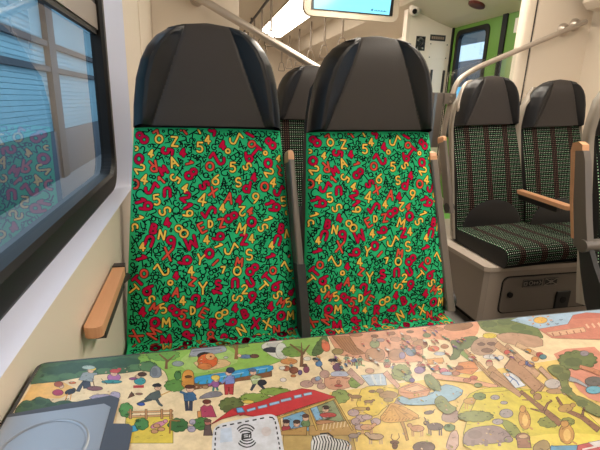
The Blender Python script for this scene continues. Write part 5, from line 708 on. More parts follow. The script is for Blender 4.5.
# ------------------------------------------------------------------ materials
def lin(c):
    return tuple((v/12.92 if v <= .04045 else ((v+.055)/1.055)**2.4) for v in (x/255 for x in c))
MATS = {}
def mat(name, col, rough=.5, metal=0., spec=.5, bump=None, mottle=0., emit=None):
    if name in MATS: return MATS[name]
    m = bpy.data.materials.new(name); m.use_nodes = True
    nt = m.node_tree; b = nt.nodes['Principled BSDF']
    c = lin(col)
    b.inputs['Base Color'].default_value = (*c, 1); b.inputs['Roughness'].default_value = rough
    b.inputs['Metallic'].default_value = metal; b.inputs['Specular IOR Level'].default_value = spec
    if emit:
        b.inputs['Emission Color'].default_value = (*lin(emit[0]), 1); b.inputs['Emission Strength'].default_value = emit[1]
    tc = nt.nodes.new('ShaderNodeTexCoord')
    if mottle:
        n = nt.nodes.new('ShaderNodeTexNoise'); n.inputs['Scale'].default_value = 14; n.inputs['Detail'].default_value = 4
        nt.links.new(tc.outputs['Object'], n.inputs['Vector'])
        mx = nt.nodes.new('ShaderNodeMix'); mx.data_type = 'RGBA'
        mx.inputs[6].default_value = (*[v*(1-mottle) for v in c], 1); mx.inputs[7].default_value = (*[min(1, v*(1+mottle)) for v in c], 1)
        nt.links.new(n.outputs['Fac'], mx.inputs[0]); nt.links.new(mx.outputs[2], b.inputs['Base Color'])
    if bump:
        n = nt.nodes.new('ShaderNodeTexNoise'); n.inputs['Scale'].default_value = bump[0]; n.inputs['Detail'].default_value = 3
        nt.links.new(tc.outputs['Object'], n.inputs['Vector'])
        bp = nt.nodes.new('ShaderNodeBump'); bp.inputs['Strength'].default_value = bump[1]; bp.inputs['Distance'].default_value = .002
        nt.links.new(n.outputs['Fac'], bp.inputs['Height']); nt.links.new(bp.outputs['Normal'], b.inputs['Normal'])
    MATS[name] = m
    return m
def printed(name, rough, spec, bump=None, coat=0.):
    """colours come from the print itself (a colour attribute)"""
    m = mat(name, (128,128,128), rough, 0, spec, bump)
    nt = m.node_tree; a = nt.nodes.new('ShaderNodeVertexColor'); a.layer_name = 'Print'
    nt.links.new(a.outputs['Color'], nt.nodes['Principled BSDF'].inputs['Base Color'])
    nt.nodes['Principled BSDF'].inputs['Coat Weight'].default_value = coat
    nt.nodes['Principled BSDF'].inputs['Coat Roughness'].default_value = .22
    return m
def dotted(name):
    m = mat(name, (22,24,22), .9, 0, .2)
    nt = m.node_tree; L = nt.links
    uv = nt.nodes.new('ShaderNodeUVMap'); uv.uv_map = 'UVMap'
    sx = nt.nodes.new('ShaderNodeSeparateXYZ'); L.new(uv.outputs['UV'], sx.inputs[0])
    def M(op, a, b=None, c=None):
        n = nt.nodes.new('ShaderNodeMath'); n.operation = op
        for i, v in enumerate((a, b, c)):
            if v is None: continue
            if isinstance(v, (int, float)): n.inputs[i].default_value = v
            else: L.new(v, n.inputs[i])
        return n.outputs[0]
    p = .0108
    fx = M('ABSOLUTE', M('SUBTRACT', M('FRACT', M('DIVIDE', sx.outputs[0], p)), .5))
    fy = M('ABSOLUTE', M('SUBTRACT', M('FRACT', M('DIVIDE', sx.outputs[1], p)), .5))
    dot = M('MULTIPLY', M('LESS_THAN', fx, .145), M('LESS_THAN', fy, .145))
    sl = M('LESS_THAN', M('ABSOLUTE', M('SUBTRACT', M('FRACT', M('DIVIDE', sx.outputs[0], .118)), .45)), .13)   # reddish stripe
    row = M('LESS_THAN', M('FRACT', M('DIVIDE', sx.outputs[1], p*2)), .5)
    def mixc(f, a, b):
        n = nt.nodes.new('ShaderNodeMix'); n.data_type = 'RGBA'
        if isinstance(f, float): n.inputs[0].default_value = f
        else: L.new(f, n.inputs[0])
        for i, v in ((6, a), (7, b)):
            if isinstance(v, tuple): n.inputs[i].default_value = (*lin(v), 1)
            else: L.new(v, n.inputs[i])
        return n.outputs[2]
    dc = mixc(row, (140,205,155), (215,228,208))
    dc = mixc(sl, dc, (140,104,92))
    base = mixc(sl, (18,22,20), (30,20,20))
    out = mixc(dot, base, dc)
    L.new(out, nt.nodes['Principled BSDF'].inputs['Base Color'])
    return m
def wood(name):
    m = mat(name, (196,136,84), .42, 0, .4); nt = m.node_tree
    tc = nt.nodes.new('ShaderNodeTexCoord'); mp = nt.nodes.new('ShaderNodeMapping'); mp.inputs['Scale'].default_value = (60, 6, 60)
    n = nt.nodes.new('ShaderNodeTexNoise'); n.inputs['Scale'].default_value = 1.0; n.inputs['Detail'].default_value = 5
    r = nt.nodes.new('ShaderNodeValToRGB'); r.color_ramp.elements[0].color = (*lin((206,148,108)), 1); r.color_ramp.elements[1].color = (*lin((226,174,134)), 1)
    nt.links.new(tc.outputs['Object'], mp.inputs[0]); nt.links.new(mp.outputs[0], n.inputs['Vector']); nt.links.new(n.outputs['Fac'], r.inputs[0])
    nt.links.new(r.outputs[0], nt.nodes['Principled BSDF'].inputs['Base Color'])
    return m
def glassmat(name, tint=(.93,.97,.97), refl=1.0):
    m = bpy.data.materials.new(name); m.use_nodes = True; nt = m.node_tree
    for n in list(nt.nodes): nt.nodes.remove(n)
    o = nt.nodes.new('ShaderNodeOutputMaterial'); t = nt.nodes.new('ShaderNodeBsdfTransparent'); g = nt.nodes.new('ShaderNodeBsdfGlossy')
    t.inputs['Color'].default_value = (*tint, 1); g.inputs['Roughness'].default_value = .01
    f = nt.nodes.new('ShaderNodeFresnel'); f.inputs['IOR'].default_value = 1.6
    ml = nt.nodes.new('ShaderNodeMath'); ml.operation = 'MULTIPLY'; ml.inputs[1].default_value = refl; ml.use_clamp = True
    x = nt.nodes.new('ShaderNodeMixShader')
    nt.links.new(f.outputs[0], ml.inputs[0]); nt.links.new(ml.outputs[0], x.inputs[0]); nt.links.new(t.outputs[0], x.inputs[1]); nt.links.new(g.outputs[0], x.inputs[2]); nt.links.new(x.outputs[0], o.inputs[0])
    return m

cream   = mat('cream_wall_paint', (226,214,198), .45, 0, .4, (160,.06))
cream2  = mat('pale_cream_panel', (234,222,206), .4, 0, .4)
white_r = mat('daylight_tinted_reveal_plastic', (206,212,236), .4, 0, .45)  # bluish daylight on the window reveal is put into the base colour
ceil_m  = mat('ceiling_laminate', (222,210,194), .5, 0, .3)
blackp  = mat('black_rubber', (15,14,15), .5, 0, .3)
grayal  = mat('grey_sash_aluminium', (150,140,132), .4, .2, .5)
leather = mat('charcoal_leather', (60,55,53), .45, 0, .45, (420,.22))
leather_b = mat('shaded_bolster_and_patch_leather', (27,27,30), .38, 0, .5, (420,.22))  # bolster shade put into the colour; lumbar patch is black by itself
stitchm = mat('dark_stitching', (70,66,66), .7)
fabric  = printed('letters_and_numbers_fabric', .95, .15, (900,.25))
tabprint = printed('glossy_zoo_print', .38, .35, None, .25)
def watercolour(m):            # uneven washes of the painted print
    nt = m.node_tree; L = nt.links; tc = nt.nodes.new('ShaderNodeTexCoord'); b = nt.nodes['Principled BSDF']
    src = b.inputs['Base Color'].links[0].from_socket
    n = nt.nodes.new('ShaderNodeTexNoise'); n.inputs['Scale'].default_value = 70; n.inputs['Detail'].default_value = 6; n.inputs['Roughness'].default_value = .7
    L.new(tc.outputs['Object'], n.inputs['Vector'])
    r = nt.nodes.new('ShaderNodeValToRGB'); r.color_ramp.elements[0].position = .3; r.color_ramp.elements[0].color = (.66,.64,.62,1); r.color_ramp.elements[1].position = .68; r.color_ramp.elements[1].color = (.92,.92,.92,1)
    L.new(n.outputs['Fac'], r.inputs[0])
    x = nt.nodes.new('ShaderNodeMix'); x.data_type = 'RGBA'; x.blend_type = 'MULTIPLY'; x.inputs[0].default_value = 1
    L.new(src, x.inputs[6]); L.new(r.outputs[0], x.inputs[7]); L.new(x.outputs[2], b.inputs['Base Color'])
watercolour(tabprint)
dotm    = dotted('dotted_black_fabric')
sideblk = mat('black_cushion_side', (26,26,27), .7)
shellm  = mat('grey_seat_shell', (150,140,128), .45, 0, .4)
darkpl  = mat('dark_grey_plastic', (58,56,56), .5, 0, .4)
armgray = mat('grey_arm_metal', (128,120,114), .35, .5, .5)
woodm   = wood('beech_arm_pad')
steel   = mat('brushed_steel_tube', (196,186,176), .34, .75, .5)
greytube = mat('satin_grey_tube', (176,164,152), .38, .35, .5)
podm    = mat('grey_podium_laminate', (156,144,134), .5, 0, .35)
podtop  = mat('light_podium_edge', (178,166,154), .45, 0, .4)
greenm  = mat('green_door_paint', (96,142,56), .4, 0, .45)
floorm  = mat('green_vestibule_lino', (112,172,82), .5, 0, .3, None, .06)
lightm  = mat('ceiling_light_diffuser', (250,248,240), .5, 0, .3, emit=((255,243,226), LIGHT))
screenm = mat('cyan_screen', (20,40,50), .15, 0, .5, emit=((134,222,246), 1.4))
inkm    = mat('screen_logo_blue', (20,80,110), .3, 0, .3, emit=((30,110,150), .5))
whitep  = mat('white_plastic', (224,214,202), .35, 0, .5)
housing = mat('cream_screen_housing', (206,190,172), .4, 0, .4)
signblk = mat('black_sign_film', (22,22,24), .4)
signwht = mat('white_sign_film', (226,222,214), .5)
redbrn  = mat('red_brown_grille', (96,40,34), .5)
lidm    = mat('blue_grey_lid_metal', (158,162,170), .36, .55, .5)
rimm    = mat('dark_slate_rim', (74,80,92), .5, 0, .35)
edgem   = mat('dark_table_edge', (64,62,66), .45, 0, .4)
glass   = glassmat('window_glass', (.88,.94,.95), 1.5)
doorglass = glassmat('door_glass', (.93,.97,.97), .15)
clear   = glassmat('clear_screen_glass', (.95,.97,.95), .5)

# ------------------------------------------------------------------ mesh helpers
class MB:
    def __init__(s): s.v = []; s.f = []; s.mi = []; s.c = []; s.uv = []; s.sm = []
    def face(s, pts, mi=0, col=(.5,.5,.5), uv=None, smooth=False):
        i = len(s.v); s.v += [tuple(p) for p in pts]; s.f.append(list(range(i, i+len(pts)))); s.mi.append(mi); s.c.append(col); s.uv.append(uv); s.sm.append(smooth)
    def grid(s, P, mi=0, col=(.5,.5,.5), UV=None, closed_u=False, closed_v=False, smooth=True):
        """P[i][j] rows of points"""
        n = len(P); m = len(P[0]); b = len(s.v)
        for r in P: s.v += [tuple(p) for p in r]
        for i in range(n if closed_v else n-1):
            for j in range(m if closed_u else m-1):
                a = (i, j); q = [a, (i, (j+1) % m), ((i+1) % n, (j+1) % m), ((i+1) % n, j)]
                s.f.append([b+x*m+y for x, y in q]); s.mi.append(mi); s.c.append(col); s.sm.append(smooth)
                s.uv.append([UV[x][y] for x, y in q] if UV else None)
    def box(s, x0, x1, y0, y1, z0, z1, mi=0, col=(.5,.5,.5)):
        b = len(s.v)
        s.v += [(x, y, z) for x in (x0, x1) for y in (y0, y1) for z in (z0, z1)]
        for q in ((0,1,3,2), (4,6,7,5), (0,4,5,1), (2,3,7,6), (0,2,6,4), (1,5,7,3)):
            s.f.append([b+k for k in q]); s.mi.append(mi); s.c.append(col); s.uv.append(None); s.sm.append(False)
    def tube(s, path, r, n=10, mi=0, cap=True, closed=False, flat=None):
        path = [Vector(p) for p in path]; rows = []; up = None
        N = len(path)
        for i, p in enumerate(path):
            a = path[(i-1) % N] if closed else path[max(0, i-1)]; b = path[(i+1) % N] if closed else path[min(N-1, i+1)]
            d = (b-a).normalized()
            if up is None:
                up = Vector((0,0,1)) if abs(d.z) < .9 else Vector((1,0,0))
            sx = d.cross(up).normalized(); up = sx.cross(d).normalized()
            ri = r[i] if isinstance(r, (list, tuple)) else r
            ra, rb = (ri, ri) if flat is None else (ri*flat[0], ri*flat[1])
            rows.append([p+sx*ra*math.cos(t)+up*rb*math.sin(t) for t in (2*math.pi*k/n for k in range(n))])
        s.grid(rows, mi, closed_u=True, closed_v=closed)
        if cap and not closed:
            s.face(rows[0][::-1], mi); s.face(rows[-1], mi)
    def prism(s, pts, d, mi=0, col=(.5,.5,.5)):
        """extrude a planar polygon along vector d"""
        a = [Vector(p) for p in pts]; d = Vector(d); b = [p+d for p in a]
        s.face(a[::-1], mi, col); s.face(b, mi, col)
        for i in range(len(a)):
            j = (i+1) % len(a); s.face([a[i], a[j], b[j], b[i]], mi, col)
    def build(s, name, mats, parent=None, weld=0., bevel=0., fixn=False):
        me = bpy.data.meshes.new(name); me.from_pydata(s.v, [], s.f)
        if not isinstance(mats, (list, tuple)): mats = [mats]
        for m in mats: me.materials.append(m)
        me.polygons.foreach_set('material_index', s.mi); me.polygons.foreach_set('use_smooth', s.sm)
        if any(u is not None for u in s.uv):
            ul = me.uv_layers.new(name='UVMap')
            for p, u in zip(me.polygons, s.uv):
                if u:
                    for k, li in enumerate(p.loop_indices): ul.data[li].uv = u[k]
        if any(m.name in ('letters_and_numbers_fabric', 'glossy_zoo_print') for m in mats):
            ca = me.color_attributes.new('Print', 'FLOAT_COLOR', 'CORNER'); buf = []
            for p, c in zip(me.polygons, s.c): buf += [c[0], c[1], c[2], 1.0]*len(p.loop_indices)
            ca.data.foreach_set('color', buf)
        if weld or bevel or fixn:
            bm = bmesh.new(); bm.from_mesh(me)
            if weld: bmesh.ops.remove_doubles(bm, verts=bm.verts, dist=weld)
            if bevel:
                es = [e for e in bm.edges if len(e.link_faces) == 2 and e.calc_face_angle(0) > .5]
                bmesh.ops.bevel(bm, geom=es, offset=bevel, segments=3, affect='EDGES', profile=.5)
            if fixn: bmesh.ops.recalc_face_normals(bm, faces=bm.faces)
            bm.to_mesh(me); bm.free()
        me.update()
        o = bpy.data.objects.new(name, me); COL.objects.link(o)
        if parent is not None: o.parent = parent
        return o
def tag(o, label=None, cat=None, group=None, kind=None):
    if label: o['label'] = label
    if cat: o['category'] = cat
    if group: o['group'] = group
    if kind: o['kind'] = kind
    return o
def thing(name, loc, label, cat, group=None):
    o = bpy.data.objects.new(name, None); COL.objects.link(o); o.location = loc; o.empty_display_size = .05
    return tag(o, label, cat, group)
def structure(o): o['kind'] = 'structure'; return o
def rbox(name, m, x0, x1, y0, y1, z0, z1, r, parent=None):
    b = MB(); b.box(x0, x1, y0, y1, z0, z1); return b.build(name, m, parent, bevel=r, fixn=True)
def rrect(a0, a1, b0, b1, r, k=6):
    """rounded rectangle loop in 2-D, counter-clockwise"""
    out = []
    for cx, cy, t0 in ((a1-r, b1-r, 0), (a0+r, b1-r, 90), (a0+r, b0+r, 180), (a1-r, b0+r, 270)):
        for i in range(k+1):
            t = math.radians(t0+90*i/k); out.append((cx+r*math.cos(t), cy+r*math.sin(t)))
    return out
def arc_pts(pts, r=.03, k=5):
    """round the inner corners of a polyline"""
    P = [Vector(p) for p in pts]; out = [P[0]]
    for i in range(1, len(P)-1):
        a = (P[i-1]-P[i]); b = (P[i+1]-P[i]); d = min(r, a.length*.48, b.length*.48)
        A = P[i]+a.normalized()*d; B = P[i]+b.normalized()*d
        for j in range(k+1):
            t = j/k; out.append(A*(1-t)**2+P[i]*2*t*(1-t)+B*t*t)
    out.append(P[-1]); return out

# ------------------------------------------------------------------ stroke lettering for the seat fabric and the signs
def circ(cx, cy, rx, ry, a0, a1, n=12):
    return [(cx+rx*math.cos(math.radians(a0+(a1-a0)*i/n)), cy+ry*math.sin(math.radians(a0+(a1-a0)*i/n))) for i in range(n+1)]
FONT = {
 '0': [circ(.3,.5,.3,.5,0,360,16)], 'O': [circ(.42,.5,.42,.48,0,360,18)], 'o': [circ(.45,.5,.42,.42,0,360,14)],
 '1': [[(.05,.72),(.3,1),(.3,0)]], 'I': [[(.2,0),(.2,1)]],
 '2': [circ(.3,.72,.28,.27,165,-25,10)+[(.05,.03),(.62,.03)]],
 '3': [circ(.28,.74,.26,.25,150,-90,10)+circ(.28,.26,.3,.26,90,-150,10)],
 '4': [[(.42,0),(.42,1),(.02,.32),(.64,.32)]],
 '5': [[(.55,1),(.12,1),(.08,.58)]+circ(.27,.33,.3,.31,110,-140,10)],
 '6': [[(.48,1),(.2,.7)]+circ(.31,.3,.3,.3,150,510,16)], '9': [[(.14,0),(.42,.3)]+circ(.31,.7,.3,.3,-30,330,16)],
 '7': [[(.02,.98),(.6,.98),(.22,0)]], '8': [circ(.3,.76,.22,.23,0,360,14), circ(.3,.26,.27,.26,0,360,14)],
 'A': [[(0,0),(.33,1),(.66,0)],[(.14,.36),(.52,.36)]], 'B': [[(0,0),(0,1)],[(0,1)]+circ(.2,.76,.26,.24,90,-90,8)+[(0,.52)],[(.2,.52)]+circ(.24,.26,.3,.26,90,-90,8)+[(0,0)]],
 'C': [circ(.4,.5,.38,.48,45,315,14)], 'D': [[(0,0),(0,1)]+circ(.1,.5,.45,.5,90,-90,10)+[(0,0)]], 'd': [[(.58,1),(.58,0)],circ(.3,.3,.28,.3,0,360,14)],
 'E': [[(.55,1),(0,1),(0,0),(.55,0)],[(0,.5),(.42,.5)]], 'H': [[(0,0),(0,1)],[(.55,0),(.55,1)],[(0,.5),(.55,.5)]],
 'J': [[(-.12,.5)]+circ(.18,.3,.3,.3,180,300,8)+[(.55,.5),(.75,1),(1.08,.62)]], 'j': [[(.9,.5)]+circ(.6,.3,.3,.3,0,-120,8)+[(.23,.5),(.03,1),(-.3,.62)]],
 'L': [[(0,1),(0,0),(.5,0)]], 'M': [[(0,0),(.08,1),(.4,.35),(.72,1),(.8,0)]], 'N': [[(0,0),(0,1),(.6,0),(.6,1)]],
 'P': [[(0,0),(0,1)]+circ(.2,.74,.3,.26,90,-90,8)+[(0,.48)]], 'R': [[(0,0),(0,1)]+circ(.2,.74,.3,.26,90,-90,8)+[(0,.48)],[(.2,.48),(.52,0)]],
 'S': [circ(.3,.74,.27,.26,40,270,10)+circ(.3,.25,.29,.25,90,-140,10)], 'T': [[(0,1),(.7,1)],[(.35,1),(.35,0)]],
 'U': [[(0,1),(0,.32)]+circ(.32,.32,.32,.32,180,360,10)+[(.64,1)]], 'V': [[(0,1),(.3,0),(.6,1)]], 'X': [[(0,0),(.65,1)],[(0,1),(.65,0)]],
 'Y': [[(0,1),(.32,.5),(.64,1)],[(.32,.5),(.32,0)]], 'Z': [[(.02,.98),(.6,.98),(.05,.02),(.64,.02)]], 'G': [circ(.4,.5,.38,.48,50,330,12)+[(.74,.45),(.45,.45)]],
 'F': [[(.5,1),(0,1),(0,0)],[(0,.52),(.4,.52)]], 'K': [[(0,0),(0,1)],[(.55,1),(0,.45),(.55,0)]],
}
FW = {}
for k, st in FONT.items():
    xs = [p[0] for q in st for p in q]; FW[k] = (min(xs)+max(xs))/2
def resample(q, step):
    out = [q[0]]
    for a, b in zip(q, q[1:]):
        d = math.dist(a, b); n = max(1, math.ceil(d/step))
        for i in range(1, n+1): out.append((a[0]+(b[0]-a[0])*i/n, a[1]+(b[1]-a[1])*i/n))
    return out
def strokes(ch, x, y, h, deg):
    a = math.radians(deg); ca, sa = math.cos(a), math.sin(a); res = []
    for q in FONT[ch]:
        r = []
        for px, py in q:
            lx = (px-FW[ch])*h; ly = (py-.5)*h
            r.append((x+lx*ca+ly*sa, y-lx*sa+ly*ca))
        res.append(r)
    return res
def ribbon(mb, q, w, surf, inside, off, col, step=.006, mi=0):
    q = resample(q, step); h = w/2
    ok = [inside(*p) for p in q]
    n = 6
    for i, p in enumerate(q):
        if ok[i]: mb.face([surf(p[0]+h*math.cos(t), p[1]+h*math.sin(t), off) for t in (2*math.pi*k/n+.26 for k in range(n))], mi, col, smooth=False)
        if i and ok[i] and ok[i-1]:
            a = q[i-1]; dx, dy = p[0]-a[0], p[1]-a[1]; l = math.hypot(dx, dy)
            if l < 1e-6: continue
            nx, ny = -dy/l*h, dx/l*h
            mb.face([surf(a[0]-nx, a[1]-ny, off), surf(p[0]-nx, p[1]-ny, off), surf(p[0]+nx, p[1]+ny, off), surf(a[0]+nx, a[1]+ny, off)], mi, col, smooth=False)
INK = lin((12,28,26))
CH = {'r': lin((196,16,64)), 'o': lin((220,84,66)), 'y': lin((246,204,92))}
GREEN = lin((46,192,126))
def layout():
    """every printed figure of one fabric repeat: coloured ones from GLYPHS, thin black ones filling the gaps"""
    big = []
    for k in (-1, 0, 1):
        for ch, u, s, h, a, c in GLYPHS:
            uu = u+k*TILE[0]; ss = s+k*TILE[1]
            if -.21 <= u < .1255 and -.3 < uu < .3: big.append((ch, uu, ss, h, a, c))
    keep = []
    for g in big:
        if all(math.hypot(g[1]-b[1], g[2]-b[2]) > .02 for b in keep): keep.append(g)
    rnd = random.Random(3)
    for _ in range(240):                                           # lowest band, tucked into the cushion
        u = rnd.uniform(-.25, .25); s = rnd.uniform(-.04, .034)
        if all(math.hypot(u-b[1], s-b[2]) > (b[3]+.03)*.52 for b in keep): keep.append((rnd.choice('2548NMXRUSO'), u, s, rnd.uniform(.026,.034), rnd.uniform(-60,60), rnd.choice('rryo')))
    pts = []
    for ch, u, s, h, a, c in keep:
        for q in strokes(ch, u, s, h, a): pts += [(p[0], p[1], .0052) for p in resample(q, .006)]
    small = []; cell = {}
    def put(p): cell.setdefault((int(p[0]//.03), int(p[1]//.03)), []).append(p)
    for p in pts: put(p)
    for t in range(40000):
        u = rnd.uniform(-.245, .245); s = rnd.uniform(-.04, .575); h = rnd.choice((.016,.0185,.0215,.025)) if t < 16000 else rnd.choice((.0095,.012,.0145))
        r = h*.37; cu, cs = int(u//.03), int(s//.03)
        if all(math.hypot(u-p[0], s-p[1]) > r+p[2] for du in (-1,0,1) for ds in (-1,0,1) for p in cell.get((cu+du, cs+ds), ())):
            small.append((rnd.choice('2253344556789ARKCGVXUSBO27'), u, s, h, rnd.uniform(-75,75))); put((u, s, r))
    return keep, small
KEEP, SMALL = layout()
def print_fabric(mb, surf, inside, mi=0, shift=(0,0)):
    for ch, u, s, h, a in SMALL:
        for q in strokes(ch, u+shift[0], s+shift[1], h, a): ribbon(mb, q, .0031 if h > .0148 else .0024, surf, inside, .0005, INK, .006, mi)
    for ch, u, s, h, a, c in KEEP:
        if c not in CH:
            continue
        w = {'r': .0066, 'o': .0054, 'y': .0049}[c]
        for q in strokes(ch, u+shift[0], s+shift[1], h*.9, a): ribbon(mb, q, w+.0042, surf, inside, .0008, INK, .006, mi)
        for q in strokes(ch, u+shift[0], s+shift[1], h*.9, a): ribbon(mb, q, w, surf, inside, .0012, CH[c], .006, mi)

# ------------------------------------------------------------------ seats
SA = math.atan(.25); SN, CS = math.sin(SA), math.cos(SA)
def BK(zc, u, s, n):            # point on a seat back: lateral u, up the back s, forward n
    if s > SEAM:                # the head rest stands almost upright on the reclined back
        q = s-SEAM; a = SA-min(1, q/.03)*(SA+.02)*.9; a2 = -.02
        return (u, SEAM*SN+q*math.sin(a2)-n*math.cos(a), zc+SEAM*CS+q*math.cos(a2)+n*math.sin(a))
    return (u, s*SN-n*CS, zc+s*CS+n*SN)
SEAM = .562; TOP = .818
def halfw(s): return .2325-(max(s, 0)/SEAM)*.039
def halfw_of(kind, s): return halfw(s) if kind == 'letters' else .2155-(max(s, 0)/SEAM)*.022
def smooth01(x): x = max(0, min(1, x)); return x*x*(3-2*x)
def back_n(u, s):
    w = halfw(s)+.004; t = min(1, abs(u)/w)
    lum = .014*math.sin(math.pi*max(0, min(1, s/.56)))+.008*math.exp(-((s-.12)/.09)**2)
    return .03*(1-t**9)**.5-.03+lum-.006*t*t
def head_half(s):
    T = [(.562,.1935),(.615,.189),(.68,.179),(.725,.165),(.757,.148),(.782,.126),(.80,.097),(.811,.062),(.818,.0)]
    for (a, x), (b, y) in zip(T, T[1:]):
        if s <= b: 
            t = (s-a)/(b-a); return x+(y-x)*t
    return 0
HEADW = []
def make_seat(name, label, zc, kind, group, loc, pedestal=True, shell_extra=.0):
    root = thing(name, loc, label, 'seat', group)
    # --- upholstered back
    mb = MB(); NU, NS = 44, 60; rows = []; UV = []
    for i in range(NS+1):
        s = -.05+(SEAM+.05-.001)*i/NS; w = halfw_of(kind, s); r = []; uvr = []
        for j in range(NU+1):
            t = -1+2*j/NU; t = math.copysign(1-(1-abs(t))**1.6, t); u = t*w
            r.append(BK(zc, u, s, back_n(u, s))); uvr.append((u+.3, s+.3))
        rows.append(r); UV.append(uvr)
    mb.grid(rows, 0, GREEN, UV)
    brow = [[BK(zc, (-1+2*j/4)*halfw_of(kind, s), s, -.055) for j in range(5)] for s in (-.05, SEAM)]
    mb.grid([r[::-1] for r in brow], 1, (.03,.03,.03), smooth=False)
    for e in (0, NU):
        mb.grid([[r[e] for r in rows], [BK(zc, (-1 if e == 0 else 1)*halfw_of(kind, -.05+(SEAM+.05-.001)*i/NS), -.05+(SEAM+.05-.001)*i/NS, -.055) for i in range(NS+1)]], 1, (.03,.03,.03))
    fm = fabric if kind == 'letters' else dotm
    if kind == 'letters':
        surf = lambda u, s, o: BK(zc, u, s, back_n(u, s)+o)
        ins = lambda u, s: abs(u) < halfw(s)-.006 and -.045 < s < SEAM-.005
        print_fabric(mb, surf, ins, 0)
    mb.build('backrest', [fm, sideblk], root)
    # --- head rest: pillow with centre panel and two bolsters
    mb = MB(); N, Mh = 80, 110; F = []; B = []
    for i in range(N+1):
        q = i/N; s = SEAM+(TOP-SEAM)*(1-(1-q)**1.9); hw = head_half(s); rf = []; rb = []
        g = max(0, 1-((s-SEAM)/(TOP-SEAM))**7)**.5; pu = .146-(s-SEAM)/(TOP-SEAM)*.096
        for j in range(Mh+1):
            t = -1+2*j/Mh; t = math.copysign(1-(1-abs(t))**1.35, t); u = t*hw
            e = max(0, 1-abs(t)**9)**.5
            d = abs(u)-pu
            so = max(hw-.032, pu+.004)                       # outer seam
            wing = min(1, max(0, d)/max(.02, so-pu))
            n = (.034 + .024*wing)*e*g - .0035*math.exp(-(d/.0022)**2)*g
            if hw > .1: n -= .003*math.exp(-((abs(u)-so)/.0022)**2)*g + .010*smooth01((abs(u)-so)/.03)*g
            rf.append(BK(zc, u, s, n-.012)); rb.append(BK(zc, u, s, -.055*e*g-.012-.0))
        F.append(rf); B.append(rb[::-1])
    mb.grid(F, 0); mb.grid(B, 0)
    for f in mb.f: pass
    h = mb.build('headrest', [leather, leather_b], root, weld=.00005, fixn=True)
    for p in h.data.polygons:
        p.use_smooth = True
    # bolster faces take a darker leather that paints in their shading
    nf = N*Mh
    for k, p in enumerate(h.data.polygons):
        c = p.center; 
        # s along the back from the local position
        s = c[2]-zc-SEAM*CS+SEAM; pu = .146-(s-SEAM)/(TOP-SEAM)*.096
        if abs(c[0]) > pu: p.material_index = 1
    for sg in (-1, 1):
        st = MB(); line_ = []
        for k in range(34):
            s = SEAM+.012+k*.0056
            if s > .745: break
            u = head_half(s)-.027; e = max(0, 1-(u/head_half(s))**9)**.5
            line_.append(BK(zc, sg*u, s, .058*e-.0145))
        st.tube(line_, .0008, 5); st.build('stitching', stitchm, h)
    # --- cushion
    mb = MB(); 
    if kind == 'letters':
        mb.box(-.226, .226, -.455, .015, zc-.11, zc-.006, 0, GREEN)
        surf = lambda u, s, o: (u, .03-s*.95, zc-.006+o)
        ins = lambda u, s: abs(u) < .218 and .02 < s < .45
        print_fabric(mb, surf, ins, 0)
        mb.build('cushion', [fabric, sideblk], root)
    else:
        prof = [(.02,.016),(-.05,.018),(-.2,.022),(-.33,.030),(-.368,.028),(-.388,.018),(-.398,-.004),(-.396,-.03),(-.385,-.052)]
        L = [0]
        for a, b in zip(prof, prof[1:]): L.append(L[-1]+math.dist(a, b))
        xs = [-.2155,-.206,-.1,0,.1,.206,.2155]; dz = [-.014,-.002,0,0,0,-.002,-.014]
        mb.grid([[(x, y, zc+z+d) for x, d in zip(xs, dz)] for y, z in prof], 0, UV=[[(x+.3, l+.3) for x in xs] for l in L])
        for sg in (-1, 1): mb.face([(sg*.2155, y, zc+z-.014) for y, z in prof]+[(sg*.2155, .02, zc-.06)], 1)
        mb.face([(-.2155,.02,zc-.06),(.2155,.02,zc-.06),(.2155,-.385,zc-.066),(-.2155,-.385,zc-.066)], 1)
        mb.build('cushion', [dotm, sideblk], root)
        # black lumbar patch at the foot of the back
        mb = MB(); P = []
        for i in range(13):
            a = math.pi*i/12; P.append([BK(zc, .185*f*math.cos(a), .005+.15*f*math.sin(a), back_n(.185*f*math.cos(a), .005+.15*f*math.sin(a))+.004*(1-f**8)+.0006) for f in (.02,.4,.7,.9,.97,1)])
        mb.grid(P, 0); mb.build('lumbar_patch', leather_b, root)
    # --- shell behind the back
    mb = MB(); F = []; B = []
    for i in range(25):
        s = -.045+(.78+.045)*i/24; w = (halfw_of(kind, s) if s < SEAM else head_half(s)) + shell_extra - (.012 if s > .7 else 0)
        w = max(w, .05)
        F.append([BK(zc, t*w, s, -.05+(.034 if abs(t) == 1 and shell_extra > 0 and s < .74 else 0)) for t in (-1,-.94,-.5,0,.5,.94,1)]); B.append([BK(zc, t*w*.97, s, -.085+.01*t*t) for t in (1,.94,.5,0,-.5,-.94,-1)])
    mb.grid([a+b for a, b in zip(F, B)], 0, closed_u=True)
    mb.face((F[-1]+B[-1])); mb.face((F[0]+B[0])[::-1])
    mb.build('back_shell', shellm if shell_extra > 0 else darkpl, root, fixn=True)
    if pedestal:
        rbox('pedestal', darkpl, -.2, .2, -.36, .06, 0, zc-.1, .012, root)
    return root
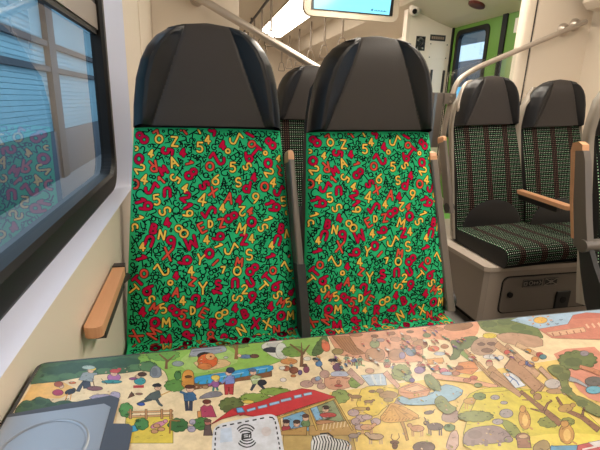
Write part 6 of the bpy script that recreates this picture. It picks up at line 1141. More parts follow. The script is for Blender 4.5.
def arm_folded(root, zc, u, s0, s1, n, w, darklow=False, taper=0.):
    """arm rest swung up along the back: grey bar, wooden pad showing at its tip"""
    mb = MB(); rows = []
    for i in range(13):
        q = i/12; s = s0+(s1-s0)*q; ww = w*(1-.25*q); dd = .024; uu = u[0]+(u[1]-u[0])*q
        c = [(uu-ww/2, n+dd), (uu-ww/2+.004, n+dd+.004), (uu+ww/2-.004, n+dd+.004), (uu+ww/2, n+dd), (uu+ww/2, n-dd), (uu-ww/2, n-dd)]
        rows.append([BK(zc, a, s, b) for a, b in c])
    mb.grid(rows, 0, closed_u=True, smooth=False); mb.face(rows[0][::-1]); mb.face(rows[-1])
    arm = mb.build('armrest', armgray, root, fixn=True)
    mb = MB(); rows = []
    for s, k in ((s1-.006,1),(s1+.012,1),(s1+.022,.85),(s1+.027,.5)):
        ww = w*.78*k; rows.append([BK(zc, u[1]+a*ww/2, s, n+b) for a, b in ((-1,.022*k),(1,.022*k),(1,-.034),(-1,-.034))])
    mb.grid(rows, 0, closed_u=True, smooth=False); mb.face(rows[-1]); mb.face(rows[0][::-1])
    mb.build('arm_pad', woodm, arm, fixn=True)
    if darklow:
        k = MB(); rows = [[BK(zc, u[0]+(u[1]-u[0])*max(0, (s-s0)/(s1-s0))+a*w*.56, s, n+b) for a, b in ((-1,.031),(1,.031),(1,-.03),(-1,-.03))] for s in (-.04,.05,.12,.19)]
        k.grid(rows, 0, closed_u=True, smooth=False); k.face(rows[-1]); k.face(rows[0][::-1]); k.build('hinge_cover', darkpl, arm, fixn=True)
        return arm
    # pivot at the foot
    p = MB(); c = Vector(BK(zc, u[0], s0+.03, n)); p.tube([c+Vector((-w*.62,0,0)), c+Vector((w*.62,0,0))], .026, 18); p.build('pivot', darkpl, arm)
    return arm
def arm_down(root, path, w, gm, back_pt):
    """arm rest lying forward: wooden pad on a grey bracket; path in the seat's own space"""
    a, b = Vector(path[0]), Vector(path[1]); d = (b-a); side = Vector((d.y, -d.x, 0)).normalized()
    outl = []
    for i in range(9):
        t = math.pi*i/8; outl.append(b+side*(w/2*math.cos(t))+d.normalized()*(w*.32*math.sin(t)))
    outl += [a-side*(w/2*.86), a+side*(w/2*.86)]
    br = MB(); br.prism([p-Vector((0,0,.030))+(-d.normalized()*.0) for p in [a+side*w*.3, a-side*w*.3, b-side*w*.3-d*.16, b+side*w*.3-d*.16]], (0,0,.03)); 
    br.tube([a-Vector((0,0,.016)), Vector(back_pt)], .010, 10)
    arm = br.build('armrest', darkpl, root, fixn=True)
    m = MB(); m.prism(outl, (0,0,.02)); m.build('arm_pad', woodm, arm, bevel=.005, fixn=True)
    cp = MB(); cp.prism([p+Vector((0,0,.001)) for p in (a+side*w*.45, a-side*w*.45, a-side*w*.4-d.normalized()*.02, a+side*w*.4-d.normalized()*.02)], (0,0,.022)); cp.build('arm_cap', darkpl, arm, bevel=.004, fixn=True)
    return arm
ZC = EYE-.62
s1 = make_seat('train_seat', 'green seat with letters and numbers nearest the window, bluish-black headrest', ZC, 'letters', None, (.0385, 1.05, 0))
arm_down(s1, ((-.2175,-.077,.655), (-.2165,-.343,.655)), .030, None, (-.2225,.05,.60))
arm_folded(s1, ZC, (.2425,.212), .0, .475, .012, .021, darklow=True)
s2 = make_seat('train_seat', 'green seat with letters and numbers on the aisle side, its bare edge facing the aisle', ZC, 'letters', None, (.522, 1.05, 0)); s2.rotation_euler.y = -.02; s2.location.z = .0
arm_folded(s2, ZC, (.238,.194), .01, .475, -.02, .03)
ZR = EYE-.632
far = make_seat('train_seat', 'dark headrest of a dotted seat glimpsed between the two green patterned seats', ZR, 'dots', None, (.56, 1.95, 0))
r1 = make_seat('train_seat', 'dotted black seat across the aisle on a grey podium, beside the bent handrail', ZR, 'dots', None, (1.60, 1.95, 0), pedestal=False, shell_extra=.004); r1.rotation_euler.y = -.05
arm_folded(r1, ZR, (-.258,-.276), .10, .485, .0, .026)
r2 = make_seat('train_seat', 'dotted black seat across the aisle by the wall, wooden armrest lowered on its left', ZR, 'dots', None, (2.035, 1.95, 0), pedestal=False, shell_extra=.012); r2.rotation_euler.y = -.05
arm_down(r2, ((-.258,.04,.616), (-.258,-.30,.606)), .045, None, (-.258,.10,.55))
r3 = make_seat('train_seat', 'dotted seat cut off by the right picture edge, armrest with wood front folded up', ZC, 'dots', None, (1.575, 1.10, 0), shell_extra=.012)
# folded-up arm of the edge seat: grey blade with a wooden strip behind, hinged on a round pivot
def blade(x0, x1, prof):
    b = MB(); b.prism([(x0, y, z) for y, z in prof], (x1-x0, 0, 0)); return b
ax = -.352
arm = blade(ax-.013, ax+.013, [(-.062,.62),(-.005,.62),(.03,.76),(.066,.925),(.034,.93),(.02,.90),(-.03,.72)]).build('armrest', armgray, r3, bevel=.004, fixn=True)
blade(ax-.015, ax+.012, [(-.002,.645),(.008,.645),(.042,.76),(.080,.925),(.078,.95),(.058,.957),(.04,.948),(.036,.93),(.064,.926),(.030,.76)]).build('arm_pad', woodm, arm, bevel=.002, fixn=True)
pv = MB(); pv.tube([(ax-.02,-.042,.633),(ax+.13,-.042,.633)], .021, 20); pv.build('pivot', armgray, arm)
blade(ax-.008, ax+.012, [(-.062,.625),(-.018,.63),(-.05,.54),(-.085,.46),(-.12,.40),(-.19,.40),(-.15,.50),(-.09,.58)]).build('arm_bracket', darkpl, r3, bevel=.004, fixn=True)

# ------------------------------------------------------------------ table
tb = thing('folding_table', (.25, .25, 0), 'printed table top with a colourful zoo picture in the foreground', 'table')
tx, ty = .25, .25; TZ = EYE-.31
tl = MB()
lp = rrect(-.1911-tx, .69-tx, .0-ty, .5029-ty, .010, 4)
tl.prism([(x, y, TZ-.026) for x, y in lp], (0,0,.0252)); tl.build('table_top', edgem, tb, bevel=.002, fixn=True)
pm = MB(); TK = 2e-4
base = rrect(-.1873-tx, .686-tx, .004-ty, .4999-ty, .007, 4)
pm.face([(x, y, TZ-.0006) for x, y in base], 0, lin((246,222,180)))
LZ = 2e-5
BASE = []
for (c, o, L, fl) in ART:
    P = [(fl[i]*TK-tx, fl[i+1]*TK-ty) for i in range(0, len(fl), 2)]; z = TZ-.0005+L*LZ; cl = lin(c)
    BASE.append((c, o, P, (min(p[0] for p in P), max(p[0] for p in P), min(p[1] for p in P), max(p[1] for p in P))))
    ar = sum(P[i][0]*P[(i+1) % len(P)][1]-P[(i+1) % len(P)][0]*P[i][1] for i in range(len(P)))
    if ar < 0: P.reverse()
    pm.face([(x, y, z) for x, y in P], 0, cl)
    if o:
        oc = tuple(v*.32 for v in cl); h = .00033
        for i in range(len(P)):
            a, b = P[i], P[(i+1) % len(P)]; dx, dy = b[0]-a[0], b[1]-a[1]; l = math.hypot(dx, dy)
            if l < 1e-6: continue
            nx, ny = -dy/l*h, dx/l*h; ex, ey = dx/l*h*.6, dy/l*h*.6
            pm.face([(a[0]-nx-ex, a[1]-ny-ey, z+LZ*.5), (b[0]-nx+ex, b[1]-ny+ey, z+LZ*.5), (b[0]+nx+ex, b[1]+ny+ey, z+LZ*.5), (a[0]+nx-ex, a[1]+ny-ey, z+LZ*.5)], 0, oc)
# fine pen and brush work: leaf curls, fur and stone marks, grass tufts, pebbles, tiny visitors
rr = random.Random(5); ZF = TZ-.0005+54*LZ; SX, SY = .00098, .0019
def inside(x, y, P):
    c = False
    for i in range(len(P)):
        (x1, y1), (x2, y2) = P[i], P[i-1]
        if (y1 > y) != (y2 > y) and x < (x2-x1)*(y-y1)/(y2-y1)+x1: c = not c
    return c
def top_at(x, y):
    for k in range(len(BASE)-1, -1, -1):
        b = BASE[k][3]
        if b[0] < x < b[1] and b[2] < y < b[3] and inside(x, y, BASE[k][2]): return k
    return -1
def dab(pts, col, k=0): pm.face([(x, y, ZF+k*LZ) for x, y in pts], 0, lin(col))
def pen(pts, w, col, k=0):
    for (x0, y0), (x1, y1) in zip(pts, pts[1:]):
        l = math.hypot(x1-x0, y1-y0) or 1; nx, ny = -(y1-y0)/l*w/2, (x1-x0)/l*w/2
        dab([(x0-nx, y0-ny), (x1-nx, y1-ny), (x1+nx, y1+ny), (x0+nx, y0+ny)], col, k)
def spot(x, y, rx, ry, col, k=0): dab([(x+rx*math.cos(t*math.pi/4), y+ry*math.sin(t*math.pi/4)) for t in range(8)], col, k)
nfc = [k for k, b in enumerate(BASE) if b[0] == (226,226,232)][0]
nb = BASE[nfc][3]
def free(x, y): return not (nb[0]-.002 < x < nb[1]+.002 and y < nb[3]+.002)
for k, (c, o, P, b) in enumerate(BASE):
    w, h = (b[1]-b[0])/SX, (b[3]-b[2])/SY
    if not o or w < 6 or h < 3.5 or w > 260 or (c[0] > 210 and c[2] > 200) or c == (206,56,62): continue
    n = int(min(10, 2+w*h/80)); leafy = c[1] > c[0]-6 and c[1] > c[2]+12 and c[0] < 190
    for _ in range(n*3):
        x = rr.uniform(b[0], b[1]); y = rr.uniform(b[2], b[3])
        if not inside(x, y, P) or not free(x, y) or top_at(x, y) != k: continue
        n -= 1
        if n < 0: break
        q = rr.choice((.62, .7, .8)); dc = tuple(int(v*q) for v in c)
        if leafy:
            r = rr.uniform(.9, 2.0); pen([(x-r*SX, y), (x-r*.5*SX, y+r*.7*SY), (x, y), (x+r*.6*SX, y+r*.6*SY), (x+r*SX, y)], .0006, dc)
        else:
            r = rr.uniform(.8, 2.2); pen([(x-r*SX, y+rr.uniform(-.5,.5)*SY), (x, y+rr.uniform(0,.8)*SY), (x+r*.8*SX, y)], .0006, dc)
def scatter(n, cx, cy, rx, ry, fn):
    for _ in range(n):
        x = cx+rx*rr.uniform(-1, 1)-tx; y = cy+ry*rr.uniform(-1, 1)-ty
        if free(x, y) and y < .494-ty: fn(x, y)
def tuft(x, y): dab([(x-1.1*SX, y), (x-.3*SX, y+1.8*SY), (x, y+.4*SY), (x+.6*SX, y+1.6*SY), (x+SX, y)], rr.choice(((150,160,60),(176,170,60),(190,150,70))))
def pebble(x, y): spot(x, y, rr.uniform(.6,1.4)*SX, rr.uniform(.4,.8)*SY, rr.choice(((206,170,140),(190,160,140),(222,190,150))))
def visitor(x, y):
    h = rr.uniform(7,10)*SY*.8; w = rr.uniform(1.3,1.9)*SX; t = rr.choice(((200,90,90),(90,130,190),(120,160,110),(150,100,160),(220,170,90),(220,130,110),(110,150,160),(230,225,220)))
    pen([(x, y+h*.4), (x+rr.uniform(-.8,.8)*SX, y)], w*1.3, rr.choice(((80,80,110),(130,90,70),(110,110,100))))
    dab([(x-w, y+h*.35), (x+w, y+h*.35), (x+w*.8, y+h*.72), (x-w*.8, y+h*.72)], t, 1); pen([(x-w*1.8, y+h*.5), (x, y+h*.66), (x+w*1.8, y+h*.46)], w*.5, t, 1)
    spot(x, y+h*.84, w*.75, h*.12, (238,195,165), 2); spot(x, y+h*.93, w*.8, h*.08, rr.choice(((90,60,45),(60,50,50),(190,130,70),(150,80,60))), 3)
scatter(26, 0.264, 0.432, 0.077, 0.037, visitor)
scatter(14, 0.304, 0.472, 0.052, 0.026, visitor)
scatter(9, 0.377, 0.409, 0.054, 0.033, visitor)
scatter(8, 0.136, 0.431, 0.042, 0.019, visitor)
scatter(46, 0.310, 0.311, 0.118, 0.045, tuft)
scatter(34, 0.201, 0.322, 0.088, 0.042, pebble)
scatter(24, -0.059, 0.441, 0.102, 0.037, pebble)
scatter(14, 0.214, 0.366, 0.044, 0.018, tuft)
scatter(14, 0.055, 0.477, 0.107, 0.028, tuft)

pm.build('printed_sheet', tabprint, tb)
br = MB(); br.box(-.1945-tx, -.05-tx, .18-ty, .36-ty, TZ-.10, TZ-.026); br.build('wall_bracket', darkpl, tb, bevel=.004, fixn=True)
lgm = MB(); lgm.box(.34-tx, .40-tx, .2-ty, .26-ty, 0, TZ-.026); lgm.build('leg', darkpl, tb, bevel=.006, fixn=True)
# bin lid let into the table corner
bn = thing('waste_bin', (-.142, .344, TZ), 'blue-grey metal bin lid with a round recess at the table corner', 'bin')
bx, by = -.142, .344; q = .8611
out = [(a*q, b*q) for a, b in [(-.2205,.476),(-.112,.489),(-.101,.481),(-.1015,.438),(-.084,.434),(-.079,.428),(-.079,.06),(-.2205,.06)]]
inn = [(a*q, b*q) for a, b in [(-.2185,.4695),(-.117,.4735),(-.1085,.466),(-.1085,.07),(-.2185,.07)]]
fr = MB(); fr.prism([(x-bx, y-by, .0008) for x, y in out], (0,0,.0016)); fr.build('bin_frame', rimm, bn, bevel=.0006, fixn=True)
ld = MB(); ld.prism([(x-bx, y-by, .0012) for x, y in inn], (0,0,.0020)); lid = ld.build('bin_lid', lidm, bn, bevel=.0008, fixn=True)
rg = MB(); cx, cy = -.1425-bx, .354-by
rows = []
for i in range(48):
    t = 2*math.pi*i/48
    rows.append([(cx+q*math.cos(t), cy+q*math.sin(t)*1.02, z) for q, z in ((.0383,.0033),(.0370,.0042),(.0357,.0043),(.0344,.0035))])
rg.grid(rows, 0, closed_v=True); rg.build('recess_rim', lidm, lid)

# ------------------------------------------------------------------ shell of the carriage
f = MB(); f.box(-.45, 2.7, -1.5, 2.44, -.05, 0); structure(f.build('floor', mat('grey_speckled_lino', (112,108,104), .5, 0, .3, None, .1)))
f = MB(); f.box(-.45, 2.7, 2.44, 9.6, -.05, 0); structure(f.build('floor_rear', mat('grey_speckled_lino', (112,108,104))))
f = MB(); f.box(1.75, 2.56, 2.52, 4.2, 0, .004); structure(f.build('floor_vestibule', floorm))
def zr(z): return z+EYE
# ceiling profile
prof = [(-.42,.72),(-.1,.86),(.2,1.02),(.34,1.1),(1.88,1.1),(2.0,.93),(2.14,.885),(2.4,.80),(2.64,.74)]
c = MB(); c.prism([(x, -1.5, zr(z)) for x, z in prof]+[(2.64,-1.5,zr(1.2)),(-.42,-1.5,zr(1.2))], (0,11.1,0)); structure(c.build('ceiling', ceil_m, fixn=True))

def side_wall(sg, xw, xo, xg, name, wname, y0, y1, ylen0, ylen1, ztop):
    """wall plane xw with a window opening; reveal slopes out to xo; black frame, glass at xg.  sg=-1 left, +1 right"""
    zo0, zo1 = zr(-.261), zr(.60)
    A = rrect(y0, y1, zo0, zo1, .08, 8); Bl = rrect(y0-.123, y1+.123, zr(-.2765), zo1+.03, .072, 8)
    R = rrect(ylen0, ylen1, 0, ztop, .0001, 8)
    w = MB()
    w.grid([[(xw, y, z) for y, z in Bl], [(xw, y, z) for y, z in R]], 0, closed_u=True, smooth=False)
    w.grid([[(xw+sg*.036, y, z) for y, z in Bl], [(xw+sg*.036, y, z) for y, z in R]], 0, closed_u=True, smooth=False)
    structure(w.build(name, cream))
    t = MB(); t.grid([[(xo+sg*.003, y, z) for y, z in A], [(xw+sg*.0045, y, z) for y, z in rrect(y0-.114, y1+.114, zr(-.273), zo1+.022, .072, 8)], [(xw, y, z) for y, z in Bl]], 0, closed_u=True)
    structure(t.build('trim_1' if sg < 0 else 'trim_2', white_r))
    win = bpy.data.objects.new(wname, None); COL.objects.link(win); win.location = (xo, (y0+y1)/2, zr(0)); win['kind'] = 'structure'
    ym = (y0+y1)/2; zb = zr(0)
    Cc = rrect(y0+.065, y1-.040, zr(-.211), zo1-.045, .061, 8)
    A2 = rrect(y0-.0045, y1+.0045, zo0-.0045, zo1+.0045, .084, 8)
    lo = lambda P, x: [(x-xo, y-ym, z-zb) for y, z in P]
    fr = MB(); fr.grid([lo(A2, xo+sg*.022), lo(A2, xo+sg*.003), lo(rrect(y0+.007, y1-.007, zo0+.007, zo1-.007, .076, 8), xo-sg*.003), lo(rrect(y0+.054, y1-.031, zr(-.218), zo1-.036, .065, 8), xo-sg*.003), lo(Cc, xo+sg*.0045), lo(Cc, xg+sg*.008)], 0, closed_u=True, smooth=False)
    fr.build('window_frame', blackp, win)
    gl = MB(); gl.face(lo(rrect(y0+.058, y1-.033, zr(-.2145), zo1-.036, .064, 8), xg)); gl.build('pane', glass, win)
    for nm, m_, z0, z1, d in (('transom_seal', blackp, .153, .1645, .009), ('sash_rail', grayal, .1645, .225, .013), ('sash_seal', blackp, .225, .237, .0115), ('hopper_sash', grayal, .237, .30, .009)):
        tr = MB(); tr.box(xg-xo-.0015, xg-xo-sg*d, y0+.0635-ym, y1-.0385-ym, zr(z0)-zb, zr(z1)-zb); tr.build(nm, m_, win, fixn=True)
    return win
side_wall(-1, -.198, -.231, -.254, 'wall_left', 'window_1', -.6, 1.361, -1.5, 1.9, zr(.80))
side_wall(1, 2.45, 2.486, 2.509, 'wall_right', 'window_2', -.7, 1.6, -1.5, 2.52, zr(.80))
w = MB(); w.box(-.231, -.195, 1.9, 9.6, 0, zr(.80)); structure(w.build('wall_left_rear', cream))
w = MB(); w.box(2.45, 2.50, 4.24, 9.6, 0, zr(.80)); structure(w.build('wall_right_rear', cream))
w = MB(); w.box(-.42, 2.7, 9.5, 9.6, 0, zr(1.15)); structure(w.build('wall_end', cream))
w = MB(); w.box(-.42, 2.7, -1.56, -1.5, 0, zr(1.15)); structure(w.build('wall_near', cream))
# partitions beside the gangway
w = MB(); w.box(-.195, .243, 2.46, 2.50, 0, zr(1.1)); structure(w.build('wall_partition_left', cream, bevel=.004, fixn=True))
w = MB(); w.box(2.045, 2.47, 2.44, 2.50, 0, zr(.93)); structure(w.build('wall_partition_right', cream, bevel=.004, fixn=True))
w = MB(); w.box(1.955, 2.03, 2.43, 2.50, 0, zr(.97)); structure(w.build('wall_pillar_right', cream2, bevel=.02, fixn=True))
w = MB(); w.box(2.02, 2.05, 2.45, 2.49, 0, zr(.93)); structure(w.build('trim_4', darkpl))
# vestibule end panel with the class sign
w = MB(); w.box(2.085, 2.56, 4.2, 4.26, 0, zr(.9)); structure(w.build('wall_vestibule', cream2))
w = MB(); w.box(2.05, 2.085, 4.2, 4.28, 0, zr(.9)); structure(w.build('trim_5', cream))
w = MB()
for x in (2.36, 2.50): w.box(x, x+.022, 4.190, 4.205, .9, zr(.36))
structure(w.build('trim_6', darkpl))
# overhead bulkhead on the right
w = MB(); w.prism([(2.26,-1.5,zr(.62)),(2.30,-1.5,zr(.585)),(2.46,-1.5,zr(.575)),(2.46,-1.5,zr(.80)),(2.26,-1.5,zr(.84))], (0,3.84,0)); structure(w.build('trim_7', ceil_m, fixn=True))

# door of the vestibule
door = bpy.data.objects.new('door_1', None); COL.objects.link(door); door.location = (2.56, 3.35, 0); door['kind'] = 'structure'
def leaf(y0, y1, win, name):
    z1 = zr(.78); O = rrect(y0, y1, 0.01, z1, .0005, 6); b = MB()
    if win:
        I = rrect(win[0], win[1], win[2], win[3], .06, 6)
        b.grid([[(0, y-3.35, z) for y, z in I], [(0, y-3.35, z) for y, z in O]], 0, closed_u=True, smooth=False)
        b.grid([[(.04, y-3.35, z) for y, z in O], [(.04, y-3.35, z) for y, z in I]], 0, closed_u=True, smooth=False)
        o = b.build(name, greenm, door)
        g = MB(); I2 = rrect(win[0]+.045, win[1]-.045, win[2]+.045, win[3]-.045, .05, 6)
        g.grid([[(.03, y-3.35, z) for y, z in I], [(-.008, y-3.35, z) for y, z in I], [(-.008, y-3.35, z) for y, z in I2], [(.03, y-3.35, z) for y, z in I2]], 0, closed_u=True, smooth=False); g.build('window_gasket', blackp, o)
        g = MB(); g.face([(.02, y-3.35, z) for y, z in I2]); g.build('door_pane', doorglass, o)
    else:
        b.box(0, .04, y0-3.35, y1-3.35, .01, z1); o = b.build(name, greenm, door)
    return o
leaf(3.44, 4.17, (3.60, 4.115, zr(-.30), zr(.725)), 'door_leaf')
l2 = leaf(2.52, 3.38, None, 'door_leaf')
b = MB(); b.box(-.012, .03, .03, .09, .01, zr(.78)); b.build('rubber_edge', blackp, door)
b = MB(); b.box(-.012, .03, .815, .845, .0, zr(.79)); b.build('rubber_edge', blackp, door)
b = MB(); b.box(-.003, .001, -.24, -.06, zr(.60), zr(.71)); b.build('door_label', signwht, l2)

# ------------------------------------------------------------------ ceiling lights, straps, screen, small fittings
yy = -1.2; k = 0
while yy < 8.0:
    y1 = min(yy+1.53, 8.1)
    far_off = yy > 4.9
    if far_off: y1 = 8.1
    t = thing('ceiling_light', (1.305, (yy+y1)/2, zr(1.1)), 'bright white light strip in the ceiling left of the screen' if far_off else 'white light panel of the ceiling row above the seats', 'light', None if far_off else 'light panels above the seats')
    d = MB(); d.box(-.222, .222, -(y1-yy)/2+.006, (y1-yy)/2-.006, -.012, 0); d.build('diffuser', lightm, t)
    fr = MB()
    for x0, x1 in ((-.236,-.222), (.222,.236)): fr.box(x0, x1, -(y1-yy)/2, (y1-yy)/2, -.016, 0)
    fr.build('light_frame', housing, t)
    yy = y1+.015
strapm = mat('taupe_strap_plastic', (118,106,94), .45)
def strap(x, y, z0, lab, grp):
    t = thing('hanging_strap', (x, y, z0), lab, 'strap', grp); dz = zr(.715)-z0
    b = MB(); b.box(-.011, .011, -.003, .003, dz-.01, 0); b.build('belt', strapm, t)
    h = MB(); hp = arc_pts([(-.012,0,dz),(-.03,0,dz-.012),(-.066,0,dz-.155),(.066,0,dz-.155),(.03,0,dz-.012),(.012,0,dz)], .03, 4)
    h.tube(hp, .007, 8); h.build('handle', strapm, t)
NAMES = ['largest and nearest grey hanging strap, right under the screen', 'second grey hanging strap back from the screen, right of the handrail', 'third hanging strap back from the screen, above the handrail end', 'fourth hanging strap back, just right of the sloping handrail', 'fifth small hanging strap in the far row, crossed by the handrail', 'sixth and smallest strap, behind the sloping handrail']
for i, y in enumerate((5.0, 5.72, 6.42, 7.15, 7.9, 8.6)): strap(1.66, y, zr(1.1), NAMES[i], 'straps hanging in the right row')
NL = ['nearest strap of the left row, in front of the light panel', 'second strap of the left row, at the light panel edge', 'third strap of the left row, left of the light panel', 'fourth small strap of the left row under the dark ceiling rail']
rl = MB(); rl.tube([(.815,4.0,zr(1.05)),(.815,8.9,zr(1.05))], .016, 8)
for y in (4.2,6.5,8.7): rl.tube([(.815,y,zr(1.05)),(.815,y,zr(1.1))], .012, 8)
tag(rl.build('strap_rail', darkpl), 'dark ceiling rail carrying the left row of straps', 'rail')
for i, y in enumerate((4.85, 5.52, 6.2, 6.9)): strap(.815, y, zr(1.035), NL[i], 'straps hanging in the left row')
# information screen
sx0, sx1, sy, sb = .985, 1.905, 4.1, zr(.765)
t = thing('information_screen', ((sx0+sx1)/2, sy, sb), 'cream framed ceiling screen showing a plain cyan picture', 'screen')
def slab(P, y0, y1): 
    b = MB(); b.prism([(x, y0, z) for x, z in P], (0, y1-y0, 0)); return b
hw = (sx1-sx0)/2
slab(rrect(-hw, hw, -.012, .33, .07, 6), 0, .06).build('housing', housing, t, bevel=.012, fixn=True)
slab(rrect(-hw+.068, hw-.062, .038, .29, .01, 3), -.006, .004).build('bezel', signblk, t, fixn=True)
dp = slab([(-hw+.09,.046),(hw-.098,.046),(hw-.083,.28),(-hw+.083,.28)], -.009, .0).build('display', screenm, t, fixn=True)
lg = MB(); lg.prism([(.17,-.012,.072),(.185,-.012,.083),(.20,-.012,.086),(.192,-.012,.074),(.197,-.012,.064),(.184,-.012,.068)], (0,.002,0))
for k in range(9): lg.box(.208+k*.014, .218+k*.014, -.012, -.010, .068, .074+.004*(k % 2))
lg.build('screen_logo', inkm, dp, fixn=True)
# dome camera
t = thing('cctv_camera', (2.09, 4.14, zr(.895)), 'small white dome camera under the ceiling corner', 'camera')
b = MB(); rows = []
for i in range(9):
    a = math.pi/2*i/8; rows.append([(.052*math.cos(a)*math.cos(q), .052*math.cos(a)*math.sin(q), -.012-.05*math.sin(a)) for q in (2*math.pi*j/20 for j in range(20))])
rows.insert(0, [(.056*math.cos(q), .056*math.sin(q), .02) for q in (2*math.pi*j/20 for j in range(20))]); b.grid(rows, 0, closed_u=True); b.face(rows[0]); b.build('dome', whitep, t, fixn=True)
b = MB(); d = Vector((-.45,-.85,-.42)).normalized(); b.tube([d*.03+Vector((0,0,-.012)), d*.058+Vector((0,0,-.012))], [.024,.022], 16); b.build('lens', blackp, t)
# signs on the vestibule panel
t = thing('class_sign', (2.215, 4.2, zr(.60)), 'square black sign with a white 2 on the vestibule panel', 'sign')
b = MB(); b.box(-.05, .05, -.004, 0, -.066, .066); b.build('plate', signblk, t)
b = MB()
for q in strokes('2', 0, 0, .092, 0): ribbon(b, q, .018, lambda u, s, o: (u, -.0045-o, s), lambda u, s: True, .0005, (1,1,1), .01)
b.build('numeral', signwht, t)
t = thing('notice_plate', (2.40, 4.2, zr(.662)), 'narrow dark notice plate beside the camera and the number sign', 'sign')
b = MB(); b.box(-.085, .085, -.004, 0, -.028, .028); b.build('plate', darkpl, t)
b = MB(); 
for k in range(6):
    if k != 9: b.box(-.07+k*.024, -.052+k*.024, -.006, -.004, -.012, .012)
b.build('lettering', mat('tan_lettering', (150,130,110), .5), t)
t = thing('access_hatch', (2.42, 4.203, zr(.54)), 'cream square hatch with corner screws below the notice plate', 'hatch')
b = MB(); b.box(-.105, .105, -.006, 0, -.075, .075); b.build('hatch_panel', cream2, t, bevel=.002, fixn=True)
for x in (-.092, .092):
    for z in (-.063, .063):
        b = MB(); b.tube([(x,-.006,z),(x,-.009,z)], .006, 8); b.build('screw', darkpl, t)
# oval grille in the vestibule ceiling
b = MB(); cx, cy = 2.31, 3.48; ca, sa = math.cos(.33), math.sin(.33)
def dsk(r, z): return [(cx+r*math.cos(q)*ca, cy+r*math.sin(q), zr(.826)-r*math.cos(q)*sa-z) for q in (2*math.pi*j/24 for j in range(24))]
b.grid([dsk(.07,-.02), dsk(.07,.008), dsk(.055,.014), dsk(.02,.015)], 0, closed_u=True); b.face(dsk(.02,.015))
tag(b.build('ceiling_speaker', redbrn, fixn=True), 'dark red-brown round grille set in the vestibule ceiling', 'speaker')

# ------------------------------------------------------------------ handrails
t = thing('handrail', (.07, 2.44, zr(.5)), 'slanting steel handrail behind the left green seat, fixed to the partition', 'handrail')
P = lambda x, y, z: (x-.07, y-2.44, zr(z)-zr(.5))
b = MB(); b.tube([P(-.02,2.40,.505), P(.665,2.37,.172)]+[P(x, 2.37, z) for x, z in ((.70,.15),(.725,.11),(.735,.05),(.735,-1.05))], .020, 14); b.build('rail', steel, t)
for x, z in ((.03,.483),):
    m_ = MB(); m_.tube([P(x,2.40,z), P(x,2.462,z)], .012, 10); m_.tube([P(x,2.412,z), P(x,2.462,z)], [.026,.036], 16); m_.build('mount', steel, t)
t = thing('handrail', (2.3, 2.40, zr(.5)), 'bent grey handrail rising to the right wall above the dotted seats', 'handrail')
P = lambda x, y, z: (x-2.3, y-2.40, z-.5)
R1P = [(2.355,2.385,.532),(1.63,2.385,.225),(1.525,2.385,.155),(1.50,2.385,.06),(1.475,2.385,-.12),(1.475,2.385,-.48),(1.49,2.37,-.565),(1.56,2.30,-.60),(1.62,2.16,-.60)]
b = MB(); b.tube(arc_pts([P(*p) for p in R1P], .10, 8), .0155, 14); rail = b.build('rail', greytube, t)
for x, z in ((2.245,.486),(2.325,.519)):
    m_ = MB(); m_.tube([P(x,2.385,z), P(x,2.442,z)], .011, 10); m_.tube([P(x,2.405,z), P(x,2.425,z), P(x,2.442,z)], [.022,.036,.038], 18); m_.build('mount', steel, t)
b = MB(); b.box(1.352-2.3, 1.440-2.3, -.03, -.01, -.24-.5, .08-.5); b.build('side_panel', armgray, t, bevel=.004, fixn=True)
b = MB(); b.box(1.375-2.3, 1.392-2.3, -.034, -.028, -.235-.5, .075-.5); b.build('panel_strip', mat('blue_grey_strip', (112,122,134), .3), t)
b = MB(); b.box(1.435-2.3, 1.512-2.3, -.045, .012, .015-.5, .078-.5); cl = b.build('clamp', armgray, t, bevel=.003, fixn=True)
b = MB()
for z in (.03, .062): b.tube([(1.475-2.3,-.05,z-.5),(1.475-2.3,-.04,z-.5)], .007, 8)
b.build('screw', steel, cl)
# small grab loop on the shoulder of the aisle seat
t = thing('grab_handle', (1.45, 2.14, zr(.1)), 'small looped grab handle at the shoulder of the dotted aisle seat', 'handle')
LPp = [(1.53,2.15,.138),(1.425,2.13,.132),(1.392,2.12,.10),(1.365,2.10,.0),(1.385,2.09,-.045),(1.44,2.10,-.03)]
b = MB(); b.tube(arc_pts([(x-1.45, y-2.14, z-.1) for x, y, z in LPp], .035, 6), .0112, 12)
b.build('loop', greytube, t)
# clear screen behind the aisle seat
b = MB(); b.prism([(1.50,2.452,zr(-.68)),(1.96,2.452,zr(-.68)),(1.96,2.452,zr(.37)),(1.50,2.452,zr(.20))], (0,.008,0))
tag(b.build('glass_screen', clear), 'clear glass screen with a sloping top edge behind the dotted aisle seat', 'screen')

# ------------------------------------------------------------------ podium under the right-hand seats
t = thing('seat_podium', (1.32, 1.6, 0), 'grey podium box under the dotted seats with an access panel', 'podium')
O = lambda x, y, z: (x-1.32, y-1.6, z)
zt = zr(-.735)
b = MB(); b.prism([O(1.305,1.615,.05), O(1.325,1.60,.05), O(2.44,1.60,.05), O(2.44,2.43,.05), O(1.305,2.43,.05)], (0,0,zt-.05)); b.build('podium_body', podm, t, bevel=.004, fixn=True)
b = MB(); b.prism([O(1.297,1.61,zt), O(1.319,1.592,zt), O(2.44,1.592,zt), O(2.44,2.43,zt), O(1.297,2.43,zt)], (0,0,.022)); b.build('podium_top', podtop, t, bevel=.004, fixn=True)
b = MB(); b.box(.03, 1.1, .03, .8, 0, .055); b.build('plinth', blackp, t)
b = MB(); P2 = rrect(1.405, 2.20, zr(-.955), zr(-.772), .03, 6); b.prism([O(x, 1.594, z) for x, z in P2], (0,.012,0)); ap = b.build('access_panel', mat('access_panel_shaded_grey', (116,106,98), .5), t, bevel=.002, fixn=True)  # panel colour darkened to stand in for weaker light on the podium front
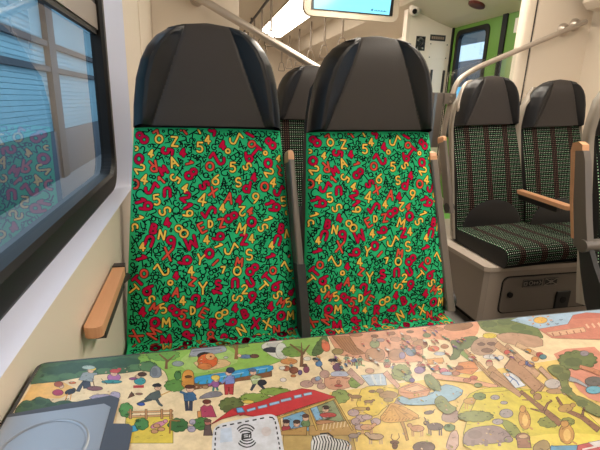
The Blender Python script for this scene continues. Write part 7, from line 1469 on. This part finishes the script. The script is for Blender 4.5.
b = MB(); P3 = rrect(1.399, 2.206, zr(-.961), zr(-.766), .034, 6); b.prism([O(x, 1.5985, z) for x, z in P3], (0,.012,0)); b.build('panel_gap', blackp, ap, fixn=True)
b = MB(); b.tube([O(1.448,1.584,zr(-.859)), O(1.448,1.596,zr(-.859))], .014, 16); b.build('lock', blackp, ap)
b = MB(); b.box(1.722-1.32, 1.805-1.32, -.014, -.004, zr(-.955), zr(-.862)); sk = b.build('socket', signblk, ap, bevel=.003, fixn=True)
b = MB(); b.tube([O(1.763,1.584,zr(-.908)), O(1.763,1.589,zr(-.908))], .018, 16); b.build('socket_hole', blackp, sk)
b = MB(); b.box(1.512-1.32, 1.626-1.32, -.0075, -.005, zr(-.826), zr(-.786)); b.box(1.634-1.32, 1.714-1.32, -.0075, -.005, zr(-.824), zr(-.784)); stk = b.build('sticker', signblk, ap)
pw = mat('pale_pictogram', (150,142,132), .6)
b = MB(); yb = -.0082
def pic(q, w=.0035): ribbon(b, q, w, lambda u, s, o: (u-1.32, yb-o, zr(s)), lambda u, s: True, .0004, (1,1,1), .008)
for x0 in (1.515, 1.637):
    x1 = x0+(.108 if x0 < 1.6 else .074); pic([(x0,-.823),(x1,-.823),(x1,-.788),(x0,-.788),(x0,-.823)], .002)
pic([(1.522,-.816),(1.535,-.816),(1.535,-.80),(1.522,-.80),(1.522,-.816)], .006); pic(circ(1.558,-.806,.010,.010,0,360,12)); pic([(1.572,-.806),(1.60,-.806)]); pic([(1.578,-.80),(1.578,-.814)]); pic([(1.594,-.80),(1.594,-.814)]); pic([(1.606,-.796),(1.616,-.806),(1.606,-.816)])
pic([(1.641,-.821),(1.709,-.789)]); pic([(1.641,-.789),(1.709,-.821)]); pic(circ(1.675,-.805,.008,.008,0,360,10))
b.build('pictograms', pw, stk)

# ------------------------------------------------------------------ outside
g = MB(); g.box(-40, -.5, -20, 60, -.95, -.9); g.box(2.75, 40, -20, 60, -.95, -.9); structure(g.build('ground', mat('grey_platform_paving', (132,132,134), .8, 0, .2, None, .1)))
st = thing('station_building', (-3.2, 9, -.9), 'blue-grey slatted station building seen through the left window', 'building')
slat = mat('blue_grey_slats', (120,160,172), .6, 0, .3)
b = MB()
for k in range(30):
    z = 1.1+k*.1; b.prism([(0,-14,z),(-.022,-14,z+.012),(-.022,-14,z+.1),(0,-14,z+.09)], (0,36,0))
b.box(-.6,-.022,-14,22,0,4.1)
b.build('slatted_wall', slat, st)
b = MB(); b.box(-.02,.06,-14,22,0,1.1); b.build('dark_base', mat('dark_slate_base', (62,74,86), .7), st)
dk = mat('dark_beam_paint', (30,40,50), .7)
for z in (2.40, 2.93):
    b = MB(); b.box(0, .10, -14, 22, z, z+.12); b.build('beam', dk, st)
for y in (-9.5, 2.2):
    b = MB(); b.box(.0, .12, y, y+.5, 0, 4.1); b.build('post', dk, st)
b = MB(); b.box(-.6, .6, -14, 22, 4.1, 4.22); b.build('roof_edge', mat('pale_canopy', (196,200,204), .6), st)
ot = thing('neighbouring_train', (6.2, 12, -.9), 'light blue train standing outside, seen through the green door window', 'train')
b = MB(); b.box(0, 2.6, -14, 22, .35, 2.42); b.build('lower_body', mat('light_blue_train_paint', (92,190,226), .4), ot)
b = MB(); b.box(.05, 2.55, -14, 22, 2.42, 3.0); b.build('window_band', mat('dark_train_glass', (46,44,58), .2), ot)
b = MB(); b.box(0, 2.6, -14, 22, 3.0, 3.35); b.build('upper_body', mat('white_train_paint', (214,222,226), .4), ot)
cp = thing('platform_canopy', (6.4, 12, -.9), 'grey platform canopy above the neighbouring train, seen through the door window', 'canopy')
b = MB(); b.box(-.3, 3.4, -14, 22, 4.0, 4.2); b.build('canopy_roof', mat('canopy_grey', (150,160,160), .6), cp)
for y in (-8, -3, 2, 7, 12):
    b = MB(); b.box(3.1, 3.3, y, y+.2, 0, 4.0); b.build('canopy_post', dk, cp)

# ------------------------------------------------------------------ daylight, camera, colour
w = bpy.data.worlds.new('overcast_sky'); sc.world = w; w.use_nodes = True
bg = w.node_tree.nodes['Background']; bg.inputs['Color'].default_value = (.62,.80,1.0,1); bg.inputs['Strength'].default_value = SKY
cam = bpy.data.cameras.new('camera'); co = bpy.data.objects.new('camera', cam); COL.objects.link(co)
cam.sensor_width = 36; cam.lens = 427/600*36; cam.clip_start = .02; cam.clip_end = 200
RX = Vector((0.9722478, -0.23147967, 0.03393188)); RD = Vector((-0.03251864, -0.27733886, -0.96022169)); RF = Vector((0.23168243, 0.93247001, -0.2771695))
mw = Matrix(((RX.x, -RD.x, -RF.x, 0), (RX.y, -RD.y, -RF.y, 0), (RX.z, -RD.z, -RF.z, EYE), (0,0,0,1)))
co.matrix_world = mw; sc.camera = co
vs = sc.view_settings; vs.view_transform = 'Standard'; vs.look = 'None'; vs.gamma = 1; vs.use_curve_mapping = False; vs.exposure = EXPO
